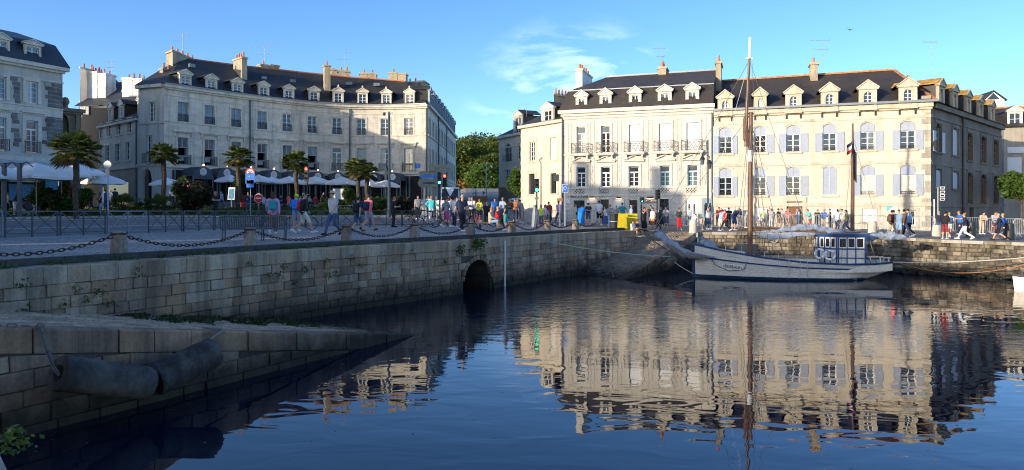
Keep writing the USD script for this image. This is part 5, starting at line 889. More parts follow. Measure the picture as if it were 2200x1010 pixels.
for x0,x1,y0,y1,dp,pots in ((131,149,143,218,3.4,3),(184,208,153,185,1.6,4),(210,227,157,186,1.6,2),(262,284,166,195,1.4,2),(285,305,168,195,1.4,2)): chimney(bh,f2,x0,x1,y0,y1,-1.2 if x0 > 180 else -.2,dp,'chimney_white',pots)
m = MB(); c = at(240,160,92); P4 = [c + np.array(v) for v in ((-2,-2,-3.2),(2,-2,-3.2),(2,2,-3.2),(-2,2,-3.2))]; m.add(P4 + [c],[[0,1,4],[1,2,4],[2,3,4],[3,0,4]]); m.hexa([p - (0,0,8) for p in P4] + P4); part(bh,'turret',m,'slate_blue'); aerial(bh,239,130,162,92,1.2)
# ================================================================== houses along the western quay, left of the view
def quay_house(label,a,b,dep,ze,rise,chim,zb=2.4):
    f = Fac([a,b]); t = thing('quayside_house',label,'building',loc(f,zb)); n = max(2,int(f.L / 3)); hol = [((k + .5) * f.L / n - .55,(k + .5) * f.L / n + .55,zb + z,zb + z + 1.9) for k in range(n) for z in np.arange(1,ze - zb - 2.2,3.3)]
    mb = MB(); f.wall(mb,0,f.L,zb,ze,hol,depth=.2); uvpart(t,'wall',mb,'white_render'); [window(t,f,h) for h in hol]; mb = MB(); [mb.quad(p,q,q + (0,0,ze - zb),p + (0,0,ze - zb)) for p,q in ((f.w(f.L,zb),f.w(f.L,zb,-dep)),(f.w(f.L,zb,-dep),f.w(0,zb,-dep)),(f.w(0,zb,-dep),f.w(0,zb)))]; part(t,'side_walls',mb,'pale_render')
    mb = MB(); roofgrid(mb,f,[(-.2,f.L + .2,.4,ze),(-.2,f.L + .2,-dep / 2,ze + rise),(-.2,f.L + .2,-dep - .4,ze)]); [mb.add([f.w(q,ze),f.w(q,ze + rise,-dep / 2),f.w(q,ze,-dep)],[[0,1,2]]) for q in (0,f.L)]; part(t,'roof',mb,'slate')
    for q in chim: m = MB(); f.box(m,q,q + 1.1,ze,ze + rise + 1.8,-dep / 2 - .5,-dep / 2 + .5); part(t,'chimney',m,'chimney_stone')
def uv(u,v): return (u * math.cos(SUN_AZ) - v * math.sin(SUN_AZ),-u * math.sin(SUN_AZ) - v * math.cos(SUN_AZ))
quay_house('white quayside house beyond the left edge, nearest the left wing',uv(-34.8,12),uv(-44.2,12),9,14.2,2.2,(1.0,6.5))
quay_house('low white quayside house beyond the left edge, between taller ones',uv(-28.5,12),uv(-34.9,12),8,8.6,1.5,())
quay_house('low white quayside house beyond the left edge, beside the left wing',uv(-44.1,14),uv(-60,14),8,9.9,1.5,(),3.2)
quay_house('white quayside house beyond the left edge, beside the water',uv(-12.6,22),uv(-26.5,20),9,10.9,2.0,(3.,))
quay_house('white quayside house beyond the left edge, farthest back',uv(16,24),uv(-7.5,22),9,13.0,2.5,(3.,12.))
quay_house('white town house hidden behind the weathered townhouse',(-66,67),(-53,58.5),8,16.0,3.0,(3.,),3.6)
# ================================================================== trees and planting
leafy('palm_leaf',(.075,.10,.018),(.22,.235,.055),1.5); leafy('palm_dry',(.16,.12,.05),(.24,.19,.08),1.5); leafy('foliage_hill',(.055,.08,.012),(.20,.215,.035),.22); leafy('foliage_bush',(.045,.08,.02),(.17,.23,.06),1.5); leafy('foliage_bright',(.06,.11,.02),(.17,.22,.05),1.); leafy('foliage_red',(.035,.04,.018),(.10,.095,.045),1.2)
plain('palm_trunk',(.07,.052,.036),.95,var=.5,vs=7.,bump=1.,bs=12.); plain('bark',(.075,.06,.045),.9,var=.4,vs=4.,bump=.8); plain('flower_red',(.55,.025,.03),.6,var=.3)
def leaves(pts,size,r,aspect=1.6,up=.3):
    """small two-triangle leaf blades at the points, each turned its own way"""
    n = len(pts); a = r.normal(size=(n,3)); a[:,2] *= .6; a /= np.linalg.norm(a,axis=1,keepdims=True); b = r.normal(size=(n,3)); b[:,2] -= up; b -= (b * a).sum(1,keepdims=True) * a; b /= np.linalg.norm(b,axis=1,keepdims=True); s = size * r.uniform(.6,1.4,(n,1))
    v = np.stack([pts - a * s * aspect / 2,pts + b * s * .5,pts + a * s * aspect / 2,pts - b * s * .5],1).reshape(-1,3); mb = MB(); mb.add(v,np.arange(4 * n).reshape(n,4)); return mb
def crown(c,rad,n,size,r,lobes=14,flat=.8):
    """points gathered in clumps inside an uneven crown"""
    cs = []
    for k in range(lobes): d = r.normal(size=3); d /= np.linalg.norm(d); d[2] = d[2] * .8 + .1; cs.append((np.asarray(c) + d * np.array(rad) * r.uniform(.45,.8),np.array(rad) * r.uniform(.28,.48)))
    p = []
    for q,s in cs: d = r.normal(size=(n // lobes,3)); d /= np.linalg.norm(d,axis=1,keepdims=True); p.append(q + d * s * r.uniform(.65,1.02,(len(d),1)))
    return leaves(np.vstack(p),size,r)
def fan_palm(label,x,ytop,d,rad,ybase=None,cat='palm tree',seed=0,twin=False,group=None):
    g = gpt(x,d); ct = at(x,ytop,d); r = np.random.default_rng(seed); t = thing('palm_tree',label,cat,g,group=group)
    def one(base,top,rad,nl):
        n = 9; P = [base + (top - base) * k / (n - 1) + np.array([math.sin(k * 1.3 + seed) * .05,0,0]) for k in range(n)]; P[0] = P[0] - (0,0,.2); m = MB(); m.tube(P,np.linspace(.17,.20,n),9)
        for k in range(int((top[2] - base[2]) * 22)):   # shaggy fibre and cut leaf bases
            q = base + (top - base) * r.uniform(.08,1.0); a = r.uniform(0,6.28); o = np.array([math.cos(a),math.sin(a),0]); w = np.array([-o[1],o[0],0]) * .05; p0 = q + o * .16; m.add([p0 - w,p0 + w,p0 + o * r.uniform(.06,.16) + (0,0,r.uniform(-.02,.14))],[[0,1,2]])
        part(t,'trunk',m,'palm_trunk'); L,D = MB(),MB()
        for k in range(nl):
            a = r.uniform(0,6.28); el = math.asin(r.uniform(-.75,.95)); dr = np.array([math.cos(a) * math.cos(el),math.sin(a) * math.cos(el),math.sin(el)]); pl = rad * r.uniform(.42,.62); p0 = top + dr * .1; p1 = top + dr * pl + (0,0,-.10 * pl)
            mb = D if el < -.45 and r.random() < .6 else L; mb.tube([p0,p1],.012,3,cap=False); s_ = np.cross(dr,(0,0,1)); s_ /= np.linalg.norm(s_); u = np.cross(s_,dr); R = rad * r.uniform(.36,.5); nb = 17
            for i in range(nb):
                b_ = (i / (nb - 1) - .5) * 3.6; dd = dr * math.cos(b_) + s_ * math.sin(b_); w = np.cross(dd,u); w /= np.linalg.norm(w); l = R * (1 - .25 * abs(b_) / 1.8); e = p1 + dd * l + (0,0,-.28 * l * r.uniform(.5,1.3)) + u * .05; mdl = p1 + dd * l * .55 + u * .03; mb.add([p1,mdl + w * .035,e,mdl - w * .035],[[0,1,2,3]])
        part(t,'crown',L,'palm_leaf'); part(t,'dry_leaves',D,'palm_dry')
    one(g,ct,rad,62)
    if twin: g2 = g + (.75,.3,0); one(g2,ct + (.7,.3,-.25),rad * .85,44)
    return t
fan_palm('large shaggy fan palm beside the round sign pole, in front of the stone gate',163,322,47,1.75,seed=1)
fan_palm('slender fan palm before the arched doorway of the curved terrace',352,331,58,1.35,seed=2); fan_palm('fan palm beside the speed limit sign and the red planter',512,336,60,1.4,seed=3)
fan_palm('fan palm behind the cyclists, left of the red traffic light',637,347,62,1.4,seed=4); fan_palm('twin trunked fan palm left of the tall camera pole',770,362,63,1.45,seed=5,twin=True)
def low_palm(label,x,d,h,w,n,seed,spiky=False):
    g = gpt(x,d); r = np.random.default_rng(seed); t = thing('dwarf_palm',label,'palm',g); L = MB()
    for k in range(n):
        a = r.uniform(0,6.28); el = r.uniform(.15,1.45); dr = np.array([math.cos(a) * math.cos(el) * w,math.sin(a) * math.cos(el) * w,math.sin(el) * h]); p0 = g + np.array([dr[0] * .15,dr[1] * .15,.1]); p1 = g + dr * r.uniform(.55,.85) + (0,0,.15)
        if spiky: p0 = g + (0,0,h * .45); s_ = np.cross(dr,(0,0,1)); s_ /= np.linalg.norm(s_); e = p0 + np.array([dr[0],dr[1],dr[2] * .6]) * r.uniform(.6,.9); m_ = (p0 + e) / 2 + (0,0,.06); L.add([p0 - s_ * .02,p0 + s_ * .02,m_ + s_ * .035,e,m_ - s_ * .035],[[0,1,2],[0,2,4],[4,2,3]]); continue
        L.tube([p0,p1],.012,3,cap=False); d_ = (p1 - p0) / np.linalg.norm(p1 - p0); s_ = np.cross(d_,(0,0,1)); s_ /= np.linalg.norm(s_); R = .45 * r.uniform(.7,1.1)
        for i in range(13): b_ = (i / 12 - .5) * 3.4; dd = d_ * math.cos(b_) + s_ * math.sin(b_); e = p1 + dd * R + (0,0,-.08); wv_ = np.cross(dd,np.cross(s_,d_)); wv_ /= np.linalg.norm(wv_); m_ = p1 + dd * R * .5; L.add([p1,m_ + wv_ * .025,e,m_ - wv_ * .025],[[0,1,2,3]])
    st_ = MB(); st_.tube([g - (0,0,.2),g + (0,0,.35 if not spiky else h * .5)],[.16,.1],7); part(t,'trunk',st_,'palm_trunk'); part(t,'crown',L,'palm_leaf'); return t
low_palm('wide dwarf palm on the grass bank under the small parasol',265,53,1.35,1.7,60,21); low_palm('loose dwarf palm on the grass bank left of the large red flowered bush',343,54,1.4,1.6,55,22); low_palm('small bright dwarf palm behind the man in the hat',705,60,1.45,1.05,46,23); low_palm('spiky yucca in front of the tobacconist window',82,48,2.75,1.25,90,24,spiky=True)
def bush(label,x,d,h,w,n,seed,m='foliage_bush',fl=0,size=.16,cat='bush',name='bush'):
    g = gpt(x,d); r = np.random.default_rng(seed); t = thing(name,label,cat,g); part(t,'foliage',crown(g + (0,0,h * .5),(w,w * .8,h * .55),n,size,r,16),m); s = MB()
    for k in range(7): a = r.uniform(0,6.28); s.tube([g + (math.cos(a) * .1,math.sin(a) * .1,-.1),g + (math.cos(a) * w * .5,math.sin(a) * w * .4,h * r.uniform(.5,.8))],[.03,.012],4,cap=False)
    part(t,'stems',s,'bark')
    if fl:
        q = []
        for k in range(fl): dd = r.normal(size=3); dd[1] = -abs(dd[1]); dd /= np.linalg.norm(dd); q.append(g + (0,0,h * .5) + dd * np.array([w,w * .8,h * .5]) * .92)
        q = np.vstack([p + r.normal(size=(7,3)) * .05 for p in q]); part(t,'flowers',leaves(q,.10,r,1.1),'flower_red')
    return t
bush('leafy red flowered oleander left of the tall fan palm trunk',105,49,1.9,1.5,5200,31,fl=12); bush('broad red flowered oleander in front of the tall fan palm trunk',150,49.5,2.15,1.35,5200,32,m='foliage_bright',fl=12); bush('large dark shrub with red flowers beside the man filming',420,56,2.5,1.75,6500,33,m='foliage_red',fl=20); bush('green shrub within the dark red flowered one',400,57.5,2.75,1.0,2600,34,m='foliage_bush',fl=5)
bush('low shrub with pink flowers right of the twin palm',822,63,1.6,1.5,3600,35,fl=8); bush('dark shrub behind the man in black by the fence',862,64,1.7,1.0,2400,36,m='foliage_red'); bush('potted shrub behind the twin palm trunks',745,66.5,2.4,.9,2000,37,m='foliage_bright')
def tree(label,c,h,rad,n,size,seed,m='foliage_hill',lobes=22,group=None,name='tree'):
    c = np.asarray(c,float); r = np.random.default_rng(seed); t = thing(name,label,'tree',c,group=group); tr_ = MB(); top = c + (0,0,h - rad[2]); tr_.tube([c - (0,0,.5),c + (.1,0,(h - rad[2]) * .6),top],[.045 * h * .5,.03 * h * .5,.02 * h * .5],7)
    for k in range(6): a = r.uniform(0,6.28); tr_.tube([c + (0,0,(h - rad[2]) * .6),top + np.array([math.cos(a) * rad[0] * .6,math.sin(a) * rad[1] * .6,rad[2] * r.uniform(-.2,.5)])],[.014 * h * .5,.004 * h],5,cap=False)
    part(t,'trunk',tr_,'bark'); part(t,'crown',crown(top,rad,n,size,r,lobes),m); return t
HT = [(985,300,124,5.5,'the left edge of the gap behind the curved terrace'),(1010,284,140,7.5,'the hill, tallest of the left half'),(1045,278,146,8,'the hill, its crown rising highest'),(1068,292,135,6,'the hill beside the pale street house'),(1000,322,126,5.5,'the hill below the tallest crowns'),(1030,318,128,6,'the hill above the far lamp post'),(1056,328,120,5,'the hill nearest the pale street house'),(1042,352,112,3.6,'the foot of the hill beside the far lamp post'),(990,352,116,4,'the foot of the hill against the curved terrace'),(1090,300,150,7,'behind the pale street house')]
for k,(x,y,d,r_,w) in enumerate(HT):
    d *= 1.36; r_ *= 1.36; top = at(x,y,d); h = max(7,min(21,top[2] - 8.5)); c = (top[0],d,top[2] - h); tree(f'green leafy tree on {w}' if 'hill' in w else f'dark green tree at {w}',c,h,(r_,r_ * .8,min(r_ * .85,h * .48)),9000,.46 if d > 163 else .4,50 + k,m='foliage_hill' if k != 7 else 'foliage_bright',lobes=26)
mb = MB(); P = np.array([[(X,Y,8.0 + max(0,(Y - 150)) * .15 + .8 * math.sin(X * .4)) for X in np.linspace(-40,18,16)] for Y in np.linspace(150,230,10)]); mb.grid(P); mb.v[0] = mb.v[0]; plain('hill_earth',(.10,.075,.035),.9,var=.5,vs=.7); struct('hill',mb,'hill_earth','earthy hillside under the trees',smooth=False)
r4 = np.random.default_rng(77); hp4 = np.stack([r4.uniform(-34,3,4000),r4.uniform(150,172,4000),np.zeros(4000)],1); hp4[:,2] = 8.4 + np.maximum(0,hp4[:,1] - 150) * .15 + r4.uniform(0,1.3,4000); leafy('autumn',(.20,.11,.02),(.34,.22,.05),.4); struct('undergrowth',leaves(hp4,.5,r4),'autumn','sunlit golden undergrowth at the foot of the hill',kind='stuff')
t0 = gpt(2193,60); tree('small green street tree at the right edge',t0,5.2,(1.9,1.9,1.7),5000,.2,71,m='foliage_bright',lobes=18); tree('small dark tree between the pale street house and the cream corner house',gpt(1113,78),5.2,(1.2,1.2,1.9),3000,.22,72,m='foliage_bright')
# grass on the bank and tufts between the stones
r5 = np.random.default_rng(5); q = []
for k in range(14000):
    x = r5.uniform(-40,915); d,z = profile_at(x); t_ = r5.random() ** .8; D = d[2] + (d[3] - d[2]) * (.02 + .96 * t_); q.append(((x - 1100) * D / FP,D,z[2] + (z[3] - z[2]) * (.02 + .96 * t_) + .03))
q = np.array(q); n = len(q); a = r5.uniform(0,6.28,n); w = np.stack([np.cos(a),np.sin(a),0 * a],1) * .035; tp = q + np.stack([r5.normal(size=n) * .05,r5.normal(size=n) * .05,r5.uniform(.07,.17,n)],1); mb = MB(); mb.add(np.stack([q - w,q + w,tp],1).reshape(-1,3),np.arange(3 * n).reshape(n,3)); leafy('grass_blade',(.035,.065,.012),(.12,.17,.035),1.5); struct('grass',mb,'grass_blade','grass blades on the bank',kind='stuff')
def tuft(p,n_,s,r,lab,m='foliage_bush',grp='plants in the wall joints'):
    pts = np.asarray(p) + r.normal(size=(n_,3)) * np.array([s,s * .5,s * .8]); mb = leaves(pts,s * .45,r); return single('wall_plant',mb,m,lab,'plant',grp)
r6 = np.random.default_rng(9)
PW = ['high at the left edge under the coping','under the coping, left of the largest bollard','second under the coping, left of the largest bollard','midway down, left of the largest bollard','low, under the largest bollard','midway down, between left edge and largest bollard','low at the left edge beside the slipway','under the coping, right of the largest bollard','under the coping below the bench','midway down below the bench','midway down, right of the bench','under the coping below the lilac hoodie','under the coping below the straw hat','in the second course left of the pale wall ring','in the fourth course below the red backpack','deep down left of the pale wall ring','under the coping left of the pale wall ring','midway down below the straw hat','touching the coping right of the straw hat','touching the coping left of the bushy plant','in the second course left of the drain','midway down left of the straw hat bollard','second below the bench, to its right','low, left of the arched drain']
for k_,(x,y) in enumerate(((40,612),(160,622),(205,628),(182,645),(228,652),(135,652),(45,664),(290,585),(530,568),(575,590),(598,590),(650,575),(697,560),(655,582),(630,607),(770,620),(772,570),(700,590),(752,553),(880,540),(955,562),(720,588),(605,571),(860,618))):
    s_ = near_wall.spx(x); tuft(near_wall.w(s_,near_wall.zq(s_,y),.09),40,.085,r6,'green plant in the quay wall '+ PW[k_],'foliage_bright' if r6.random() < .5 else 'foliage_bush')
s_ = near_wall.spx(1020); tuft(near_wall.w(s_,2.15,.15),160,.2,r6,'bushy plant hanging over the coping above the arched drain','foliage_bright',None); s_ = near_wall.spx(985); tuft(near_wall.w(s_,near_wall.zq(s_,538),.12),90,.16,r6,'leafy plant on the wall left above the arched drain','foliage_bush',None)
tuft((-2.95,4.15,2.33),90,.06,r6,'young green plant on the stone corner at the lower left edge','foliage_bright',None)
q = []
for k in range(26): s_ = r6.uniform(near_wall.spx(5),near_wall.spx(900)); q.append(near_wall.w(s_,CZ + .04,-.72 + r6.uniform(-.05,.1)) + r6.normal(size=(34,3)) * (.16,.1,.03))
struct('kerb_weeds',leaves(np.vstack(q),.055,r6),'foliage_bright','weeds along the foot of the dark kerb',kind='stuff')
q = []
for k in range(70): u_,t_ = r6.uniform(-.2,2.6),r6.uniform(2.5,8.0); q.append(sl(t_,u_,.02) + r6.normal(size=(40,3)) * (.13,.18,.012))
leafy('algae',(.03,.045,.01),(.08,.10,.03),2.); struct('slip_moss',leaves(np.vstack(q),.06,r6),'algae','green moss and weed on the lower slipway',kind='stuff')
# ================================================================== street furniture
plain('fence_paint',(.055,.072,.085),.45,var=.1); plain('fence_pale',(.17,.205,.235),.45,var=.1); plain('galvanised',(.36,.37,.38),.45,.25,var=.1); plain('rust_iron',(.045,.022,.018),.75,var=.5,vs=12.); plain('parasol_cloth',(.70,.69,.68),.85,var=.06,vs=1.5); plain('parasol_cream',(.66,.61,.55),.85,var=.06,vs=1.5); plain('pole_blue',(.04,.06,.08),.75,spec=.15); plain('sign_back',(.17,.175,.14),.6,var=.06); plain('sign_red',(.55,.02,.025),.45); plain('yellow_paint',(.52,.42,.015),.5,var=.08,vs=1.); plain('bench_paint',(.05,.068,.09),.4); plain('bin_black',(.02,.022,.024),.5); plain('planter_red',(.22,.02,.03),.5); plain('wood',(.20,.13,.075),.7,var=.3)
glow('green_light',(.05,1.,.55),3.); glow('red_light',(1.,.06,.03),3.); glow('amber_glow',(1.,.5,.15),14.)
# stone bollards with chains along the promenade
kl = [(267,535,47,34,26),(551,523,40,23,19),(755,513,32,18,15),(902,505,28,16,12),(1023,500,25,14,11),(1112,495,23,12,10),(1187,493,23,12,10),(1247,490,22,11,9)]
bp,tops = [],[]
bsh = kerbline.spx(267)
pos = [kerbline.w(kerbline.spx(x) + .12,KZ,-.42) for x,*_ in kl]
pos = [pos[0] - (pos[1] - pos[0]) * 1.05] + pos + [pos[-1] + (pos[-1] - pos[-2]) * .95]
for i,p in enumerate(pos):
    if i == 0 or i == len(pos) - 1:
        if i: continue
    m = MB(); r_ = np.random.default_rng(i); an = np.arange(10) * 2 * math.pi / 10; H = .60
    prof = [(.225,-.05),(.215,.12),(.195,.40),(.18,.55),(.16,.60)]
    v = np.array([(r * (1 + r_.uniform(-.05,.05)) * math.cos(a),r * (1 + r_.uniform(-.05,.05)) * math.sin(a),z) for r,z in prof for a in an]) + p; q = []
    for k in range(4): q += [[k * 10 + j,k * 10 + (j + 1) % 10,(k + 1) * 10 + (j + 1) % 10,(k + 1) * 10 + j] for j in range(10)]
    m.add(v,q); m.add(np.vstack([v[40:],p + (0,0,.615)]),[[j,(j + 1) % 10,10] for j in range(10)])
    wh = ['at the left edge of the promenade, nearest','left of the bench, nearest and largest in view','in front of the bench','right of the man in the straw hat','in front of the white bicycle','right of the man in navy polo looking down','right of the seated couple','left of the woman bending in bright blue','behind the woman bending in bright blue'][min(i,8)]
    t = thing('bollard',f'weathered granite bollard {wh}','bollard',p,group='granite bollards on the promenade'); part(t,'post',m,'bollard_granite',smooth=40); m = MB(); m.lathe([(.19,.50),(.192,.55),(.186,.555)],p,10)
    for sx_ in (-1,1): u = pos[min(i + 1,len(pos) - 1)] - pos[max(i - 1,0)]; u /= np.linalg.norm(u); ring(m,p + u * sx_ * .21 + (0,0,.53),np.cross(u,(0,0,1)),.035,.012,8)
    part(t,'chain_collar',m,'rust_iron')
lk = MB(); n = 20; a_ = np.linspace(0,2 * math.pi,11)[:-1]; path = np.array([(.052 * math.cos(a) * (1.0) + (.035 if math.cos(a) > 0 else -.035),.036 * math.sin(a),0) for a in a_]); path = np.vstack([path,path[:1]]); lk.tube(path,.0145,4,cap=False); LV,LF = lk.get()
for i in range(len(pos) - 1):
    a,b = pos[i] + (0,0,.53),pos[i + 1] + (0,0,.53); L = np.linalg.norm(b - a); sag = .42 if i < len(pos) - 3 else .38; t_ = np.linspace(0,1,160); u = (b - a) / L; P = a + (b - a) * t_[:,None]; P[:,2] -= sag * 4 * t_ * (1 - t_); P = P[(t_ * L > .22) & (t_ * L < L - .22)]; seg = np.r_[0,np.cumsum(np.linalg.norm(np.diff(P,axis=0),axis=1))]; nl = max(10,int(seg[-1] / .126)); c = np.stack([np.interp(np.linspace(0,seg[-1],nl),seg,P[:,k]) for k in range(3)],1); d = np.gradient(c,axis=0); m = thing('chain',f'rusty iron chain hanging between bollards, span {"left of the bench" if i == 1 else "at the left edge" if i == 0 else "in front of the walking couple and bicycle" if i == 2 else "below the couple with backpacks" if i == 3 else "left of the man in navy polo" if i == 4 else "before the seated couple" if i == 5 else "left of the lit bollards" if i == 6 else "between the two sunlit bollards" if i == 7 else "at the end of the promenade"}','chain',c.mean(0),group='chains between the bollards')
    for j in range(nl):
        t1 = d[j] / np.linalg.norm(d[j]); s1 = np.cross(t1,(0,0,1)); s1 /= np.linalg.norm(s1); w1 = np.cross(s1,t1)
        if j % 2: s1,w1 = w1,-s1
        lm = MB(); lm.add(c[j] + LV[:,:1] * t1 + LV[:,1:2] * s1 + LV[:,2:] * w1,LF)
        if i < 6: part(m,'link',lm,'rust_iron')
        else:
            if j == 0: al = MB()
            al.add(*lm.get())
    if i >= 6: part(m,'links',al,'rust_iron',kind='stuff')
# cross rail fence panels along the road
ff = Fac(spline([(-23.5,21.0,0),(-20.2,27.6,0),(-17.3,34.5,0),(-13.4,42.6,0),(-7.4,46.2,0),(1.2,51.0,0)],120)); q,k = 1.0,0; PAL = {3,6}
pales = [(35,153),(418,520)]
while q < ff.L - 2.0:
    w_ = 2.05; a,b = q,q + w_; pz_ = [np.array([*ff.P(x)[0],zg(*ff.P(x)[0])]) for x in (a,(a + b) / 2,b)]; px = 1100 + FP * pz_[1][0] / pz_[1][1]; pale = k in (2,5); m = MB()
    for p in pz_: m.bar(p - (0,0,.05),p + (0,0,1.06),.055)
    up = np.array([0,0,1.04]); lo = np.array([0,0,.14]); f_ = MB(); f_.bar(pz_[0] + up,pz_[2] + up,.06,.05); f_.bar(pz_[0] + lo,pz_[2] + lo,.045)
    for p,r in ((0,1),(1,2)): f_.bar(pz_[p] + lo,pz_[r] + up,.032); f_.bar(pz_[p] + up,pz_[r] + lo,.033)
    t = thing('fence_panel',f'{"pale blue grey" if pale else "dark blue grey"} steel cross rail fence panel, {["leftmost", "second", "third", "fourth", "fifth", "sixth", "seventh", "eighth", "ninth", "tenth", "eleventh", "twelfth", "thirteenth", "fourteenth", "fifteenth", "sixteenth", "seventeenth", "eighteenth", "nineteenth", "twentieth"][k]} {"" if k == 0 else "from the left edge "}along the road','fence',pz_[1],group='cross rail fence panels'); part(t,'posts',m,'fence_pale' if pale else 'fence_paint',kind='stuff'); part(t,'rails',f_,'fence_pale' if pale else 'fence_paint'); q += w_ + (.13 if k < 9 else .05); k += 1
# slatted metal bench
def bench():
    c = foot(548,517); u = np.array([.93,.20,0]) / np.linalg.norm([.93,.20,0]); b = np.array([-.21,.97,0]); t = thing('bench','dark blue slatted metal bench seen from behind on the cobbles','bench',c); W_ = 2.35
    u = u * 1.0; h = -np.array([b[0],b[1],0])   # the backrest stands on the side towards the water
    for k in range(30): p = c + u * (k / 29 - .5) * W_; m = MB(); m.bar(p + h * .30 + (0,0,.47),p + h * .42 + (0,0,.92),.05,.014,up=h); part(t,'back_slat',m,'bench_paint')
    for k in range(7): m = MB(); p = c + h * (.26 - .085 * k) + (0,0,.44); m.bar(p - u * W_ / 2,p + u * W_ / 2,.055,.02); part(t,'seat_slat',m,'bench_paint')
    m = MB(); [m.bar(c - u * W_ / 2 + h * o + (0,0,z),c + u * W_ / 2 + h * o + (0,0,z),.045) for o,z in ((.42,.93),(.30,.46))]; part(t,'back_rail',m,'bench_paint')
    for s in (-.47,-.12,.12,.47): p = c + u * s * W_; m = MB(); m.bar(p + h * .36,p + h * .30 + (0,0,.46),.04); m.bar(p - h * .26,p - h * .22 + (0,0,.43),.04); m.bar(p + h * .30 + (0,0,.42),p - h * .24 + (0,0,.42),.04); part(t,'leg',m,'bench_paint')
bench()
# crowd control barriers
def barrier_proto():
    t = local('crowd_barrier','galvanised crowd barrier','barrier','crowd barriers'); m = MB(); W_ = 2.1; c = .12
    m.tube([(-W_ / 2,0,.16),(-W_ / 2,0,1.1 - c),(-W_ / 2 + c * .4,0,1.1 - c * .3),(-W_ / 2 + c,0,1.1),(W_ / 2 - c,0,1.1),(W_ / 2 - c * .4,0,1.1 - c * .3),(W_ / 2,0,1.1 - c),(W_ / 2,0,.16),(-W_ / 2,0,.16)],.021,6); part(t,'frame',m,'galvanised')
    for k in range(17): m = MB(); x = -W_ / 2 + W_ * (k + 1) / 18; m.tube([(x,0,.16),(x,0,1.1)],.009,4,cap=False); part(t,'bar',m,'galvanised')
    for x in (-W_ * .36,W_ * .36): m = MB(); m.tube([(x,-.32,.01),(x,-.26,.05),(x,0,.17),(x,.26,.05),(x,.32,.01)],.018,5); part(t,'foot',m,'galvanised')
    return t
bars = [(x,d,a) for x,d,a in ((1110,55,.1),(1150,55.5,.05),(1190,56,-.05),(1232,57,-.1),(1275,57,.05),(1330,57,-.05),(1455,55.5,-.25),(1508,53.5,-.1),(1562,52.8,-.12),(1616,52,-.1),(1670,51.4,-.15),(1726,51,-.12),(1783,50.4,-.1),(1868,47.6,-.1),(1925,47,-.15),(1984,46.6,-.1),(2042,47.5,.0),(2098,47.5,-.15),(2158,45.6,-.3),(2218,44.2,-.2),(1165,48.5,1.0),(1140,52,.9),(930,61,.3),(1010,60,.1),(1052,60,.05))]
proto = barrier_proto()
for k,(x,d,a) in enumerate(bars):
    lab = f'galvanised crowd barrier {["behind the seated couple", "right of the standing group by the seated couple", "behind the traffic light pole", "left of the parking sign pole", "below the restaurant sign", "left of the yellow box", "behind the woman in black dress", "behind the woman in the red skirt", "behind the small child", "behind the man shading his eyes", "left of the boat mast", "right of the boat mast under the brown door", "behind the pair by the boom end", "right of the rear mast", "behind the backpacker group", "behind the man in brown jacket", "below the arrow signs", "behind the woman in white trousers", "left of the couple at the right edge", "at the right edge", "turned edge on beside the traffic light", "turned edge on right of the seated couple", "under the direction signs", "behind the navy polo man", "in front of the dark car"][k]}'
    g = gpt(x,d)
    if k == 0: put(proto,g,a); tag(proto,lab)
    else: dup(proto,g,a,label=lab)
# parasols
def parasol(label,x,ytop,d,rad,sq=True,m='parasol_cloth',drop=.55,n=4,rot=.3,poleto=None):
    c = at(x,ytop,d); g = gpt(x,d); t = thing('parasol',label,'parasol',g,group='cafe parasols'); k = 8 if not sq else 4; an = np.arange(k) * 2 * math.pi / k + rot; P = []
    R = []
    for r,z in ((.12,0.),(.34,-.10),(.75,-.33),(1.0,-.55)):
        row = []
        for i in range(k):
            a0,a1 = an[i],an[(i + 1) % k]; p0,p1 = np.array([math.cos(a0),math.sin(a0)]),np.array([math.cos(a1),math.sin(a1)])
            for s in (0,.25,.5,.75): q = p0 + (p1 - p0) * s; row.append((*(c[:2] + q * rad * r),c[2] + z * rad * .62 - .03 * rad * r * math.sin(math.pi * s) ** 2))
        row.append(row[0]); R.append(row)
    mb = MB(); mb.grid(np.array(R)); vr = np.array(R[-1]); mb.grid(np.array([vr,vr - (0,0,.16)])); mb.add(np.vstack([np.array(R[0][:-1]),c + (0,0,.10)]),[[i,(i + 1) % (4 * k),4 * k] for i in range(4 * k)]); part(t,'canopy',mb,m)
    mb = MB(); mb.tube([g,c + (0,0,.06)],.03,6); part(t,'pole',mb,'galvanised'); mb = MB(); [mb.bar(c - (0,0,.15),np.array(R[-1][4 * i]) - (0,0,.03),.02) for i in range(k)]; part(t,'ribs',mb,'galvanised',kind='stuff')
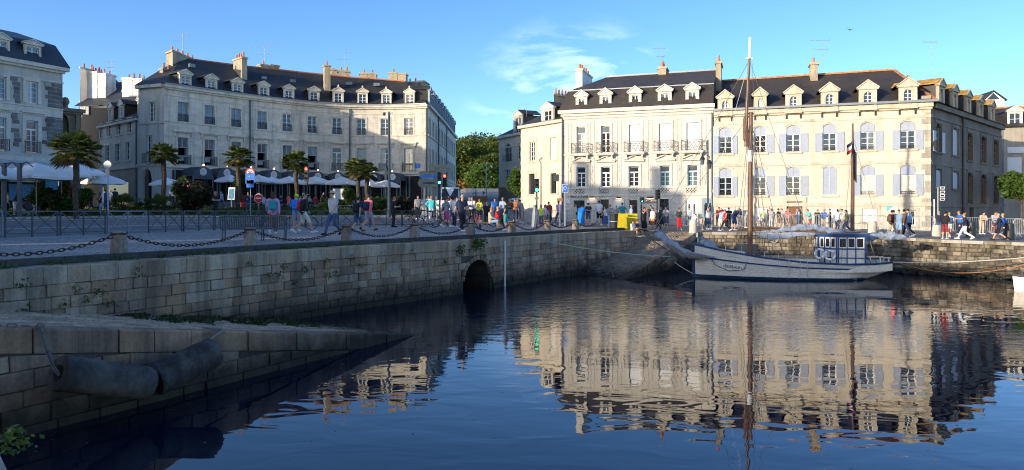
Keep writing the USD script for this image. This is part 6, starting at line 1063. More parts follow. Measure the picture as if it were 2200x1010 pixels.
for lab,x,y,d,r_,rot,m in (('widest white parasol beside the awning posts at the left',78,353,47.5,2.5,.5,'parasol_cloth'),('white parasol overlapping the tall fan palm trunk',132,356,49,1.9,.3,'parasol_cloth'),('white parasol partly behind the tall fan palm',168,354,51,1.8,.6,'parasol_cloth'),('small flat white parasol behind the round sign pole',222,375,53,1.65,.1,'parasol_cloth'),('white parasol cut by the left edge',4,359,46,1.9,.4,'parasol_cloth'),
    ('white parasol left of the first palm of the curved terrace',358,383,63,1.5,.2,'parasol_cloth'),('white cafe parasol behind the palm with the speed sign',495,377,69,1.5,.3,'parasol_cloth'),('white cafe parasol right of the speed limit sign',556,377,70,1.6,.5,'parasol_cloth'),('white cafe parasol second right of the speed limit sign',583,381,72,1.5,.2,'parasol_cloth'),('white cafe parasol behind the palm left of the red traffic light',622,380,71,1.5,.4,'parasol_cloth'),('pinkish white cafe parasol right of the red traffic light',677,380,70,1.75,.3,'parasol_cream'),('pinkish white cafe parasol left of the twin palm',735,381,70,1.75,.55,'parasol_cream'),('pinkish white cafe parasol between twin palm and camera pole',792,385,71,1.6,.3,'parasol_cream'),('pinkish white cafe parasol crossed by the camera pole',829,388,70,1.5,.5,'parasol_cream')): parasol(lab,x,y,d,r_,rot=rot,m=m)
# lit lamps under the terrace parasols, tables and chairs of the cafe
def table_proto():
    t = local('cafe_table','round cafe table','table','cafe tables'); m = MB(); m.lathe([(0,.74),(.36,.74),(.36,.71),(0,.71)],(0,0,0),12); part(t,'table_top',m,'wood'); m = MB(); m.tube([(0,0,0),(0,0,.71)],.03,6); m.lathe([(0,.04),(.24,.02),(.24,0)],(0,0,0),10); part(t,'pedestal',m,'iron'); return t
tp_ = table_proto(); TL = ['beside the red planter','right of the speed limit sign','left of the fan palm behind the cyclists','under the red traffic light','beside the bending waiter','left of the twin palm','right of the twin palm','left of the camera pole','by the narrow street house','near the chalk board at the left']
for k,(x,d) in enumerate(((545,69),(580,70),(612,69),(655,70),(690,71),(742,69),(775,70),(805,70),(300,60),(60,50))):
    L_ = 'round cafe table on the terrace ' + TL[k]; (put(tp_,gpt(x,d)),tag(tp_,L_)) if k == 0 else dup(tp_,gpt(x,d),label=L_)
# poles, lamps, lights and signs
def pole(mb,x,y0,d,r,n=8): g = gpt(x,d); mb.tube([g - (0,0,.1),at(x,y0,d)],r,n); return g
t = thing('camera_pole','tall blue grey pole with two dome cameras on top','pole',gpt(836,60)); m = MB(); g = gpt(836,60); m.tube([g,g + (0,0,2.6),at(836,240,60)],[.16,.13,.09],8); part(t,'pole',m,'pole_blue'); m = MB(); c = at(836,242,60); m.bar(c,c + (-.42,0,-.02),.05); m.bar(c,c + (.16,0,.0),.12,.2); part(t,'bracket',m,'galvanised'); m = MB(); m.lathe([(0,.16),(.12,.12),(.13,0),(.09,-.12),(0,-.17)],c + (-.42,0,-.12),8); part(t,'camera',m,'pole_blue'); m = MB(); m.box(c[0] + .1,c[0] + .3,c[1] - .1,c[1] + .1,c[2] - .06,c[2] + .06); part(t,'camera',m,'galvanised'); m = MB(); z = pz(385,60); m.box(c[0] - .36,c[0] - .17,59.8,60.0,z - .1,z + 1.0); part(t,'control_box',m,'pole_blue')
def traffic_light(label,x,ytop,ybot,d,lit,yel=False,side=0):
    g = gpt(x,d); t = thing('traffic_light',label,'traffic light',g); m = MB(); m.tube([g,at(x,ytop,d)],.055,8); part(t,'pole',m,'bin_black'); c = at(x + side,(ytop + ybot) / 2,d); h = (ybot - ytop) * d / FP; w = .30; m = MB(); m.box(c[0] - w / 2,c[0] + w / 2,c[1] - .3,c[1] - .06,c[2] - h / 2,c[2] + h / 2); part(t,'housing',m,'bin_black')
    for k,col in enumerate(('red','amber','green')):
        m = MB(); zc_ = c[2] + h / 2 - h * (k + .5) / 3; cc = np.array([c[0],c[1] - .305,zc_]); rr = min(.11,h / 6 * .8); m.add([cc,*[cc + rr * np.array([math.cos(a),0,math.sin(a)]) for a in np.linspace(0,2 * math.pi,13)[:-1]]],[[0,i % 12 + 1,i] for i in range(1,13)]); part(t,'lens',m,{'red': 'red_light','green': 'green_light'}.get(col,'bin_black') if col == lit else 'bin_black'); m = MB(); an = np.linspace(0,math.pi,7); V = [(cc[0] + rr * 1.1 * math.cos(a),cc[1] - o,cc[2] + rr * 1.1 * math.sin(a)) for o in (0,.16) for a in an]; m.add(V,[[i,i + 1,i + 8,i + 7] for i in range(6)]); part(t,'visor',m,'yellow_paint' if yel else 'bin_black')
    return t
traffic_light('traffic light showing red beside the palm left of the pinkish parasols',660,358,390,58,'red'); traffic_light('traffic light showing green beside the direction signs',945,371,397,52,'green'); traffic_light('traffic light showing red right of the direction signs',956,374,402,53,'red'); t = traffic_light('black and yellow traffic light showing green before the cream corner house',1153,385,413,46,'green',yel=True)
m = MB(); c = at(1153,428,46); m.add([c + (-.17,-.06,.12),c + (.17,-.06,.12),c + (0,-.06,-.15)],[[0,2,1]]); part(t,'give_way_plate',m,'sign_back'); m = MB(); c = at(1150,470,46); m.tube([c + (-.05,-.1,.9),c + (-.02,-.14,.3),c + (-.1,-.1,-.55)],[.08,.2,.17],7); part(t,'draped_cloth',m,'fence_pale','grey cloth hung on the pole')
t = thing('direction_signs','tall post with olive backed direction signs at the street corner','sign',gpt(934,52)); m = MB(); pole(m,934,355,52,.07); pole(m,912,368,52.3,.05); part(t,'post',m,'sign_back')
for x0,x1,y0,y1,mm in ((921,964,354,362,'sign_back'),(921,964,363.5,369,'sign_back'),(904,938,368,375,'sign_back'),(904,940,376,382,'sign_blue'),(902,940,384,402,'sign_back')):
    m = MB(); a,b = at(x0,y1,51.8),at(x1,y0,51.8); h_ = (b[2] - a[2]) / 2; tip = .16 if x0 > 915 else -.16; m.prism([(a[0],a[2]),(b[0],a[2]),(b[0] + max(tip,0),a[2] + h_),(b[0],b[2]),(a[0],b[2]),(a[0] + min(tip,0),a[2] + h_)],(0,51.75,0),(1,0,0),(0,0,1),(0,.04,0)); p = part(t,'sign_board',m,mm)
    if y0 == 384: text(p,'CLINIQUE',at(921,395,51.74),(1,0,0),np.array([0,-1.,0]),.13,'bin_black')
def disc(c,n,r,k=20): mb = MB(); n = np.asarray(n,float) / np.linalg.norm(n); u = np.cross((0,0,1),n); u /= np.linalg.norm(u); v = np.cross(n,u); mb.add([c,*[c + r * (math.cos(a) * u + math.sin(a) * v) for a in np.linspace(0,2 * math.pi,k + 1)[:-1]]],[[0,i,i % k + 1] for i in range(1,k + 1)]); return mb
N_ = np.array([0,-1.,0])
def sign(label,x,d,ytop,parts_,r=.03):
    g = gpt(x,d); t = thing('road_sign',label,'sign',g); m = MB(); m.tube([g - (0,0,.1),at(x,ytop,d)],r,7); part(t,'post',m,'galvanised')
    for kind,y,s,cols_ in parts_:
        c = at(x,y,d) + N_ * (r + .02)
        if kind == 'disc':
            b = part(t,'sign_plate',disc(c,N_,s),cols_[0])
            if len(cols_) > 1: part(b,'sign_face',disc(c + N_ * .006,N_,s * .72),cols_[1])
            if len(cols_) > 2: text(b,cols_[2],c + N_ * .01 - (0,0,s * .28),(1,0,0),N_,s * .55,'bin_black')
            if cols_[-1] == 'bar': pass
        else: m = MB(); m.box(c[0] - s[0],c[0] + s[0],c[1] - .01,c[1] + .01,c[2] - s[1],c[2] + s[1]); b = part(t,'sign_plate',m,cols_[0]); cols_[1:] and part(b,'sign_print',cols_[1](c),'sign_white')
    return t
def man_print(c): m = MB(); c = c + N_ * .014; m.tm(trimesh.creation.icosphere(1,.05).apply_translation(c + (-.06,0,.16))); m.bar(c + (-.06,0,.1),c + (-.02,0,-.04),.08,.01); m.bar(c + (-.02,0,-.04),c + (-.12,0,-.2),.05,.01); m.bar(c + (-.02,0,-.04),c + (.06,0,-.2),.05,.01); m.bar(c + (.08,0,.12),c + (.17,0,.12),.1,.01); return m
sign('speed limit sign above a blue zone sign and a small blue plate',538,56,366,(('disc',371,.38,('sign_red','sign_white','20')),('box',383.5,(.38,.42),('sign_blue',man_print)),('box',395,(.29,.3),('sign_blue',))),.03)
t = sign('round red no entry sign behind the cyclists',556,60,418,(('disc',426,.40,('sign_white',)),)); c = at(556,426,60) + N_ * .058; part(t,'red_face',disc(c,N_,.36),'sign_red'); m = MB(); m.box(c[0] - .24,c[0] + .24,c[1] - .012,c[1] - .006,c[2] - .055,c[2] + .055); part(t,'white_bar',m,'sign_white')
t = sign('back of a round grey sign on a pole before the boulangerie',232,46,344,(('disc',354,.26,('galvanised',)),),.045); m = MB(); c = at(232,372,46); m.box(c[0] - .13,c[0] + .13,c[1] - .09,c[1] - .05,c[2] - .28,c[2] + .28); part(t,'sign_plate',m,'galvanised')
t = sign('blue and white no parking zone sign on a grey post',1214,47,396,(('box',404.5,(.20,.28),('sign_white',)),),.05); c = at(1214,404.5,47) + N_ * .09; m = MB(); m.box(c[0] - .17,c[0] + .17,c[1] - .005,c[1],c[2] - .25,c[2] + .25); part(t,'sign_face',m,'sign_blue'); m = MB(); m.bar(c + (-.15,-.01,-.2),c + (.15,-.01,.2),.05,.01); part(t,'stripe',m,'sign_white'); m = MB(); ring(m,c + N_ * .012,N_,.1,.02,12); part(t,'sign_print',m,'sign_white')
t = sign('orange arrow sign by the cream corner house',1203,48,420,(('box',429,(.20,.09),('orange_tile',)),))
t = thing('arrow_signs','post with four small black and white arrow signs at the shaded side wall','sign',gpt(2015,50)); m = MB(); pole(m,2015,402,50,.05); part(t,'post',m,'pale_iron')
for y in (404,413,420.5,428): m = MB(); a = at(2020,y,49.9); m.prism([(0,-.1),(.30,-.1),(.36,.1),(0,.1)],a,(1,0,0),(0,0,1),(0,.03,0)); p = part(t,'arrow_board',m,'sign_white'); m = MB(); m.box(a[0] + .03,a[0] + .27,a[1] - .006,a[1] - .002,a[2] - .05,a[2] + .05); part(p,'board_print',m,'bin_black')
m = MB(); pole(m,2007,428,48,.04); single('marker_post',m,'sign_white','thin white marker post at the corner of the shuttered building','post')
t = thing('double_lantern','street lamp post with two hanging lanterns before the white house','street lamp',gpt(1521,51)); m = MB(); g = gpt(1521,51); m.tube([g,g + (0,0,1.2),at(1521,300,51)],[.11,.07,.05],8); part(t,'post',m,'pole_blue'); m = MB(); c = at(1521,336,51); m.tube([c,c + (-.15,-.1,.1),c + (-.4,-.2,.1),c + (-.45,-.2,-.1)],.025,5); m.tube([c,c + (.02,-.3,-.02),c + (.02,-.35,-.2)],.025,5); part(t,'arm',m,'pole_blue')
for dx,dy,y in ((-.46,-.2,343),(.03,-.35,352)):
    m = MB(); c = at(1521,y,51) + (dx,dy,0); m.lathe([(.02,.28),(.1,.2),(.22,.0),(.17,-.02)],c,8); l = part(t,'lantern',m,'bin_black'); m = MB(); m.lathe([(.17,-.02),(.11,-.38),(.0,-.4)],c,8); part(l,'lantern_glass',m,'glass_pale')
m = MB(); a,b = at(1509,480,52),at(1526,426,52); m.box(a[0],b[0],51.6,52.2,gpt(1517,52)[2],b[2]); t = thing('kiosk_cabinet','grey blue street cabinet under the double lantern','cabinet',gpt(1517,52)); part(t,'cabinet',m,'blue_grey_paint'); m = MB(); m.box(a[0] + .08,b[0] - .08,51.57,51.6,gpt(1517,52)[2] + .2,b[2] - .35); part(t,'cabinet_door',m,'fence_paint')
t = traffic_light('tall black signal post before the dark restaurant sign',1412,408,428,48,None); t = traffic_light('pedestrian signal with green man left of the dark restaurant sign',1378,424,434,52,'green')
t = thing('far_lamp_post','slim lamp post at the foot of the hill','street lamp',gpt(1045,112)); m = MB(); pole(m,1045,352,112,.09); c = at(1045,352,112); m.bar(c,c + (-.5,0,.05),.14,.08); part(t,'post',m,'galvanised')
m = MB(); pole(m,1545,436,50,.035)
t = thing('yellow_box','yellow painted barrier boxes behind the pair sitting at the quay end','barrier',gpt(1350,46.5)); m = MB(); a,b = at(1340,488,46.5),at(1368,466,46.5); g = gpt(1354,46.5); m.box(a[0],b[0],46.2,47.0,g[2],b[2]); part(t,'box',m,'yellow_paint'); m = MB(); a,b = at(1327,480,48),at(1347,459,48); m.box(a[0],b[0],47.7,48.4,gpt(1335,48)[2],b[2]); part(t,'box',m,'yellow_paint'); m = MB(); a,b = at(1348,480,49),at(1368,459,49); m.box(a[0],b[0],48.8,49.4,gpt(1357,49)[2],b[2]); part(t,'box',m,'yellow_paint')
t = thing('litter_bin','dark round litter bin left of the yellow boxes','bin',gpt(1319,45)); m = MB(); m.lathe([(.22,0),(.27,.85),(.29,.87),(.29,.92),(.24,.93),(.2,.8),(0,.6)],gpt(1319,45),12); part(t,'bin',m,'bin_black'); m = MB(); m.lathe([(.275,.4),(.277,.45),(.272,.46)],gpt(1319,45),12); part(t,'band',m,'galvanised')
t = thing('planter','tall red planter with a bushy olive beside the fan palm','planter',gpt(519,62)); g = gpt(519,62); m = MB(); m.lathe([(.36,0),(.52,.95),(.56,.97),(.56,1.05),(.48,1.05),(.46,.95),(0,.9)],g,14); part(t,'pot',m,'planter_red'); part(t,'olive_foliage',crown(g + (0,0,2.3),(.8,.8,1.2),1500,.13,np.random.default_rng(4),10),'foliage_bush'); m = MB(); m.tube([g + (0,0,.9),g + (.05,0,1.9)],[.05,.03],6); part(t,'stem',m,'bark')
t = thing('menu_board','white framed menu board on a stand by the fan palm','board',gpt(498,61)); g = gpt(498,61); c = at(497,416,61); m = MB(); m.prism([(-.34,-.55),(.28,-.55),(.34,.55),(-.24,.55)],c,(1,0,0),(0,0,1),(0,.04,0)); b_ = part(t,'board',m,'sign_white'); m = MB(); m.prism([(-.27,-.45),(.21,-.45),(.27,.4),(-.17,.4)],c - (0,.008,0),(1,0,0),(0,0,1),(0,.005,0)); part(b_,'board_print',m,'display_blue'); m = MB(); m.tube([g,c],.03,6); part(t,'stand',m,'galvanised')
t = thing('menu_board','pale grey board on the terrace right of the red traffic light','board',gpt(727,66)); g = gpt(727,66); c = at(727,417,66); m = MB(); m.box(c[0] - .6,c[0] + .6,65.97,66.03,c[2] - .6,c[2] + .6); b_ = part(t,'board',m,'pole_blue'); m = MB(); m.box(c[0] - .5,c[0] + .5,65.95,65.965,c[2] - .5,c[2] + .5); part(b_,'board_face',m,'sign_white'); m = MB(); m.tube([g,c],.04,6); part(t,'stand',m,'galvanised')
t = thing('chalk_board','grey pavement board on the terrace at the left, by the pushchair','board',gpt(59,48)); g = gpt(59,48); m = MB(); m.prism([(-.42,.05),(.42,.05),(.42,1.2),(-.42,1.2)],g,(1,0,0),(0,.2,1),(0,.04,0)); b_ = part(t,'board',m,'sign_white'); m = MB(); m.prism([(-.36,.12),(.36,.12),(.36,1.12),(-.36,1.12)],g - (0,.02,0),(1,0,0),(0,.2,1),(0,.01,0)); part(b_,'board_face',m,'fence_pale')
wire = MB(); P = [gpt(x,np.interp(x,XS,LINES['T'][0]) - 3) + (0,0,.55) for x in range(-20,900,40)]; wire.tube(P,.012,4)
t = thing('rope_fence','thin rope fence along the top of the grass bank','fence',P[10]); part(t,'rope',wire,'pale_iron')
for k in range(0,len(P),2): m = MB(); m.tube([P[k] - (0,0,.75),P[k] + (0,0,.05)],.022,5); part(t,'stake',m,'bark')
t = thing('banner_flag','magenta feather banner above the parasols at the left','flag',gpt(127,52)); m = MB(); a = at(125,358,52); m.add([a,a + (.34,0,.25),a + (.52,0,.8),a + (.45,.02,1.05),a + (.25,0,.95),a + (.1,0,.5)],[[0,1,2],[0,2,3],[0,3,4],[0,4,5]]); f_ = part(t,'banner',m,'magenta'); text(f_,'BAR',a + (.26,-.02,.35),(.4,0,.9),np.array([0,-1.,0]),.2,'sign_white'); m = MB(); m.tube([gpt(126,52),a,a + (.1,.02,.5),a + (.25,.02,.97)],.02,5); part(t,'banner_pole',m,'galvanised')
for x in (9,42): m = MB(); g = gpt(x,45); c = at(x,350,45); m.bar(g,c,.2); t = thing('terrace_post',f'square grey post with curved brackets {"nearest the left edge" if x < 20 else "under the widest parasol"}','post',g); part(t,'post',m,'fence_paint'); m = MB(); [m.tube([c + (0,0,-.1),c + (s * .5,0,.05),c + (s * .85,0,-.25)],.04,5) for s in (-1,1)]; [m.tube([c + (0,0,-.5),c + (s * .3,0,-.05)],.03,5) for s in (-1,1)]; part(t,'bracket',m,'fence_paint')
# bollards on the far quay
for x,d,h_,lab in ((1489,46.9,.85,'pale stone bollard at the top of the ramp, in front of the small child'),(1874,46,.8,'broad stone bollard behind the rear mast barrier'),(2086,42.0,.95,'dark iron bollard right of the woman in white trousers'),(2168,39.5,.95,'dark iron bollard beside the couple at the right edge'),(2012,43,.7,'square pale stone block below the arrow signs')):
    g = gpt(x,d); m = MB(); m.lathe([(.3,-.05),(.27,.1),(.25,h_ * .9),(.2,h_),(0,h_ + .02)],g,10); single('quay_bollard',m,'bin_black' if 'iron' in lab else 'limestone_plain',lab,'bollard',smooth=40)
# the two big floating fenders at the slipway with chain and rope
weathered('fender_rubber',(.05,.044,.040),(.095,.083,.074),stain=(.02,.018,.016),s1=2.,sfac=.8,streak=False,bump=.5,lo=.38,hi=.5)
def fender(label,x0,y0,d0,x1,y1,d1,r):
    a,b = at(x0,y0,d0),at(x1,y1,d1); u = (b - a) / np.linalg.norm(b - a); s = np.cross(u,(0,0,1)); s /= np.linalg.norm(s); w = np.cross(s,u); n = 28; t = thing('fender',label,'fender',(a + b) / 2 * (1,1,0)); R = []
    L = np.linalg.norm(b - a)
    for rr,x in ((r * .45,.14),(r * .45,0.),(r * .93,0),(r,.04),(r,L * .5),(r,L - .04),(r * .93,L),(r * .45,L),(r * .45,L - .14)): R.append([a + u * x + rr * (math.cos(q) * s + math.sin(q) * w) for q in np.linspace(0,2 * math.pi,n + 1)])
    m = MB(); m.grid(np.array(R)[::-1]); part(t,'cylinder',m,'fender_rubber',smooth=40)
    for e,k in ((a + u * .14,-1),(b - u * .14,1)): part(t,'bore',disc(e,u * k,r * .45,16),'bin_black')
    return a,b
A0,A1 = fender('dark rubber cylinder fender hanging on a chain, left of the pair at the slipway',125,801,11.2,318,824,12.55,.29); B0,B1 = fender('dark rubber cylinder fender tilted up against the slipway edge, right of the pair',331,818,12.75,459,756,13.8,.30)
def chainline(t,a,b,n,sc=.6,sag=.1,name='link'):
    t_ = np.linspace(0,1,n); c = a + (b - a) * t_[:,None]; c[:,2] -= sag * 4 * t_ * (1 - t_); d = np.gradient(c,axis=0)
    for j in range(n):
        t1 = d[j] / np.linalg.norm(d[j]); s1 = np.cross(t1,(0,0,1)); s1 /= np.linalg.norm(s1) + 1e-9; w1 = np.cross(s1,t1)
        if j % 2: s1,w1 = w1,-s1
        lm = MB(); lm.add(c[j] + sc * (LV[:,:1] * t1 + LV[:,1:2] * s1 + LV[:,2:] * w1),LF); part(t,name,lm,'chain_steel')
plain('chain_steel',(.12,.105,.095),.6,var=.4); plain('net_brown',(.16,.15,.14),.9,var=.4,vs=14.); P0,P1 = slw(-4.2,SW - .55,zc(-4.2) + .03),slw(-1.75,SW + .03,zc(-1.75) + .03); t = thing('fender_chain','thin chain from the slipway edge to the left cylinder fender','chain',P1); chainline(t,P0,P1,14,.75,.0); chainline(t,P1,A0 - (A1 - A0) / np.linalg.norm(A1 - A0) * .01,18,.75,.08)
m = MB(); m.tube([slw(1.75,SW - .5,zc(1.75) + .03),slw(1.85,SW + .03,zc(1.85) + .03),B1 + (-.05,-.05,.25)],.02,5); single('fender_rope',m,'net_brown','short rope tying the tilted fender to the slipway edge','rope')
# ================================================================== the moored sailing boat
weathered('hull_white',(.64,.60,.52),(.71,.67,.59),stain=(.34,.25,.16),s1=.9,sfac=.35,bump=.08,rough=.5); plain('hull_blue',(.015,.06,.17),.4); plain('hull_dark_blue',(.008,.03,.06),.45); plain('deck_wood',(.24,.18,.12),.7,var=.3); plain('mast_wood',(.13,.07,.04),.5,var=.35,vs=3.); plain('sail_cover',(.22,.265,.34),.75,var=.3,vs=2.,bump=.4,bs=6.); plain('rope_pale',(.50,.48,.43),.8); plain('rope_dark',(.10,.095,.09),.8); plain('rope_green',(.30,.48,.44),.8)
glassy('boat_glass',(.03,.026,.024),rough=.35,spec=.25)
PB = np.array([10.0,38.3]); EB = np.array([9.85,-1.3]) / np.linalg.norm([9.85,-1.3]); NB = np.array([EB[1],-EB[0]]); LBt = 9.95
def B(u,v,z): p = PB + EB * u + NB * v; return np.array([p[0],p[1],z])
tt_ = [0,.1,.25,.5,.75,.92,1.0]
zsh = lambda t: np.interp(t,[0,.15,.35,.55,.75,.9,1.0],[1.80,1.50,1.18,.97,.88,.90,.97])
bsf = lambda t: np.interp(t,[0,.04,.1,.25,.5,.75,.92,1.0],[.05,.46,.86,1.34,1.55,1.45,1.12,.8])
bwf = lambda t: np.interp(t,[0,.04,.1,.25,.5,.75,.86,1.0],[.03,.2,.45,1.0,1.38,1.15,.5,.1])
zkf = lambda t: np.interp(t,[0,.8,.88,1.0],[-.5,-.5,-.05,.42])
def hb(t,z): zs = zsh(t); a = np.clip((z) / zs,0,1); w = bwf(t) + (bsf(t) - bwf(t)) * a ** .8; k = zkf(t); lo = np.clip((z - k) / .5,0,1) ** .5; return w * lo
boat = thing('sailing_boat','white wooden two masted sailing boat with blue trim moored at the far quay','boat',B(5,0,0))
ts = np.r_[np.linspace(0,.12,9),np.linspace(.15,1,26)]
def strake(z0,z1,o,side,n=3):
    P = []
    for k in range(n): P.append([B(t * LBt - (.0 if t > 0 else .0),side * (hb(t,max(zkf(t),(z0(t) + (z1(t) - z0(t)) * k / (n - 1)))) + o),max(zkf(t),z0(t) + (z1(t) - z0(t)) * k / (n - 1))) for t in ts])
    return np.array(P)[::-1 if side > 0 else 1]
hm = MB()
for s in (1,-1): hm.grid(strake(lambda t: -.5,lambda t: zsh(t),0,s,18))
tr_ = [B(LBt,s * hb(1.,z),z) for s,zs in ((1,np.linspace(.42,zsh(1.),6)),(-1,np.linspace(zsh(1.),.42,6))) for z in zs]; hm.add(tr_,[[0,i,i + 1] for i in range(1,11)]); hull = part(boat,'hull',hm,'hull_white',smooth=50)
for nm,z0,z1,o,m in (('waterline_band',lambda t: -.1,lambda t: .17 - .06 * t,.012,'hull_dark_blue'),('rubbing_strake',lambda t: zsh(t) * .60 + .04,lambda t: zsh(t) * .60 + .12,.03,'hull_blue'),('sheer_strake',lambda t: zsh(t) - .07,lambda t: zsh(t) + .03,.025,'hull_blue')):
    q = MB()
    for s in (1,-1): q.grid(strake(z0,z1,o,s)); a = strake(z1,z1,o,s,2)[0]; b = strake(z1,z1,-.08,s,2)[0]; q.grid(np.array([a,b]) if s < 0 else np.array([b,a]))
    part(hull,nm,q,m)
for k in range(7):   # plank seams
    q = MB()
    f0 = .2 + .1 * k
    q.grid(strake(lambda t: zsh(t) * f0 + .17 * (1 - f0),lambda t: zsh(t) * f0 + .17 * (1 - f0) + .008,.003,1,2)); part(hull,'plank_seam',q,'net_brown')
q = MB(); q.bar(B(-.03,0,-.3),B(-.06,0,1.95),.14,.16); part(hull,'stem',q,'hull_dark_blue')
q = MB(); q.grid(np.array([[B(t * LBt,v * (bsf(t) - .06),zsh(t) - .42 + (.2 if t < .08 else 0)) for t in ts] for v in (1,0,-1)])); part(boat,'deck',q,'deck_wood')
q = MB()
for s in (1,-1): q.grid(np.array([[B(t * LBt,s * (bsf(t) - .07),zsh(t) - .45) for t in ts],[B(t * LBt,s * (bsf(t) - .07),zsh(t) + .02) for t in ts]])[::s])
part(boat,'bulwark',q,'hull_white')
def bbox(mb,u0,u1,v0,v1,z0,z1): return mb.hexa([B(u0,v1,z0),B(u1,v1,z0),B(u1,v0,z0),B(u0,v0,z0),B(u0,v1,z1),B(u1,v1,z1),B(u1,v0,z1),B(u0,v0,z1)])
q = MB(); bbox(q,3.6,6.3,-.8,.8,.55,1.12); c = part(boat,'hatch_coaming',q,'hull_white'); q = MB(); bbox(q,3.55,6.35,-.85,.85,1.12,1.17); part(c,'hatch_cover',q,'deck_wood'); q = MB(); bbox(q,1.9,2.6,-.5,.5,1.0,1.42); part(boat,'fore_hatch',q,'hull_white'); q = MB(); bbox(q,2.5,3.6,-1.5,-.9,1.2,1.75); part(boat,'stowed_gear',q,'net_brown')
# wheelhouse
wp = [(6.55,-.85),(6.45,0.1),(7.15,.92),(8.55,.95)]; wpl = [B(u,v,0)[:2] for u,v in wp]; zb,zt = .62,2.34; wf = Fac(wpl); wh = q = MB(); lens = wf.t
wins = []
for i,n in ((1,3),(2,3)):
    a,c = lens[i] + .08,lens[i + 1] - .06; st = (c - a) / n; wins += [(a + k * st + .05,a + (k + 1) * st - .05,1.72,2.18) for k in range(n)]
for k in (0,1): a = lens[0] + .06; st = (lens[1] - .1) / 2; wins.append((a + k * st + .05,a + (k + 1) * st - .05,1.72,2.18))
q = MB(); [wf.wall(q,lens[i],lens[i + 1],zb,zt,[w for w in wins if lens[i] <= w[0] < lens[i + 1]],depth=.05) for i in range(3)]
b0,b1 = B(8.55,-.9,zb),B(6.55,-.85,zb); q.quad(B(8.55,.95,zb),b0,b0 + (0,0,zt - zb),B(8.55,.95,zt)); q.quad(b0,b1,b1 + (0,0,zt - zb),b0 + (0,0,zt - zb)); wh = part(boat,'wheelhouse',q,'hull_white')
q = MB()
for i in range(3):
    a,c = lens[i],lens[i + 1]
    for z0,z1 in ((zb,zb + .06),(1.13,1.19),(1.60,1.67),(2.24,2.34)): wf.box(q,a,c,z0,z1,.0,.025)
for w in wins: wf.box(q,w[0] - .08,w[0] - .025,zb,zt,.0,.03)
for e in lens[1:]: wf.box(q,e - .05,e + .02,zb,zt,.0,.032)
part(wh,'wheelhouse_trim',q,'hull_blue')
for w in wins:
    q = MB(); a,c,z0,z1 = w; [wf.box(q,*r,-.03,.028) for r in ((a - .02,a + .012,z0 - .02,z1 + .02),(c - .012,c + .02,z0 - .02,z1 + .02),(a + .012,c - .012,z0 - .02,z0 + .015),(a + .012,c - .012,z1 - .015,z1 + .02))]; part(wh,'window_frame',q,'white_paint'); q = MB(); wf.box(q,a + .012,c - .012,z0 + .015,z1 - .015,-.025,.01); part(wh,'pane',q,'boat_glass')
q = MB(); pl = [(6.35,-1.0),(6.3,.1),(7.05,1.05),(8.7,1.08),(8.7,-1.05)]; q.prism([(u,v) for u,v in pl],B(0,0,2.34),[*EB,0],[*NB,0],(0,0,.09)); part(wh,'roof',q,'hull_blue')
for (x,y,d,s,tilt) in ((1783,548,36.25,.235,.25),(1761,545,36.5,.235,.6)):
    q = MB(); c = at(x,y,d); nn = np.array([-.35 - tilt,-1.,.12]); ring(q,c,nn,s,.062,18); r_ = part(boat,'life_ring',q,'white_paint',smooth=True); q = MB(); n_ = nn / np.linalg.norm(nn); u_ = np.cross(n_,(0,0,1)); u_ /= np.linalg.norm(u_); v_ = np.cross(n_,u_)
    for a in (.5,2.07,3.64,5.2): d_ = math.cos(a) * u_ + math.sin(a) * v_; q.tube([c + d_ * s + np.cross(n_,d_) * o for o in (-.04,.04)],.066,8)
    part(r_,'band',q,'shutter_paint')
# spars, sails
MU = 2.95; mz0 = .7; q = MB(); q.tube([B(MU,0,mz0),B(MU + .02,0,5),B(MU + .05,0,9.0)],[.145,.13,.10],10); mast = part(boat,'main_mast',q,'mast_wood',smooth=40); q = MB(); q.tube([B(MU - .2,0,7.2),B(MU - .16,0,9.5),B(MU - .03,0,11.9)],[.10,.085,.07],8); part(mast,'topmast',q,'mast_wood',smooth=40); q = MB(); q.tube([B(MU - .03,0,11.9),B(MU + .0,0,13.05)],[.075,.06],8); q.bar(B(MU - .25,0,11.9),B(MU + .15,0,11.9),.06); part(mast,'topmast_head',q,'white_paint'); q = MB(); q.tube([B(MU - .05,0,7.05),B(MU - .22,0,7.5),B(MU - .25,0,8.6),B(MU - .16,0,9.0)],[.06,.15,.13,.06],7); [q.bar(B(MU - .3,0,z),B(MU + .2,0,z),.07,.08) for z in (7.15,7.9,8.9)]; part(mast,'mast_doubling',q,'mast_wood'); q = MB(); q.tube([B(MU,0,6.3),B(MU,0,6.9)],.14,10); part(mast,'mast_band',q,'white_paint')
ZU = 8.25; q = MB(); q.tube([B(ZU,-.1,2.3),B(ZU + .02,-.1,5.5),B(ZU + .02,-.1,8.3)],[.115,.095,.045],8); miz = part(boat,'mizzen_mast',q,'mast_wood',smooth=40)
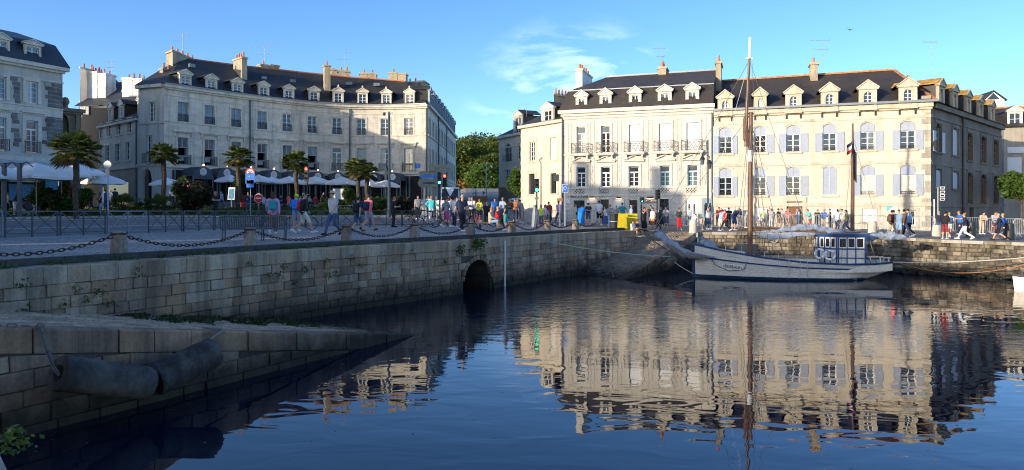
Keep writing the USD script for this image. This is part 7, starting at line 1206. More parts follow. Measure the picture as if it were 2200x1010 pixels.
def cloth(P,R,seed,sq=.75,n=20,m='sail_cover',name='furled_sail'):
    P = np.asarray(P,float); t = np.linspace(0,1,len(P)); T = np.linspace(0,1,len(P) * 9); Q = np.stack([np.interp(T,t,P[:,k]) for k in range(3)],1); rr = np.interp(T,t,R); b = MB(); d = np.gradient(Q,axis=0); d /= np.linalg.norm(d,axis=1,keepdims=True); s = np.cross(d,(0,0,1)); s /= np.linalg.norm(s,axis=1,keepdims=True); w = np.cross(s,d); a = np.linspace(0,2 * math.pi,n + 1); G = Q[:,None] + rr[:,None,None] * (np.cos(a)[None,:,None] * s[:,None] * sq + np.sin(a)[None,:,None] * w[:,None]); nz = meshkit.fbm(G * (4.6,4.6,6.),3,seed)[...,None] - .5; G += nz * rr[:,None,None] * 2.1 * (G - Q[:,None]) / rr[:,None,None]; G[:,-1] = G[:,0]; b.grid(G[:,::-1]); return part(boat,name,b,m,smooth=True)
q = MB(); q.tube([B(MU - .6,0,2.62),B(8.6,0,2.42)],.075,7); part(boat,'boom',q,'mast_wood'); q = MB(); q.tube([B(MU + .1,0,2.72),B(7.0,0,2.62)],.05,7); part(boat,'gaff',q,'mast_wood'); cloth([B(MU + .25,.02,2.48),B(4.5,.03,2.55),B(5.6,.0,2.72),B(6.4,.0,2.72),B(7.4,0,2.56),B(8.4,0,2.46)],[.06,.12,.15,.17,.11,.04],1); cloth([B(MU + .4,.1,2.33),B(MU + 1.2,.12,2.2),B(MU + 2.3,.1,2.35),B(MU + 3.6,.08,2.42)],[.10,.20,.12,.04],2,.3,name='hanging_sail'); cloth([B(8.75,0,2.15),B(9.05,.05,2.2),B(9.6,.05,2.3),B(10.2,.05,2.28),B(10.9,.0,2.22)],[.05,.26,.18,.19,.06],3,.5,name='mizzen_sail')
tipb = at(1396,513,39.6); q = MB(); q.tube([B(.5,0,1.72),B(-.2,0,1.82),tipb],[.10,.10,.06],8); part(boat,'bowsprit',q,'rope_dark'); cloth([at(x,y,d) for x,y,d in ((1414,489,39.35),(1411,500,39.3),(1424,511,39.1),(1445,524,38.7),(1470,540,38.1),(1500,549,37.6),(1535,553,37.2))],[.03,.17,.26,.19,.15,.10,.04],4,.5,name='furled_jib'); cloth([at(x,y,d) for x,y,d in ((1428,523,38.9),(1450,537,38.5),(1470,548,38.0),(1492,551,37.6),(1520,552,37.3))],[.04,.12,.17,.14,.06],5,.8,m='net_brown',name='jib_net'); cloth([B(.35,-.1,2.2),B(.5,-.1,1.95),B(.85,-.05,1.7),B(1.3,0,1.45)],[.06,.25,.28,.10],6,.6,name='foresail')
q = MB(); [bbox(q,*b_) for b_ in ((8.75,9.5,.55,.75,1.2,1.25),(8.85,8.9,.6,.7,.6,1.2),(9.35,9.4,.6,.7,.6,1.2))]; part(boat,'stern_bench',q,'hull_white'); q = MB(); [bbox(q,*b_) for b_ in ((9.6,10.0,.2,.4,1.13,1.18),(9.65,9.7,.25,.35,.9,1.13),(9.9,9.95,.25,.35,.9,1.13))]; part(boat,'stern_rail',q,'hull_white')
for u in (1.5,3.4,4.1,5.0): q = MB(); t = u / LBt; q.tube([B(u,hb(t,zsh(t)) - .03,zsh(t)),B(u,hb(t,zsh(t)) - .03,zsh(t) + .28)],.018,5); part(boat,'stanchion',q,'hull_white')
q = MB(); r8 = np.random.default_rng(8)
for k in range(10): ring(q,B(3.3 + r8.uniform(-.1,.1),.9,1.25 + .03 * k),r8.normal(size=3) * .3 + (0,0,1),.2 + r8.uniform(-.03,.05),.014,10)
part(boat,'rope_coil',q,'rope_dark')
def hull_pt(u,z): t = u / LBt; return B(u,hb(t,z) + .035,z)
# lettering on the name board
q = MB(); a0,a1 = 1.35,2.35; zc0 = lambda u: zsh(u / LBt) * .60 - .10
q.grid(np.array([[hull_pt(u,zc0(u) - .23) for u in np.linspace(a0,a1,5)],[hull_pt(u,zc0(u)) for u in np.linspace(a0,a1,5)]])[::-1]); nbp = part(hull,'name_board',q,'white_paint','small white name board'); tm_ = meshkit.text_mesh('\u2022BOREALE\u2022',.15,.004,True); v = np.asarray(tm_.vertices); v = (v - [v[:,0].min(),0,0]) * [.92 / (v[:,0].max() - v[:,0].min()),1,1]; us = a0 + .04 + v[:,0]; pts = np.array([hull_pt(u,zc0(u) - .185 + z) + np.array([*NB,0]) * (.008 + o) for u,z,o in zip(us,v[:,1],v[:,2])]); q = MB(); q.add(pts,tm_.faces); part(nbp,'lettering',q,'bin_black')
def line(name,pts,r,m,sag=0.,n=14,parent=boat):
    pts = np.asarray(pts,float)
    if len(pts) == 2 and sag: t = np.linspace(0,1,n); pts = pts[0] + (pts[1] - pts[0]) * t[:,None]; pts[:,2] -= sag * 4 * t * (1 - t)
    q = MB(); q.tube(pts,r,4,cap=False); return part(parent,name,q,m)
top = B(MU - .03,0,11.8); hounds = B(MU,0,8.8)
for u,s in ((2.2,1),(3.0,1),(3.7,1),(4.4,1),(2.4,-1),(3.2,-1),(4.0,-1)): t = u / LBt; line('shroud',[hounds + (0,0,-.1),B(u,s * (hb(t,zsh(t)) + .02),zsh(t))],.014,'rope_dark')
line('stay',[top,tipb],.013,'rope_dark'); line('stay',[hounds,tipb + (.4,-.1,0)],.013,'rope_dark'); line('stay',[top,B(.2,0,1.9)],.012,'rope_pale'); line('stay',[top,B(6.2,.9,1.0)],.012,'rope_dark'); line('halyard',[B(MU + .1,0,8.2),B(7.8,0,2.6)],.012,'rope_pale'); line('halyard',[B(MU + .1,0,8.0),B(6.2,0,2.7)],.012,'rope_pale'); line('halyard',[B(MU + .1,0,7.6),B(5.0,0,2.7)],.012,'rope_pale'); line('halyard',[B(MU - .1,.1,11.7),B(MU - .5,.15,1.4)],.010,'rope_pale'); line('halyard',[B(MU + .1,.1,11.6),B(MU + .5,.15,1.4)],.010,'rope_dark')
line('mizzen_shroud',[B(ZU,0,7.6),B(7.2,1.4,.95)],.011,'rope_dark'); line('mizzen_shroud',[B(ZU,0,7.6),B(9.6,1.1,.95)],.011,'rope_dark'); line('mizzen_shroud',[B(ZU,0,5.5),B(10.2,0,2.2)],.011,'rope_pale')
line('bow_rope',[hull_pt(.8,1.05),hull_pt(1.0,.72),hull_pt(1.7,.42),hull_pt(2.4,.52),hull_pt(2.55,.95)],.022,'rope_dark'); line('bobstay',[tipb,B(-.05,0,.6)],.014,'rope_dark'); line('boom_crutch',[B(8.9,.8,.7),B(8.55,.6,2.3)],.025,'net_brown'); line('boom_crutch',[B(9.2,.8,.7),B(8.85,.6,2.2)],.025,'net_brown')
for u in (4.6,5.15,5.5): q = MB(); z1 = zsh(u / LBt); q.tube([hull_pt(u,z1),hull_pt(u,z1 * .6),hull_pt(u,.12)],.02,5); part(boat,'fender_rope',q,'rope_pale')
# flags
def flag(name,a,cols_,w,h,m_,lab,cat='flag'):
    t = thing(name,lab,cat,a); q = MB(); P = np.array([[a + np.array([w * s * .35 + .06 * math.sin(s * 5),.10 * math.sin(s * 4),-h * r - s * .25]) for s in np.linspace(0,1,6)] for r in (0,.34,.67,1.)])
    for k,m in enumerate(cols_): q = MB(); q.grid(P[k:k + 2]); part(t,'stripe',q,m)
    return t
plain('flag_navy',(.02,.025,.06),.8); plain('flag_red',(.45,.03,.03),.8)
flag('pennant',at(1830,303,37),['flag_navy','sign_white','flag_red'],-.7,.55,0,'small red white and blue pennant near the top of the rear mast'); flag('flag',at(1833,318,36.9),['flag_navy','flag_navy','bin_black'],.6,1.6,0,'long dark flag hanging along the rear mast')
# mooring ropes and things at the water's edge
def rope(label,a,b,r,m,sag): t_ = np.linspace(0,1,24); p = np.asarray(a) + (np.asarray(b) - a) * t_[:,None]; p[:,2] -= sag * 4 * t_ * (1 - t_); q = MB(); q.tube(p,r,5,cap=False); single('mooring_rope',q,m,label,'rope')
s_ = near_wall.spx(1174); rope('pale green mooring rope from the wall ring to the boat bow',near_wall.w(s_,near_wall.zq(s_,519),.12),at(1440,551,38.6),.022,'rope_green',.15); rope('slack rope from the ramp fender to the boat stem',at(1445,560,39.8),at(1490,588,38.2),.02,'rope_pale',.05); rope('pale mooring rope from the boat stern to the right',B(9.9,.5,.95),at(2230,551,33),.022,'rope_pale',.12); rope('dark mooring rope along the right quay wall',at(2010,571,37.4),at(2230,535,33.5),.02,'rope_dark',.1); rope('orange mooring rope low on the right quay wall',at(1935,566,37.5),at(2230,560,33),.016,'orange_tile',.55); rope('dark rope lying across the cobbled ramp',rp(.42,.05) + (0,0,.15),rp(.02,.8) + (0,0,.12),.03,'rope_dark',.0); rope('dark line from the bowsprit tip to the ramp',tipb,rp(.55,.95) + (0,0,.1),.018,'rope_dark',.0)
q = MB(); a,b = at(1429,572,39.4),at(1448,557,40.0); q.tube([a,b],.24,14); t = thing('ramp_fender','short grey hollow fender lying on the edge of the cobbled ramp','fender',a); part(t,'cylinder',q,'planter_grey' if 'planter_grey' in M else 'rubble',smooth=40); part(t,'bore',disc(a + (a - b) * .01,a - b,.13,12),'bin_black')
q = MB(); a = at(2225,628,31.5); P = np.array([[a + np.array([x * .55,y,z]) for x,y,z in r] for r in ([(-1.5,0,-.9),(0,-.9,-.9),(3,-1.2,-.9)],[(-1.7,0,-.1),(0,-1.15,-.1),(3,-1.5,-.1)],[(-1.9,0,.72),(0,-1.3,.65),(3,-1.6,.6)])]); P[...,2] += .0; q.grid(P[::-1]); q.grid(P[:,:,:] * 1); b2 = thing('white_boat','white boat bow just entering at the right edge','boat',a); part(b2,'hull',q,'hull_white',smooth=50); q = MB(); q.add([P[2][0],P[2][1],P[2][2],P[2][2] + (0,3,0),P[2][0] + (.8,1.2,0)],[[0,1,2],[0,2,3],[0,3,4]]); part(b2,'deck',q,'deck_wood')
# ================================================================== people
from manifold3d import Manifold,OpType
SPH = np.asarray(trimesh.creation.icosphere(1).vertices); SPL = np.asarray(trimesh.creation.icosphere(0).vertices)
def hull(bl): return Manifold.hull_points(np.vstack([np.asarray(c) + (SPH if np.max(r) > .03 else SPL) * r for c,r in bl]))
def solid(hs,fine=.06,it=6):
    m = Manifold.batch_boolean(hs,OpType.Add)
    if fine: m = m.refine_to_length(fine)
    q = m.to_mesh(); t = trimesh.Trimesh(np.array(q.vert_properties[:,:3]),np.array(q.tri_verts),process=True)
    if it: trimesh.smoothing.filter_taubin(t,iterations=it)
    return t
V = lambda *a: np.array(a,float)
def pose(name):
    lean,hd,pel = 0.,V(0,.03,0),.93
    el = {-1: V(-.25,-.03,1.13),1: V(.25,-.03,1.13)}; wr = {-1: V(-.25,.06,.90),1: V(.25,.06,.90)}; kn = {-1: V(-.11,.03,.50),1: V(.11,.03,.50)}; an = {-1: V(-.12,-.02,.08),1: V(.12,-.02,.08)}; td = {-1: V(-.02,.19,-.05),1: V(.02,.19,-.05)}
    if name in ('walk','stride','walkphone'):
        f = 1.0 if name == 'walk' else 1.2; kn = {1: V(.10,.20 * f,.52),-1: V(-.10,.03,.49)}; an = {1: V(.10,.33 * f,.10),-1: V(-.10,-.36 * f,.20)}; td[-1] = V(0,.14,-.14); td[1] = V(0,.19,-.02); el = {-1: V(-.25,.10,1.14),1: V(.25,-.16,1.15)}; wr = {-1: V(-.23,.27,.97),1: V(.26,-.20,.90)}; lean = .06
        if name == 'walkphone': el = {-1: V(-.25,.05,1.14),1: V(.25,-.12,1.14)}; wr[-1] = V(-.06,.27,1.10); hd = V(0,.07,-.02)
    if name == 'phone': el = {-1: V(-.25,.04,1.14),1: V(.25,.04,1.14)}; wr = {-1: V(-.07,.29,1.15),1: V(.07,.29,1.17)}; hd = V(0,.08,-.03)
    if name == 'photo': el = {-1: V(-.27,.16,1.30),1: V(.27,.16,1.30)}; wr = {-1: V(-.09,.27,1.55),1: V(.09,.27,1.55)}
    if name == 'hips': el = {-1: V(-.38,-.06,1.18),1: V(.38,-.06,1.18)}; wr = {-1: V(-.2,.06,1.0),1: V(.2,.06,1.0)}
    if name == 'crossed': el = {-1: V(-.26,.06,1.15),1: V(.26,.06,1.15)}; wr = {-1: V(.08,.22,1.20),1: V(-.08,.22,1.17)}
    if name == 'shade': el[1] = V(.34,.14,1.44); wr[1] = V(.12,.17,1.66); wr[-1] = V(-.24,.12,.92)
    if name == 'lean': lean = .35; el = {-1: V(-.25,.30,1.10),1: V(.25,.30,1.10)}; wr = {-1: V(-.08,.55,1.10),1: V(.08,.55,1.10)}
    if name == 'bend': lean = .75; el = {-1: V(-.22,.55,.95),1: V(.22,.55,.95)}; wr = {-1: V(-.14,.68,.72),1: V(.14,.68,.72)}; kn = {-1: V(-.12,.10,.48),1: V(.12,.10,.48)}
    if name in ('sit','sitlow'): pel = .46 if name == 'sit' else .14; h = pel; kn = {-1: V(-.11,.44,h + .03),1: V(.11,.44,h + .05)}; an = {-1: V(-.11,.46,h - .38),1: V(.12,.44,h - .38)}; el = {-1: V(-.25,.12,h + .24),1: V(.25,.12,h + .24)}; wr = {-1: V(-.12,.34,h + .16),1: V(.12,.34,h + .16)}; hd = V(0,.06,-.01)
    return lean,hd,pel,el,wr,kn,an,td
CACHE = {}
def rig(name):
    lean,hd,pel,el,wr,kn,an,td = pose(name); P = V(0,0,pel); c,s = math.cos(lean),math.sin(lean); up = lambda x,y,z: P + V(x,y * c + z * s,-y * s + z * c)
    J = dict(P=P,hip={k: P + V(.085 * k,0,-.02) for k in (-1,1)},sh={k: up(.185 * k,-.01,.475) for k in (-1,1)},ch={k: up(.10 * k,.01,.30) for k in (-1,1)},wa={k: up(.075 * k,0,.13) for k in (-1,1)},neck=up(0,-.005,.54),nb=up(0,0,.50),head=up(*(V(0,0,.70) + hd)),el=el,wr=wr,kn=kn,an=an,td=td,lean=lean); J['hd_dir'] = V(0,1,-.25 * (hd[1] > .05) - .3 * (lean > .5)); return J
def arm(J,k,g=0.,to='hand'):
    hs = [hull([(J['sh'][k],.055 + g),(J['el'][k],.042 + g)])]
    if to != 'short': hs.append(hull([(J['el'][k],.042 + g),(J['wr'][k],.029 + g)]))
    return hs
def hand(J,k):
    w,d = J['wr'][k],J['wr'][k] - J['el'][k]; d /= np.linalg.norm(d); s = np.cross(d,V(k * 1.,0,.2)); s /= np.linalg.norm(s); p = w + d * .08; out = [hull([(w,.026),(w + d * .03 + s * .025,.018),(w + d * .03 - s * .025,.018),(p + s * .03,.014),(p - s * .03,.014)])]; n = np.cross(d,s)
    for i,(o,l) in enumerate(((.030,.058),(.011,.072),(-.010,.068),(-.030,.050))): a = p + s * o; b = a + d * l * .55 + n * .004 * k; e = b + d * l * .4 + n * .018 * k; out += [hull([(a,.0115),(b,.0105)]),hull([(b,.0105),(e,.009)])]
    a = w + d * .03 + s * .026; b = a + s * .03 + d * .03; out += [hull([(a,.015),(b,.012)]),hull([(b,.012),(b + d * .03 + n * .01 * k,.010)])]; return out
def leg(J,k,g=0.,f0=0.,f1=2.): # f: 0 hip 1 knee 2 ankle
    pts = [J['hip'][k],J['kn'][k],J['an'][k]]; rs = [.088,.058,.038]; at_ = lambda f: (pts[int(min(f,1.999))] * (1 - f % 1 if f < 2 else 0) + pts[int(min(f,1.999)) + 1] * (f % 1 if f < 2 else 1),(rs[int(min(f,1.999))] * (1 - (f % 1 if f < 2 else 1)) + rs[int(min(f,1.999)) + 1] * (f % 1 if f < 2 else 1)) + g); fs = sorted({f0,f1,*([1.0] if f0 < 1 < f1 else [])}); out = [hull([at_(a),at_(b)]) for a,b in zip(fs[:-1],fs[1:])]
    if f0 < 1.45 < f1 and not g: d = pts[2] - pts[1]; out.append(hull([(pts[1] + d * .12 + V(0,-.02,0),.045),(pts[1] + d * .38 + V(0,-.022,0),.05),(pts[1] + d * .7,.035)]))
    return out
def torso(J,g=0.,z0='hip'):
    L = [(J['sh'][k] + (V(-.03 * k,0,0)),.065 + g) for k in (-1,1)] + [(J['ch'][k],.105 + g) for k in (-1,1)]; out = [hull(L),hull([(J['ch'][k],.105 + g) for k in (-1,1)] + [(J['wa'][k],.095 + g) for k in (-1,1)]),hull([(J['wa'][k],.095 + g) for k in (-1,1)] + [(J['hip'][k] + V(0,0,.04),.098 + g) for k in (-1,1)])]; return out
def piece(ps,what):
    key = (ps,what)
    if key in CACHE: return CACHE[key]
    J = rig(ps); H = J['head']; f = J['hd_dir'] / np.linalg.norm(J['hd_dir']); u = np.cross(V(1,0,0),f); R = np.stack([V(1,0,0),f,u],1); hp = lambda *a: H + R @ V(*a)
    if what == 'body':
        hs = torso(J) + [hull([(J['nb'],.062),(J['neck'] + V(0,0,.02),.05),(H - V(0,.0,.06),.05)]),hull([(hp(0,-.012,.03),V(.076,.092,.098)),(hp(0,.02,-.05),V(.055,.062,.058))]),hull([(hp(0,.088,.015),.010),(hp(0,.104,-.022),.015)]),hull([(hp(.077,-.01,-.005),V(.010,.02,.032))]),hull([(hp(-.077,-.01,-.005),V(.010,.02,.032))]),hull([(hp(0,.070,-.088),.022)])]
        for k in (-1,1): hs += arm(J,k) + hand(J,k) + leg(J,k) + [hull([(J['an'][k] + V(0,-.05,-.03),.036),(J['an'][k] + V(0,.02,-.01),.04),(J['an'][k] + J['td'][k] * .6,.036),(J['an'][k] + J['td'][k],.027)])]
        r = solid(hs,.075,3)
    elif what == 'face': r = trimesh.util.concatenate([trimesh.creation.icosphere(1,.011).apply_translation(hp(.031 * k,.079,.012)) for k in (-1,1)] + [trimesh.creation.box([.045,.012,.009]).apply_translation(hp(0,.088,-.056))] + [trimesh.creation.box([.036,.01,.007]).apply_translation(hp(.031 * k,.083,.034)) for k in (-1,1)])
    elif what in ('short','long','tank'):
        hs = torso(J,.014) + [hull([(J['hip'][k] + V(0,0,-.03),.105) for k in (-1,1)] + [(J['wa'][k],.105) for k in (-1,1)])]
        for k in (-1,1):
            if what == 'long': hs += arm(J,k,.016)
            elif what == 'short': hs.append(hull([(J['sh'][k],.071),(J['sh'][k] * .35 + J['el'][k] * .65,.066)]))
            else: hs.append(hull([(J['sh'][k] + V(-.03 * k,0,0),.07),(J['ch'][k],.11)]))
        r = solid(hs,.07,3)
    elif what in ('trousers','shorts','minishorts','capri'):
        e = {'trousers': 1.97,'shorts': 1.02,'minishorts': .62,'capri': 1.5}[what]; hs = [hull([(J['hip'][k] + V(0,0,.05),.102) for k in (-1,1)] + [(J['hip'][k],.108) for k in (-1,1)])]
        for k in (-1,1): hs += leg(J,k,.016 if what == 'trousers' else .024,0.,e)
        r = solid(hs,.08,3)
    elif what in ('skirt','dress'):
        b = .42 if what == 'skirt' else .25; m_ = (J['kn'][1] + J['kn'][-1]) / 2; q = V(m_[0],m_[1] * .6,b if J['P'][2] > .6 else m_[2]); hs = [hull([(J['wa'][k],.10) for k in (-1,1)] + [(J['hip'][k],.112) for k in (-1,1)]),hull([(J['hip'][k],.112) for k in (-1,1)] + [(q + V(.13 * k,.02,0),V(.08,.12,.03)) for k in (-1,1)] + [(q + V(.10 * k,-.08,0),V(.08,.08,.03)) for k in (-1,1)])]; r = solid(hs,.08,2)
    elif what == 'shoes': r = solid([hull([(J['an'][k] + V(0,-.055,-.035),.043),(J['an'][k] + V(0,.01,-.01),.045),(J['an'][k] + J['td'][k] * .6,.042),(J['an'][k] + J['td'][k] * 1.04,.033)]) for k in (-1,1)],None,0)
    elif what in ('hair','longhair','cap','hat','helmet','bun'):
        dome = Manifold.hull_points(np.array([p for p in (hp(*(V(0,-.018,.038) + SPH2 * V(.086,.102,.098))).reshape(-1,3) for SPH2 in SPH) for p in [p[0]]])); cut = dome.trim_by_plane(tuple(-(R @ V(0,.75,-.66))),float(-(R @ V(0,.75,-.66)) @ hp(0,.055,.045)))
        hs = [cut]
        if what == 'longhair': hs += [hull([(hp(0,-.075,-.01),V(.075,.04,.07)),(hp(0,-.085,-.17),V(.085,.035,.05))])]
        if what == 'bun': hs += [hull([(hp(0,-.09,.10),.045)])]
        if what == 'cap': hs += [hull([(hp(.05 * a,.085,.065),.010) for a in (-1,1)] + [(hp(.04 * a,.155,.05),.008) for a in (-1,1)])]
        if what == 'hat': hs = [hull([(hp(.0,-.01,.07),V(.15,.16,.012))]),hull([(hp(0,-.012,.08),V(.09,.10,.02)),(hp(0,-.015,.14),V(.075,.085,.02))])]
        if what == 'helmet': hs = [hull([(hp(0,-.02,.06),V(.10,.135,.085))])]
        r = solid(hs,None,0)
    elif what == 'pack': b = (J['ch'][1] + J['ch'][-1]) / 2; dn = (J['wa'][1] + J['wa'][-1]) / 2; o = V(0,-.19,0) if J['lean'] < .5 else V(0,-.12,.17); r = solid([hull([(b + o + V(.09 * k,0,.12),.06) for k in (-1,1)] + [(dn + o + V(.10 * k,-.02,.0),.07) for k in (-1,1)]),hull([(dn + o * 1.45 + V(.06 * k,0,.03),.04) for k in (-1,1)])] + [hull([(J['sh'][k] * .55 + J['neck'] * .45 + V(0,.02,.0),.022),(J['ch'][k] + V(0,.115,.03),.018)]) for k in (-1,1)],.08,3)
    elif what == 'bag': h = (J['hip'][1] + V(.17,.02,.05)); r = solid([hull([(h + V(0,a,b),.035) for a in (-.10,.10) for b in (-.10,.08)]),hull([(h + V(0,-.08,.1),.012),(J['sh'][1] + V(-.04,0,.06),.012)])],None,0)
    elif what == 'phone_': w = (J['wr'][-1] + J['wr'][1]) / 2 if ps != 'walkphone' else J['wr'][-1]; r = trimesh.creation.box([.075,.012,.145]).apply_translation(w + V(0,.09,.06))
    CACHE[key] = r; return r
COLS = dict(white=(.66,.66,.67),black=(.014,.014,.016),navy=(.016,.024,.055),grey=(.24,.25,.27),lgrey=(.42,.43,.45),blue=(.03,.13,.42),lblue=(.28,.42,.62),bright=(.01,.19,.62),denim=(.045,.085,.17),ldenim=(.24,.34,.48),red=(.48,.02,.03),dred=(.25,.03,.035),orange=(.72,.13,.02),coral=(.66,.15,.17),pink=(.50,.05,.20),lilac=(.42,.25,.46),teal=(.03,.26,.26),turq=(.09,.55,.56),green=(.09,.13,.06),dgreen=(.03,.06,.045),beige=(.48,.40,.29),tan=(.22,.12,.065),brown=(.12,.07,.04),cream=(.60,.55,.46),yellow=(.68,.75,.04),neon=(.45,.80,.03),rust=(.42,.16,.05),purple=(.2,.08,.3),hblack=(.012,.01,.009),hbrown=(.055,.03,.017),hblond=(.34,.23,.10),hgrey=(.30,.29,.28),hginger=(.35,.12,.03),skin=(.50,.29,.20),skin2=(.40,.21,.13),skin3=(.13,.065,.04),dark=(.03,.018,.015))
def col(c):
    k = 'tone_' + c
    if k not in M: plain(k,COLS[c],.55 if c.startswith('skin') else .8,var=.10,vs=14.,spec=.3)
    return k
def person(label,x,yt,yb,ps,rot,top,bot,hair,extra='',d=None,shoe='white',skin='skin',child=False):
    if d is None: p = foot(x,yb); d = p[1]
    p = gpt(x,d); Hn = {'sit': 1.26,'sitlow': .94,'bend': 1.42,'lean': 1.66}.get(ps,1.735)
    if yb is not None: h = (yb - yt) * d / FP
    else: h = pz(yt,d) - p[2]
    sc = h / Hn; sc = min(max(sc,.5 if child else .86),.8 if child else 1.13)
    t = local('person',label,'person'); tc,tl = top.split('.'); bc,bl = bot.split('.'); hc,hl = (hair.split('.') + ['hair'])[:2]
    b = part(t,'body',piece(ps,'body'),col(skin),smooth=True); part(b,'face_features',piece(ps,'face'),col('dark'))
    part(t,'shirt',piece(ps,{'s': 'short','l': 'long','t': 'tank'}[tl]),col(tc),smooth=True)
    part(t,{'t': 'trousers','s': 'shorts','m': 'shorts','c': 'trousers','k': 'skirt','d': 'dress'}[bl],piece(ps,{'t': 'trousers','s': 'shorts','m': 'minishorts','c': 'capri','k': 'skirt','d': 'dress'}[bl]),col(bc),smooth=True)
    if hc != 'none': part(t,'hair' if hl in ('hair','longhair','bun') else hl,piece(ps,hl),col(hc),smooth=40)
    if hl in ('cap','hat','helmet'): part(t,'hair',piece(ps,'hair'),col('hbrown'),smooth=40)
    part(t,'shoes',piece(ps,'shoes'),col(shoe))
    for e in extra.split():
        k,c = e.split('.'); part(t,{'pack': 'backpack','bag': 'shoulder_bag','ph': 'phone'}[k],piece(ps,{'pack': 'pack','bag': 'bag','ph': 'phone_'}[k]),col(c),smooth=k == 'pack')
    put(t,p if ps != 'sitlow' else p,math.radians(rot),sc); return t
AW,TO,LF,RT = 0,180,90,-90
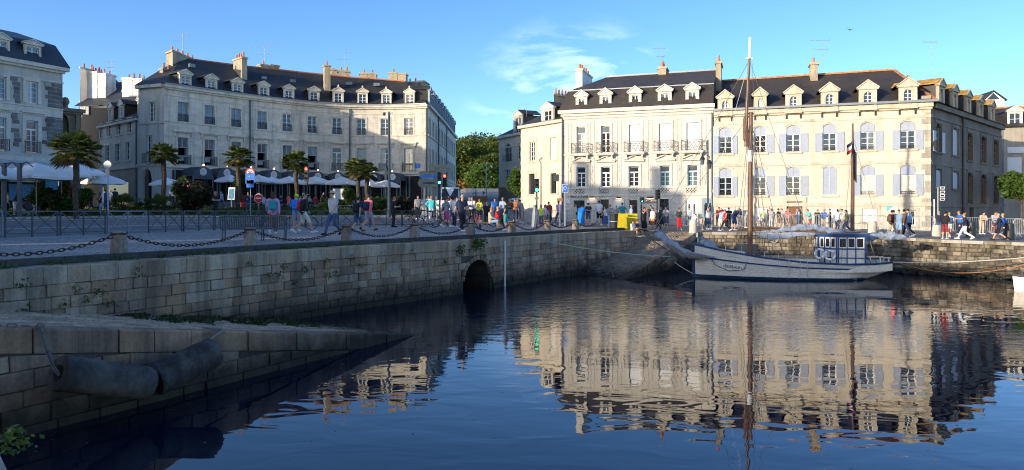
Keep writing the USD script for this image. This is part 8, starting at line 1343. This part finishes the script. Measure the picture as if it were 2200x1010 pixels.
PEOPLE = [
 ('person in lilac hoodie with teal backpack, tan trousers, pushing a bicycle',586,410,504,'walk',15,'lilac.l','tan.t','hbrown.longhair','pack.teal'),
 ('person with red backpack, pale cap and beige shorts walking past the bicycle',651,415,502,'stride',-55,'black.l','cream.s','cream.cap','pack.red'),
 ('cyclist with neon green helmet and bright blue jacket holding a bicycle',637,411,497,'phone',10,'bright.l','grey.s','neon.helmet','pack.bright'),
 ('person in straw hat, pale striped shirt and jeans strolling along the chain',716,412,507,'walk',150,'lgrey.s','denim.t','beige.hat','',None,'black'),
 ('child in dark top with black backpack walking beside the coral hoodie',768,424,499,'walk',-20,'navy.s','denim.s','navy.cap','pack.black',None,'dred'),
 ('person in coral hoodie with blue backpack and pale denim shorts',791,418,497,'stride',-25,'coral.l','ldenim.m','hbrown.bun','pack.navy',None,'navy'),
 ('person dressed all in black looking at a phone by the fence',845,417,488,'phone',-70,'black.s','black.t','hginger','ph.lgrey',None,'black'),
 ('person in orange cap, grey shirt and pink shorts behind the navy polo',959,424,489,'walk',-110,'grey.s','pink.s','orange.cap','pack.denim'),
 ('person in white shirt and dark trousers just left of the navy polo',976,422,489,'stand',-60,'white.s','navy.t','hbrown',''),
 ('heavy person in navy polo and black trousers walking and looking down',992,416,499,'walkphone',205,'navy.s','black.t','hgrey',''),
 ('seated person in beige jacket on the bench behind the chain',1054,446,494,'sit',-105,'beige.l','ldenim.s','hginger','',None,'tan'),
 ('seated person with red scarf and black clothes beside the beige jacket',1068,444,493,'sit',-100,'red.l','black.t','hblond','',None,'black'),
 ('person in dark top and teal shorts standing before the seated couple',1087,431,495,'hips',75,'dgreen.s','teal.s','hblack',''),
 ('bald person in black shirt behind the seated couple',1046,432,485,'stand',180,'black.s','black.t','none','',47),
 ('person in grey shirt watching, leftmost of the group by the direction signs',898,412,None,'stand',200,'grey.s','black.t','hblack','',57.5),
 ('person in grey blue jacket second in the group by the direction signs',913,414,None,'crossed',170,'denim.l','grey.t','hbrown','',57),
 ('person in turquoise jumper and white trousers with hands on hips',927,420,None,'hips',10,'turq.l','white.t','hblond','',55),
 ('person in pale blue shirt behind the turquoise jumper',921,412,None,'stand',160,'lblue.s','navy.t','hbrown','',60),
 ('person in white top with pale trousers leaning right of the turquoise jumper',942,417,None,'lean',150,'white.t','grey.t','hgrey','',57),
 ('person in orange shirt behind the grey shirt and orange cap',963,412,None,'stand',190,'orange.s','navy.t','hgrey','',55),
 ('person in white shirt right behind the orange shirt',970,421,None,'stand',20,'white.s','denim.t','hblack','',54),
 ('person in pale pink shirt left of the navy polo head',983,420,None,'stand',90,'lgrey.s','denim.t','hblack','',58),
 ('person in grey cardigan at the barrier right of the navy polo',1013,420,None,'lean',150,'lgrey.l','black.t','hgrey','',58),
 ('person in white and dark blue at the barrier beside the grey cardigan',1019,418,None,'lean',140,'white.s','navy.t','hgrey','',59),
 ('steward in yellow high visibility vest behind the barrier',1030,428,None,'crossed',180,'yellow.t','navy.t','hgrey.cap','',57),
 ('person in blue shirt by the dark car',1063,426,None,'stand',200,'blue.s','denim.t','hbrown','',57),
 ('person in brown jacket by the barrier right of the dark car',1096,424,None,'lean',175,'brown.l','grey.t','hgrey','',57),
 ('person in navy jacket over red shirt left of the traffic light pole',1115,435,474,'stand',160,'navy.l','denim.t','hblond',''),
 ('person in grey shirt leaning on the barrier far right of the dark car',1123,430,None,'lean',60,'grey.s','tan.t','hbrown','',57),
 ('person in pale blue top beside the brown jacket',1080,425,None,'stand',170,'lblue.s','denim.t','hgrey','',60),
 ('person in rust shirt between the dark car and the barrier',1107,427,None,'stand',180,'rust.s','navy.t','hblack','',60),
 ('person in white shawl and red trousers right of the draped pole',1170,440,484,'walk',-120,'white.l','red.t','hbrown.longhair','',None,'black'),
 ('person in yellow vest partly hidden by the draped pole',1163,445,None,'stand',180,'yellow.t','navy.t','hgrey','',49),
 ('person with green dress behind the red trousers',1182,442,478,'stand',120,'dgreen.t','dgreen.d','hblack',''),
 ('child on shoulders height behind the green dress',1179,434,None,'stand',180,'dred.s','navy.t','hblack','',55),
 ('person in mauve shirt and jeans walking left of the parking sign',1201,432,484,'walk',140,'lilac.s','denim.t','hblack',''),
 ('person in long beige coat left of the bright blue dress',1236,439,482,'stand',-60,'beige.l','beige.d','hginger','bag.black'),
 ('person in bright blue dress bending over a bollard',1247,444,488,'bend',-20,'bright.s','bright.d','hbrown.bun',''),
 ('person in navy polo and denim shorts right of the bright blue dress',1264,436,483,'phone',160,'navy.s','denim.s','hblack',''),
 ('person in black top behind the navy polo and denim shorts',1269,438,478,'stand',180,'black.s','black.t','hbrown',''),
 ('tall person in white printed shirt and black shorts seen from behind',1287,431,483,'walk',-20,'white.s','black.s','hblack',''),
 ('person in white top and blue jeans right of the black shorts',1301,443,485,'walk',70,'white.s','blue.t','hbrown.longhair',''),
 ('person in grey top with white bag left of the litter bin',1311,440,None,'crossed',170,'grey.l','lblue.t','hbrown','bag.white',52),
 ('person in grey sweater striding at the litter bin',1326,442,485,'stride',95,'grey.l','black.t','hgrey',''),
 ('person in teal shirt standing behind the yellow boxes',1337,436,None,'hips',185,'teal.s','navy.t','hblack','',55),
 ('person in pale blue shirt and white cap beside the yellow boxes',1356,441,None,'stand',-80,'lblue.s','lgrey.t','white.cap','',51),
 ('person in white shirt sitting on the end of the quay wall',1359,474,None,'sitlow',-130,'white.s','tan.s','hbrown.longhair','',45.2),
 ('child in red cap sitting at the end of the quay wall',1368,475,None,'sitlow',-120,'navy.s','brown.s','orange.cap','',45.8),
 ('person in long black dress shading the eyes near the ramp',1384,447,498,'photo',-140,'black.t','black.d','hblack','',None,'black','skin2'),
 ('person in white vest and rust shorts at the top of the ramp',1402,448,499,'stand',120,'white.t','rust.s','hbrown',''),
 ('person in black shirt and trousers behind the rust shorts',1411,449,494,'walk',120,'black.s','black.t','hblack','',None,'black'),
 ('person in navy top at the barrier left of the rust shorts',1398,441,None,'stand',120,'navy.s','navy.t','hblack','',54),
 ('person in pale blue with white cap behind the rust shorts',1411,445,None,'lean',150,'lblue.s','denim.t','white.cap','',54.5),
 ('person in dark green under the dark restaurant sign',1420,444,None,'stand',170,'dgreen.s','navy.t','hbrown','',56),
 ('person in white blouse right under the dark restaurant sign',1431,446,None,'lean',160,'white.s','denim.t','hblond','',56),
 ('person in dark jacket and long red skirt in front of the barrier',1459,447,494,'crossed',190,'dgreen.l','red.d','hbrown.longhair',''),
 ('person in denim shirt left of the long red skirt',1451,444,482,'walk',120,'blue.l','denim.t','hblack',''),
 ('person in pale shirt with dark bag before the white double door',1482,445,None,'walk',120,'lblue.s','navy.t','hblack','bag.black',55),
 ('small child in white shirt and cream shorts beside the pale bollard',1495,460,494,'stand',-100,'white.s','cream.s','hbrown','',None,'black','skin',True),
 ('small child in orange top and navy shorts right of the pale bollard',1509,467,494,'stand',-120,'orange.t','navy.s','hbrown','',None,'beige','skin',True),
 ('person in white shirt and denim shorts shading the eyes with a hand',1522,446,493,'shade',-150,'white.s','denim.s','hbrown',''),
 ('person in dark red top behind the barrier left of the pale blue shirt',1543,446,None,'lean',180,'dred.s','navy.t','hblack','',55),
 ('person in pale blue shirt and cream trousers left of the red top',1548,453,495,'lean',-60,'lblue.s','cream.t','hblack',''),
 ('person in red top and black trousers striding along the quay edge',1559,453,497,'stride',100,'red.t','black.t','hbrown.longhair','bag.tan'),
 ('person in navy leaning over a pushchair',1576,450,495,'bend',-60,'navy.s','denim.s','hgrey',''),
 ('person in black behind the navy one leaning over',1566,446,None,'stand',170,'black.s','black.t','hbrown','',54),
 ('person in blue top behind the barrier left of the main mast',1591,450,None,'lean',160,'blue.s','grey.t','hblond','',54),
 ('person in pale grey shirt at the barrier nearest left of the main mast',1602,450,None,'lean',-120,'lgrey.s','beige.s','hgrey','',53.5),
 ('person with black and green backpack right of the main mast',1641,453,489,'stand',-30,'white.s','black.s','hgrey','pack.neon'),
 ('person in grey top and white trousers facing the houses',1656,453,489,'stand',0,'lgrey.s','white.t','hblond',''),
 ('person in dark vest behind the pale grey shirt',1672,450,490,'stand',-90,'black.s','tan.s','hblack',''),
 ('person in pale grey shirt and grey shorts left of the brown door',1679,448,490,'stand',-90,'lgrey.s','grey.s','hbrown',''),
 ('person in red striped top at the barrier before the brown door',1693,455,None,'crossed',180,'coral.s','tan.s','hblond','',53),
 ('person in long pale blue shirt right in front of the brown door',1714,449,490,'phone',100,'lblue.s','lblue.s','hgrey',''),
 ('person in dark jacket and denim shorts right of the brown door',1729,451,489,'stand',20,'black.l','denim.s','hblack',''),
 ('person in white and teal top at the barrier right of the denim shorts',1741,454,None,'lean',100,'turq.s','dred.t','hblack','',52.5),
 ('person in dark green leaning on the barrier above the boom',1754,456,None,'lean',180,'dgreen.l','navy.t','hbrown','',52),
 ('person in denim jacket leaning on the barrier above the boom end',1769,455,None,'lean',170,'blue.l','beige.s','hginger','',51.5),
 ('person in black hooded top above the wheelhouse, left side',1783,455,492,'stand',60,'black.l','black.t','grey.cap',''),
 ('person in pale grey jacket taking a photo above the wheelhouse',1799,450,496,'photo',-60,'lgrey.l','navy.t','hblack',''),
 ('person in cream shirt behind the one taking a photo',1809,452,492,'shade',120,'cream.s','grey.t','hbrown',''),
 ('person in olive green shirt left of the rear mast',1819,453,500,'walk',70,'green.s','navy.t','hbrown','',None,'black'),
 ('person in black with tan backpack, leftmost of the walking group',1915,452,509,'walk',-70,'black.l','beige.t','black.cap','pack.brown'),
 ('person with small backpack behind the leftmost of the walking group',1920,456,500,'stand',-60,'coral.s','cream.t','hblack',''),
 ('person in denim waistcoat and pale shorts in the walking group',1931,451,510,'stand',170,'ldenim.s','lblue.s','hblack',''),
 ('person in brown suede jacket and jeans in the walking group',1941,450,510,'stride',-80,'brown.l','denim.t','hblack',''),
 ('person in blue shirt with bag, rightmost of the walking group',1952,450,509,'walk',100,'lblue.l','black.t','hblack','bag.denim'),
 ('person in navy and white shirt behind the barrier by the arrow signs',2017,455,None,'stand',170,'navy.s','denim.t','none','',46.5),
 ('person in black hoodie and red shorts looking at a phone',2030,454,514,'phone',-60,'black.l','dred.s','hblack','',None,'white'),
 ('person with large blue backpack beside the red shorts',2040,461,511,'walk',-20,'lgrey.s','white.m','hblond','pack.denim'),
 ('person in blue top looking at a phone by the shaded wall',2062,453,None,'phone',90,'blue.s','navy.t','hginger','',45.5),
 ('person in navy jacket and white trousers walking left',2074,463,515,'stride',60,'navy.l','white.t','hginger.bun',''),
 ('person in beige leaning on the barrier beyond the dark bollard',2109,456,None,'lean',180,'beige.s','beige.t','hblack','',47),
 ('person in striped shirt and white cap leaning on the far barrier',2134,456,None,'lean',180,'lgrey.s','dred.t','orange.cap','',47.5),
 ('person in navy jacket and dark shorts walking at the right edge',2147,461,517,'walk',50,'navy.l','black.s','hgrey','',None,'black'),
 ('person in blue jacket and jeans beside the navy jacket at the right',2157,461,515,'walk',60,'blue.l','denim.t','hblond','',None,'tan'),
 ('person in black top and white shorts holding a pushchair at the left',31,392,444,'lean',-50,'black.l','white.s','hblack.longhair','',46.5),
 ('person in peach top at the left edge beside the black top',14,394,443,'stand',-30,'cream.s','black.t','hblack','',47),
 ('person in pink dress standing between the shrubs and the small parasol',186,396,436,'stand',170,'pink.s','pink.d','hbrown','',54),
 ('person in dark blue beside the pink dress',196,400,438,'stand',150,'navy.s','black.t','hblack','',55),
 ('person in black top and torn pale jeans by the dwarf palm',215,401,446,'crossed',120,'black.t','ldenim.t','hbrown.longhair','',51),
 ('person in blue dotted dress behind the torn pale jeans',225,397,440,'stand',60,'blue.s','blue.d','hbrown','',54),
 ('person in white top seen from behind under the small parasol',237,396,436,'stand',-10,'white.s','beige.t','hblond','',55),
 ('person in navy shirt right under the small parasol',247,393,435,'stand',60,'navy.s','denim.t','hblack','',56),
 ('person in white shirt with crossbody strap by the arched doorway',370,394,438,'stand',180,'white.s','navy.s','hgrey','pack.black',60),
 ('person in grey shirt beside the white shirt near the arched doorway',388,395,437,'stand',170,'grey.s','black.t','none','',61),
 ('person in dark printed shirt filming beside the large dark shrub',464,385,447,'phone',175,'black.s','black.t','hgrey','ph.grey',53),
 ('person in pale denim jacket walking past the menu board',477,405,439,'walk',130,'lblue.l','denim.t','hbrown','',60),
 ('person in navy jumper by the red planter',533,403,440,'stand',10,'navy.l','denim.t','hblond','',60),
 ('waiter in black bending over a table left of the bright dwarf palm',690,409,440,'lean',-80,'black.l','black.t','none','',66),
 ('person in pink shirt seated at the terrace right of the grey board',745,419,442,'sit',170,'pink.s','navy.t','hbrown','',67),
 ('person in grey shirt seated at the terrace left of the pink shirt',736,418,442,'sit',-120,'grey.s','navy.t','hbrown','',67.5),
 ('person in lilac shirt seated with the back turned on the terrace',757,421,444,'sit',10,'lilac.s','black.t','hgrey','',66.5),
 ('person in white walking up the hill road, left one',1016,392,408,'walk',0,'white.s','grey.t','hbrown','',118),
 ('person in pale blue walking up the hill road, right one',1022,393,409,'walk',10,'lblue.s','navy.t','hbrown','',119),
 ('person in white far up the road beside the lamp post',1039,389,404,'walk',180,'white.s','black.t','hblack','',122)]
for a in PEOPLE: person(*a)
r9 = np.random.default_rng(21); SEAT = [(540,69.5),(552,69),(566,70.5),(590,71),(604,69.5),(620,69),(645,70),(664,70.5),(677,70),(700,71),(770,70.5),(783,70),(797,71),(810,70),(822,70.5)]
SC_ = ['dred','black','white','grey','navy','coral','beige','lblue','dred','black','lgrey','brown','white','teal','navy']; SN = ['beside the red planter','right of the red planter','behind the no entry sign','left behind the lilac hoodie','right behind the lilac hoodie','left behind the cyclists','right behind the cyclists','under the red traffic light','right of the red traffic light','behind the waiter','left of the twin palm','right of the twin palm','before the low shrub','left of the camera pole','at the camera pole']
for (x,d),c,s in zip(SEAT,SC_,SN): person(f'guest in {c.replace("dred", "dark red").replace("lblue", "pale blue").replace("lgrey", "pale grey")} seated on terrace {s}',x,YH - (gpt(x,d)[2] + 1.25 - CH) * FP / d,None,'sit',float(r9.uniform(0,360)),c + '.s','navy.t',['hbrown','hgrey','hblack'][int(r9.integers(3))],'',d,'black')
# ================================================================== bicycles, cars, van
plain('tyre',(.015,.015,.016),.8); plain('car_dark',(.016,.02,.03),.18,var=.03,spec=.8); plain('van_white',(.62,.63,.64),.3,var=.03); plain('bike_white',(.55,.56,.58),.35); plain('bike_black',(.02,.02,.022),.4); plain('bike_red',(.3,.03,.04),.4)
def bicycle(label,x,d,rot,frame,H=1.0):
    t = local('bicycle',label,'bicycle'); wb,r = 1.06,.35
    for cx in (-wb / 2,wb / 2):
        m = MB(); ring(m,(cx,0,r),(0,1,.001),r,.02,24); w = part(t,'wheel',m,'tyre'); m = MB(); [m.tube([(cx,0,r),(cx + r * math.cos(a),0,r + r * math.sin(a))],.004,3,cap=False) for a in np.linspace(0,2 * math.pi,15)[:-1]]; m.tube([(cx,-.05,r),(cx,.05,r)],.025,6); part(w,'spokes',m,'galvanised')
    bb,st,ht,sd = V(-.08,0,.30),V(-.22,0,.82),V(.36,0,.85),V(-.25,0,.95); m = MB(); [m.tube([a,b],.021,6) for a,b in ((bb,st),(st,ht),(bb,V(.37,0,.74)),(ht + V(-.03,0,.1),V(.40,0,.62)),(V(.40,0,.62),V(wb / 2,0,r)))]; [m.tube([a,V(-wb / 2,s * .06,r)],.014,5) for a in (bb,st) for s in (-1,1)]; part(t,'frame',m,frame)
    m = MB(); m.tube([ht + V(-.03,0,.08),ht + V(-.05,0,.2)],.018,6); m.tube([ht + V(-.12,-.28,.22),ht + V(-.04,-.1,.21),ht + V(-.04,.1,.21),ht + V(-.12,.28,.22)],.016,6); part(t,'handlebar',m,'bike_black'); m = MB(); m.add(*(lambda q: (q[0] * V(.14,.075,.035) + sd + V(-.02,0,.03),q[1]))((np.asarray(trimesh.creation.icosphere(1).vertices),trimesh.creation.icosphere(1).faces))); m.tube([st,sd],.016,6); part(t,'saddle',m,'bike_black')
    m = MB(); ring(m,bb + V(0,.06,0),(0,1,.001),.09,.01,14); [m.tube([bb + V(0,s * .07,0),bb + V(s * .12,s * .07,-s * .12),bb + V(s * .12,s * .16,-s * .12)],.012,5) for s in (-1,1)]; part(t,'crank',m,'bike_black'); m = MB(); m.box(-.68,-.60,-.04,.04,.72,.78); part(t,'rear_lamp',m,'sign_red')
    return put(t,gpt(x,d) + (0,0,.01),math.radians(rot),H)
bicycle('black bicycle held by the cyclist with the neon helmet',648,39.5,8,'bike_black'); bicycle('dark bicycle pushed by the person in lilac',566,40.5,100,'bike_black'); bicycle('white bicycle leaning on the fence left of the grey shirt',916,43.5,155,'bike_white',1.02); bicycle('dark bicycle parked behind the white one',893,45.5,20,'bike_black'); bicycle('dark red bicycle left of the seated couple',1022,43.5,120,'bike_red'); bicycle('black bicycle parked behind the navy polo',1004,45,60,'bike_black'); bicycle('dark bicycle by the fence behind the pink shorts',953,46,35,'bike_black'); bicycle('black bicycle right behind the seated couple',1073,47,150,'bike_black')
def vehicle(name,label,cat,x,d,rot,L,W_,prof,glassz,paint,lamps=True,ride=.3):
    """body lofted over stations along x: (x, z bottom, z shoulder, half width, z roof, half roof width)"""
    t = local(name,label,cat); P = []
    for xx,zb,zs,hw,zr,hr in prof: P.append([(xx,-hw * .92,zb),(xx,-hw,(zb + zs) / 2),(xx,-hw,zs),(xx,-hr,zr),(xx,0,zr + .03),(xx,hr,zr),(xx,hw,zs),(xx,hw,(zb + zs) / 2),(xx,hw * .92,zb)])
    P = np.array(P); m = MB(); m.grid(P); m.add(P[0],[[0,i + 1,i] for i in range(1,8)]); m.add(P[-1],[[0,i,i + 1] for i in range(1,8)]); b = part(t,'body',m,paint,smooth=35)
    for s in (-1,1):
        g = MB()
        for i in range(len(prof) - 1):
            A,C = prof[i],prof[i + 1]
            if A[4] - A[2] > .25 or C[4] - C[2] > .25:
                q = [V(A[0],s * (A[3] + .004),A[2] + .02),V(C[0],s * (C[3] + .004),C[2] + .02),V(C[0],s * (C[5] + .012),C[4] - .06),V(A[0],s * (A[5] + .012),A[4] - .06)]; g.quad(*(q if s < 0 else q[::-1]))
        part(b,'side_window',g,'glass')
        for wx in (L * .31,-L * .29): m = MB(); c = V(wx,s * (W_ / 2 - .1),.33); ring(m,c,(0,1,.001),.25,.085,20); w = part(t,'wheel',m,'tyre'); part(w,'rim',disc(c + V(0,s * .06,0),V(0,s,.001),.2,12),'galvanised')
        if lamps: m = MB(); f = prof[-1]; m.box(f[0] - .12,f[0] + .02,s * f[3] * .62 - .16,s * f[3] * .62 + .16,f[2] - .22,f[2] - .06); part(t,'headlight',m,'glass_pale')
    i = glassz; A,C = prof[i],prof[i + 1]; m = MB(); m.quad(V(A[0] + .02,-A[5] * .95,A[4] - .02),V(C[0] + .015,-C[3] * .88,C[2] + .05),V(C[0] + .015,C[3] * .88,C[2] + .05),V(A[0] + .02,A[5] * .95,A[4] - .02)); part(t,'windscreen',m,'glass'); m = MB(); f = prof[-1]; m.box(f[0] - .02,f[0] + .015,-.28,.28,f[1] + .12,f[1] + .24); part(t,'number_plate',m,'sign_white'); return put(t,gpt(x,d),math.radians(rot))
car = [(-2.1,.38,.80,.72,.82,.66),(-1.95,.30,.92,.84,.95,.70),(-1.35,.26,.95,.88,1.38,.60),(-.4,.25,.95,.89,1.47,.62),(.35,.25,.95,.89,1.42,.60),(1.05,.25,.95,.88,.98,.72),(1.85,.28,.82,.84,.85,.66),(2.1,.40,.68,.72,.70,.62)]
vehicle('parked_car','dark car with silver window line behind the high visibility vest','car',1046,64,172,4.2,1.78,car,4,'car_dark'); vehicle('parked_car','dark blue car behind the other, its roof showing to the right','car',1064,70,185,4.2,1.78,car,4,'car_dark'); vehicle('parked_car','pale small car facing us by the cream corner house','car',1111,83,-100,4.0,1.75,car,4,'van_white')
van = [(-2.7,.35,1.2,.96,2.45,.86),(-2.6,.3,1.25,.98,2.55,.88),(1.2,.3,1.25,.98,2.55,.88),(1.45,.3,1.25,.98,2.45,.86),(2.15,.3,1.18,.96,1.22,.90),(2.6,.35,.95,.92,.98,.84),(2.7,.45,.80,.86,.82,.8)]
vehicle('white_van','white van facing us in the street behind the orange shirt','van',969,72,-88,5.4,1.95,van,3,'van_white')
m = MB(); c = gpt(1032,95); m.box(c[0] - 1.2,c[0] + 1.0,94.6,95.4,c[2],c[2] + 1.1); single('road_barrier',m,'orange_tile','orange yellow road barrier block on the street up the hill','barrier')
t = thing('pushchair','dark folded pushchair held at the left beside the grey board','pushchair',gpt(50,46.3)); g = gpt(48,46.3); m = MB(); m.tube([g + V(-.45,0,1.0),g + V(.1,0,.45),g + V(.5,0,.12)],.025,6); m.tube([g + V(-.3,.35,.1),g + V(.25,.35,.7)],.025,6); part(t,'frame',m,'galvanised'); m = MB(); m.tube([g + V(-.1,.15,.95),g + V(.15,.15,.8),g + V(.45,.15,.45)],[.22,.3,.2],9); part(t,'hood',m,'bike_black'); m = MB(); [ring(m,g + V(a,b,.13),(0,1,.001),.11,.025,12) for a in (-.3,.45) for b in (0,.35)]; part(t,'wheels',m,'tyre',kind='stuff')
t = thing('stone_bench','low wooden bench under the seated couple','bench',gpt(1061,44)); pq = [foot(1054,494),foot(1068,493)]; cc = (pq[0] + pq[1]) / 2; m = MB(); m.box(cc[0] - 1.0,cc[0] + .9,cc[1] - .25,cc[1] + .3,cc[2] + .36,cc[2] + .42); part(t,'seat',m,'wood'); [part(t,'leg',(lambda q: q.box(cc[0] + a - .05,cc[0] + a + .05,cc[1] - .2,cc[1] + .25,cc[2],cc[2] + .36))(MB()),'iron') for a in (-.8,.7)]
m = MB(); p = at(1828,64,60); m.add([p,p + V(-.35,0,.12),p + V(-.1,.12,.02),p + V(.35,0,.14),p + V(.1,.12,.02),p + V(.02,-.25,0),p + V(0,.25,-.02)],[[0,1,2],[0,4,3],[5,2,6],[5,6,4]]); single('bird',m,'bike_black','small dark bird high in the sky above the roofs','bird')
# far right houses
f5 = Fac([(52.5,74.5),(62.0,71.5)]); bt = thing('blue_grey_house','blue grey and white house with a slate roof at the right edge','building',loc(f5,2.1)); z5 = lambda y: f5.zpx(2180,y); E5 = z5(273)
hol = [(f5.spx(2183),f5.spx(2196),z5(373),z5(347)),(f5.spx(2205),f5.spx(2225),z5(373),z5(347))]; m = MB(); f5.wall(m,0,f5.L,1.8,E5,hol); uvpart(bt,'wall',m,'limestone_dark'); [window(bt,f5,h,rows=2) for h in hol]; m = MB(); f5.box(m,.3,f5.L,z5(329) ,z5(316),.003,.1); f5.box(m,.3,1.6,z5(388),z5(338),.003,.05); part(bt,'white_band',m,'van_white'); m = MB(); f5.box(m,1.7,f5.L,2.1,z5(400),.003,.1); part(bt,'shutter_door',m,'blue_grey_paint'); m = MB(); roofgrid(m,f5,[(-.2,f5.L,.4,E5),(-.2,f5.L,-6,z5(216)),(-.2,f5.L,-12,E5)]); m.add([f5.w(-.2,E5,.4),f5.w(-.2,z5(216),-6),f5.w(-.2,E5,-12)],[[0,1,2]]); rf5 = part(bt,'roof',m,'slate_brown'); m = MB(); f5.box(m,-.2,f5.L,z5(216) - .05,z5(216) + .15,-6.15,-5.85); part(rf5,'ridge_tiles',m,'orange_tile'); m = MB(); m.quad(*[f5.w(0,z,o) for z,o in ((1.8,0),(1.8,-12),(E5,-12),(E5,0))]); part(bt,'end_wall',m,'limestone_dark'); dormer(bt,f5,f5.spx(2186),1.35,E5 + .2,E5 + 1.7,E5 + 2.3,-.6,-4,'white_stone',rows=2)
f6 = Fac([(66,97.5),(74.5,96)]); gh = thing('white_gable_house','white gabled house behind the shuttered building at the right','building',loc(f6,3)); a,c,pk = f6.spx(2113),f6.spx(2158),f6.spx(2134); z6 = lambda y: f6.zpx(2134,y); m = MB(); m.add([f6.w(a,3),f6.w(c,3),f6.w(c,z6(215)),f6.w(pk,z6(197)),f6.w(a,z6(214))],[[0,1,2],[0,2,4],[4,2,3]]); m.add([f6.w(c,3),f6.w(c,3,-8),f6.w(c,z6(215),-8),f6.w(c,z6(215))],[[0,1,2,3]]); part(gh,'gable',m,'van_white'); m = MB(); f6.box(m,a - .3,pk,z6(216),z6(214),-8,.2,z6(196),z6(194)); f6.box(m,pk,c + .3,z6(196),z6(194),-8,.2,z6(217),z6(215)); part(gh,'roof',m,'slate'); m = MB(); m.prism([(-.8,0),(.8,0),(0,.9)],f6.w(pk,z6(213.5),.02),t3(f6,1),(0,0,1),n3(f6,1) * .05); part(gh,'gable_window',m,'glass')
f7 = Fac([(72,92),(82,90)]); gh = thing('tall_white_gable','tall plain white gable wall rising at the right edge','building',loc(f7,3)); a = f7.spx(2185); m = MB(); z7 = lambda y: f7.zpx(2195,y); m.prism([(0,3),(6,3),(6,z7(150)),(2.2,z7(160)),(0,z7(210))],f7.w(a,0),t3(f7,1),(0,0,1),-n3(f7,1) * 6); part(gh,'gable',m,'van_white')
r_ = np.random.default_rng(12); q = np.concatenate([np.stack([r_.uniform(-7.5,3,160),r_.uniform(11,34,160),np.full(160,.012)],1),np.array([slw(r_.uniform(-2,8),SW + r_.uniform(.1,.9),.012) for _ in range(90)])]); fd = leaves(q,.035,r_); fv,ff_ = fd.get(); fv[:,2] = .008 + (fv[:,2] - .012) * .1; fd = MB(); fd.add(fv,ff_); struct('floating_debris',fd,'bark','tiny leaves and specks floating on the dark water',kind='stuff')
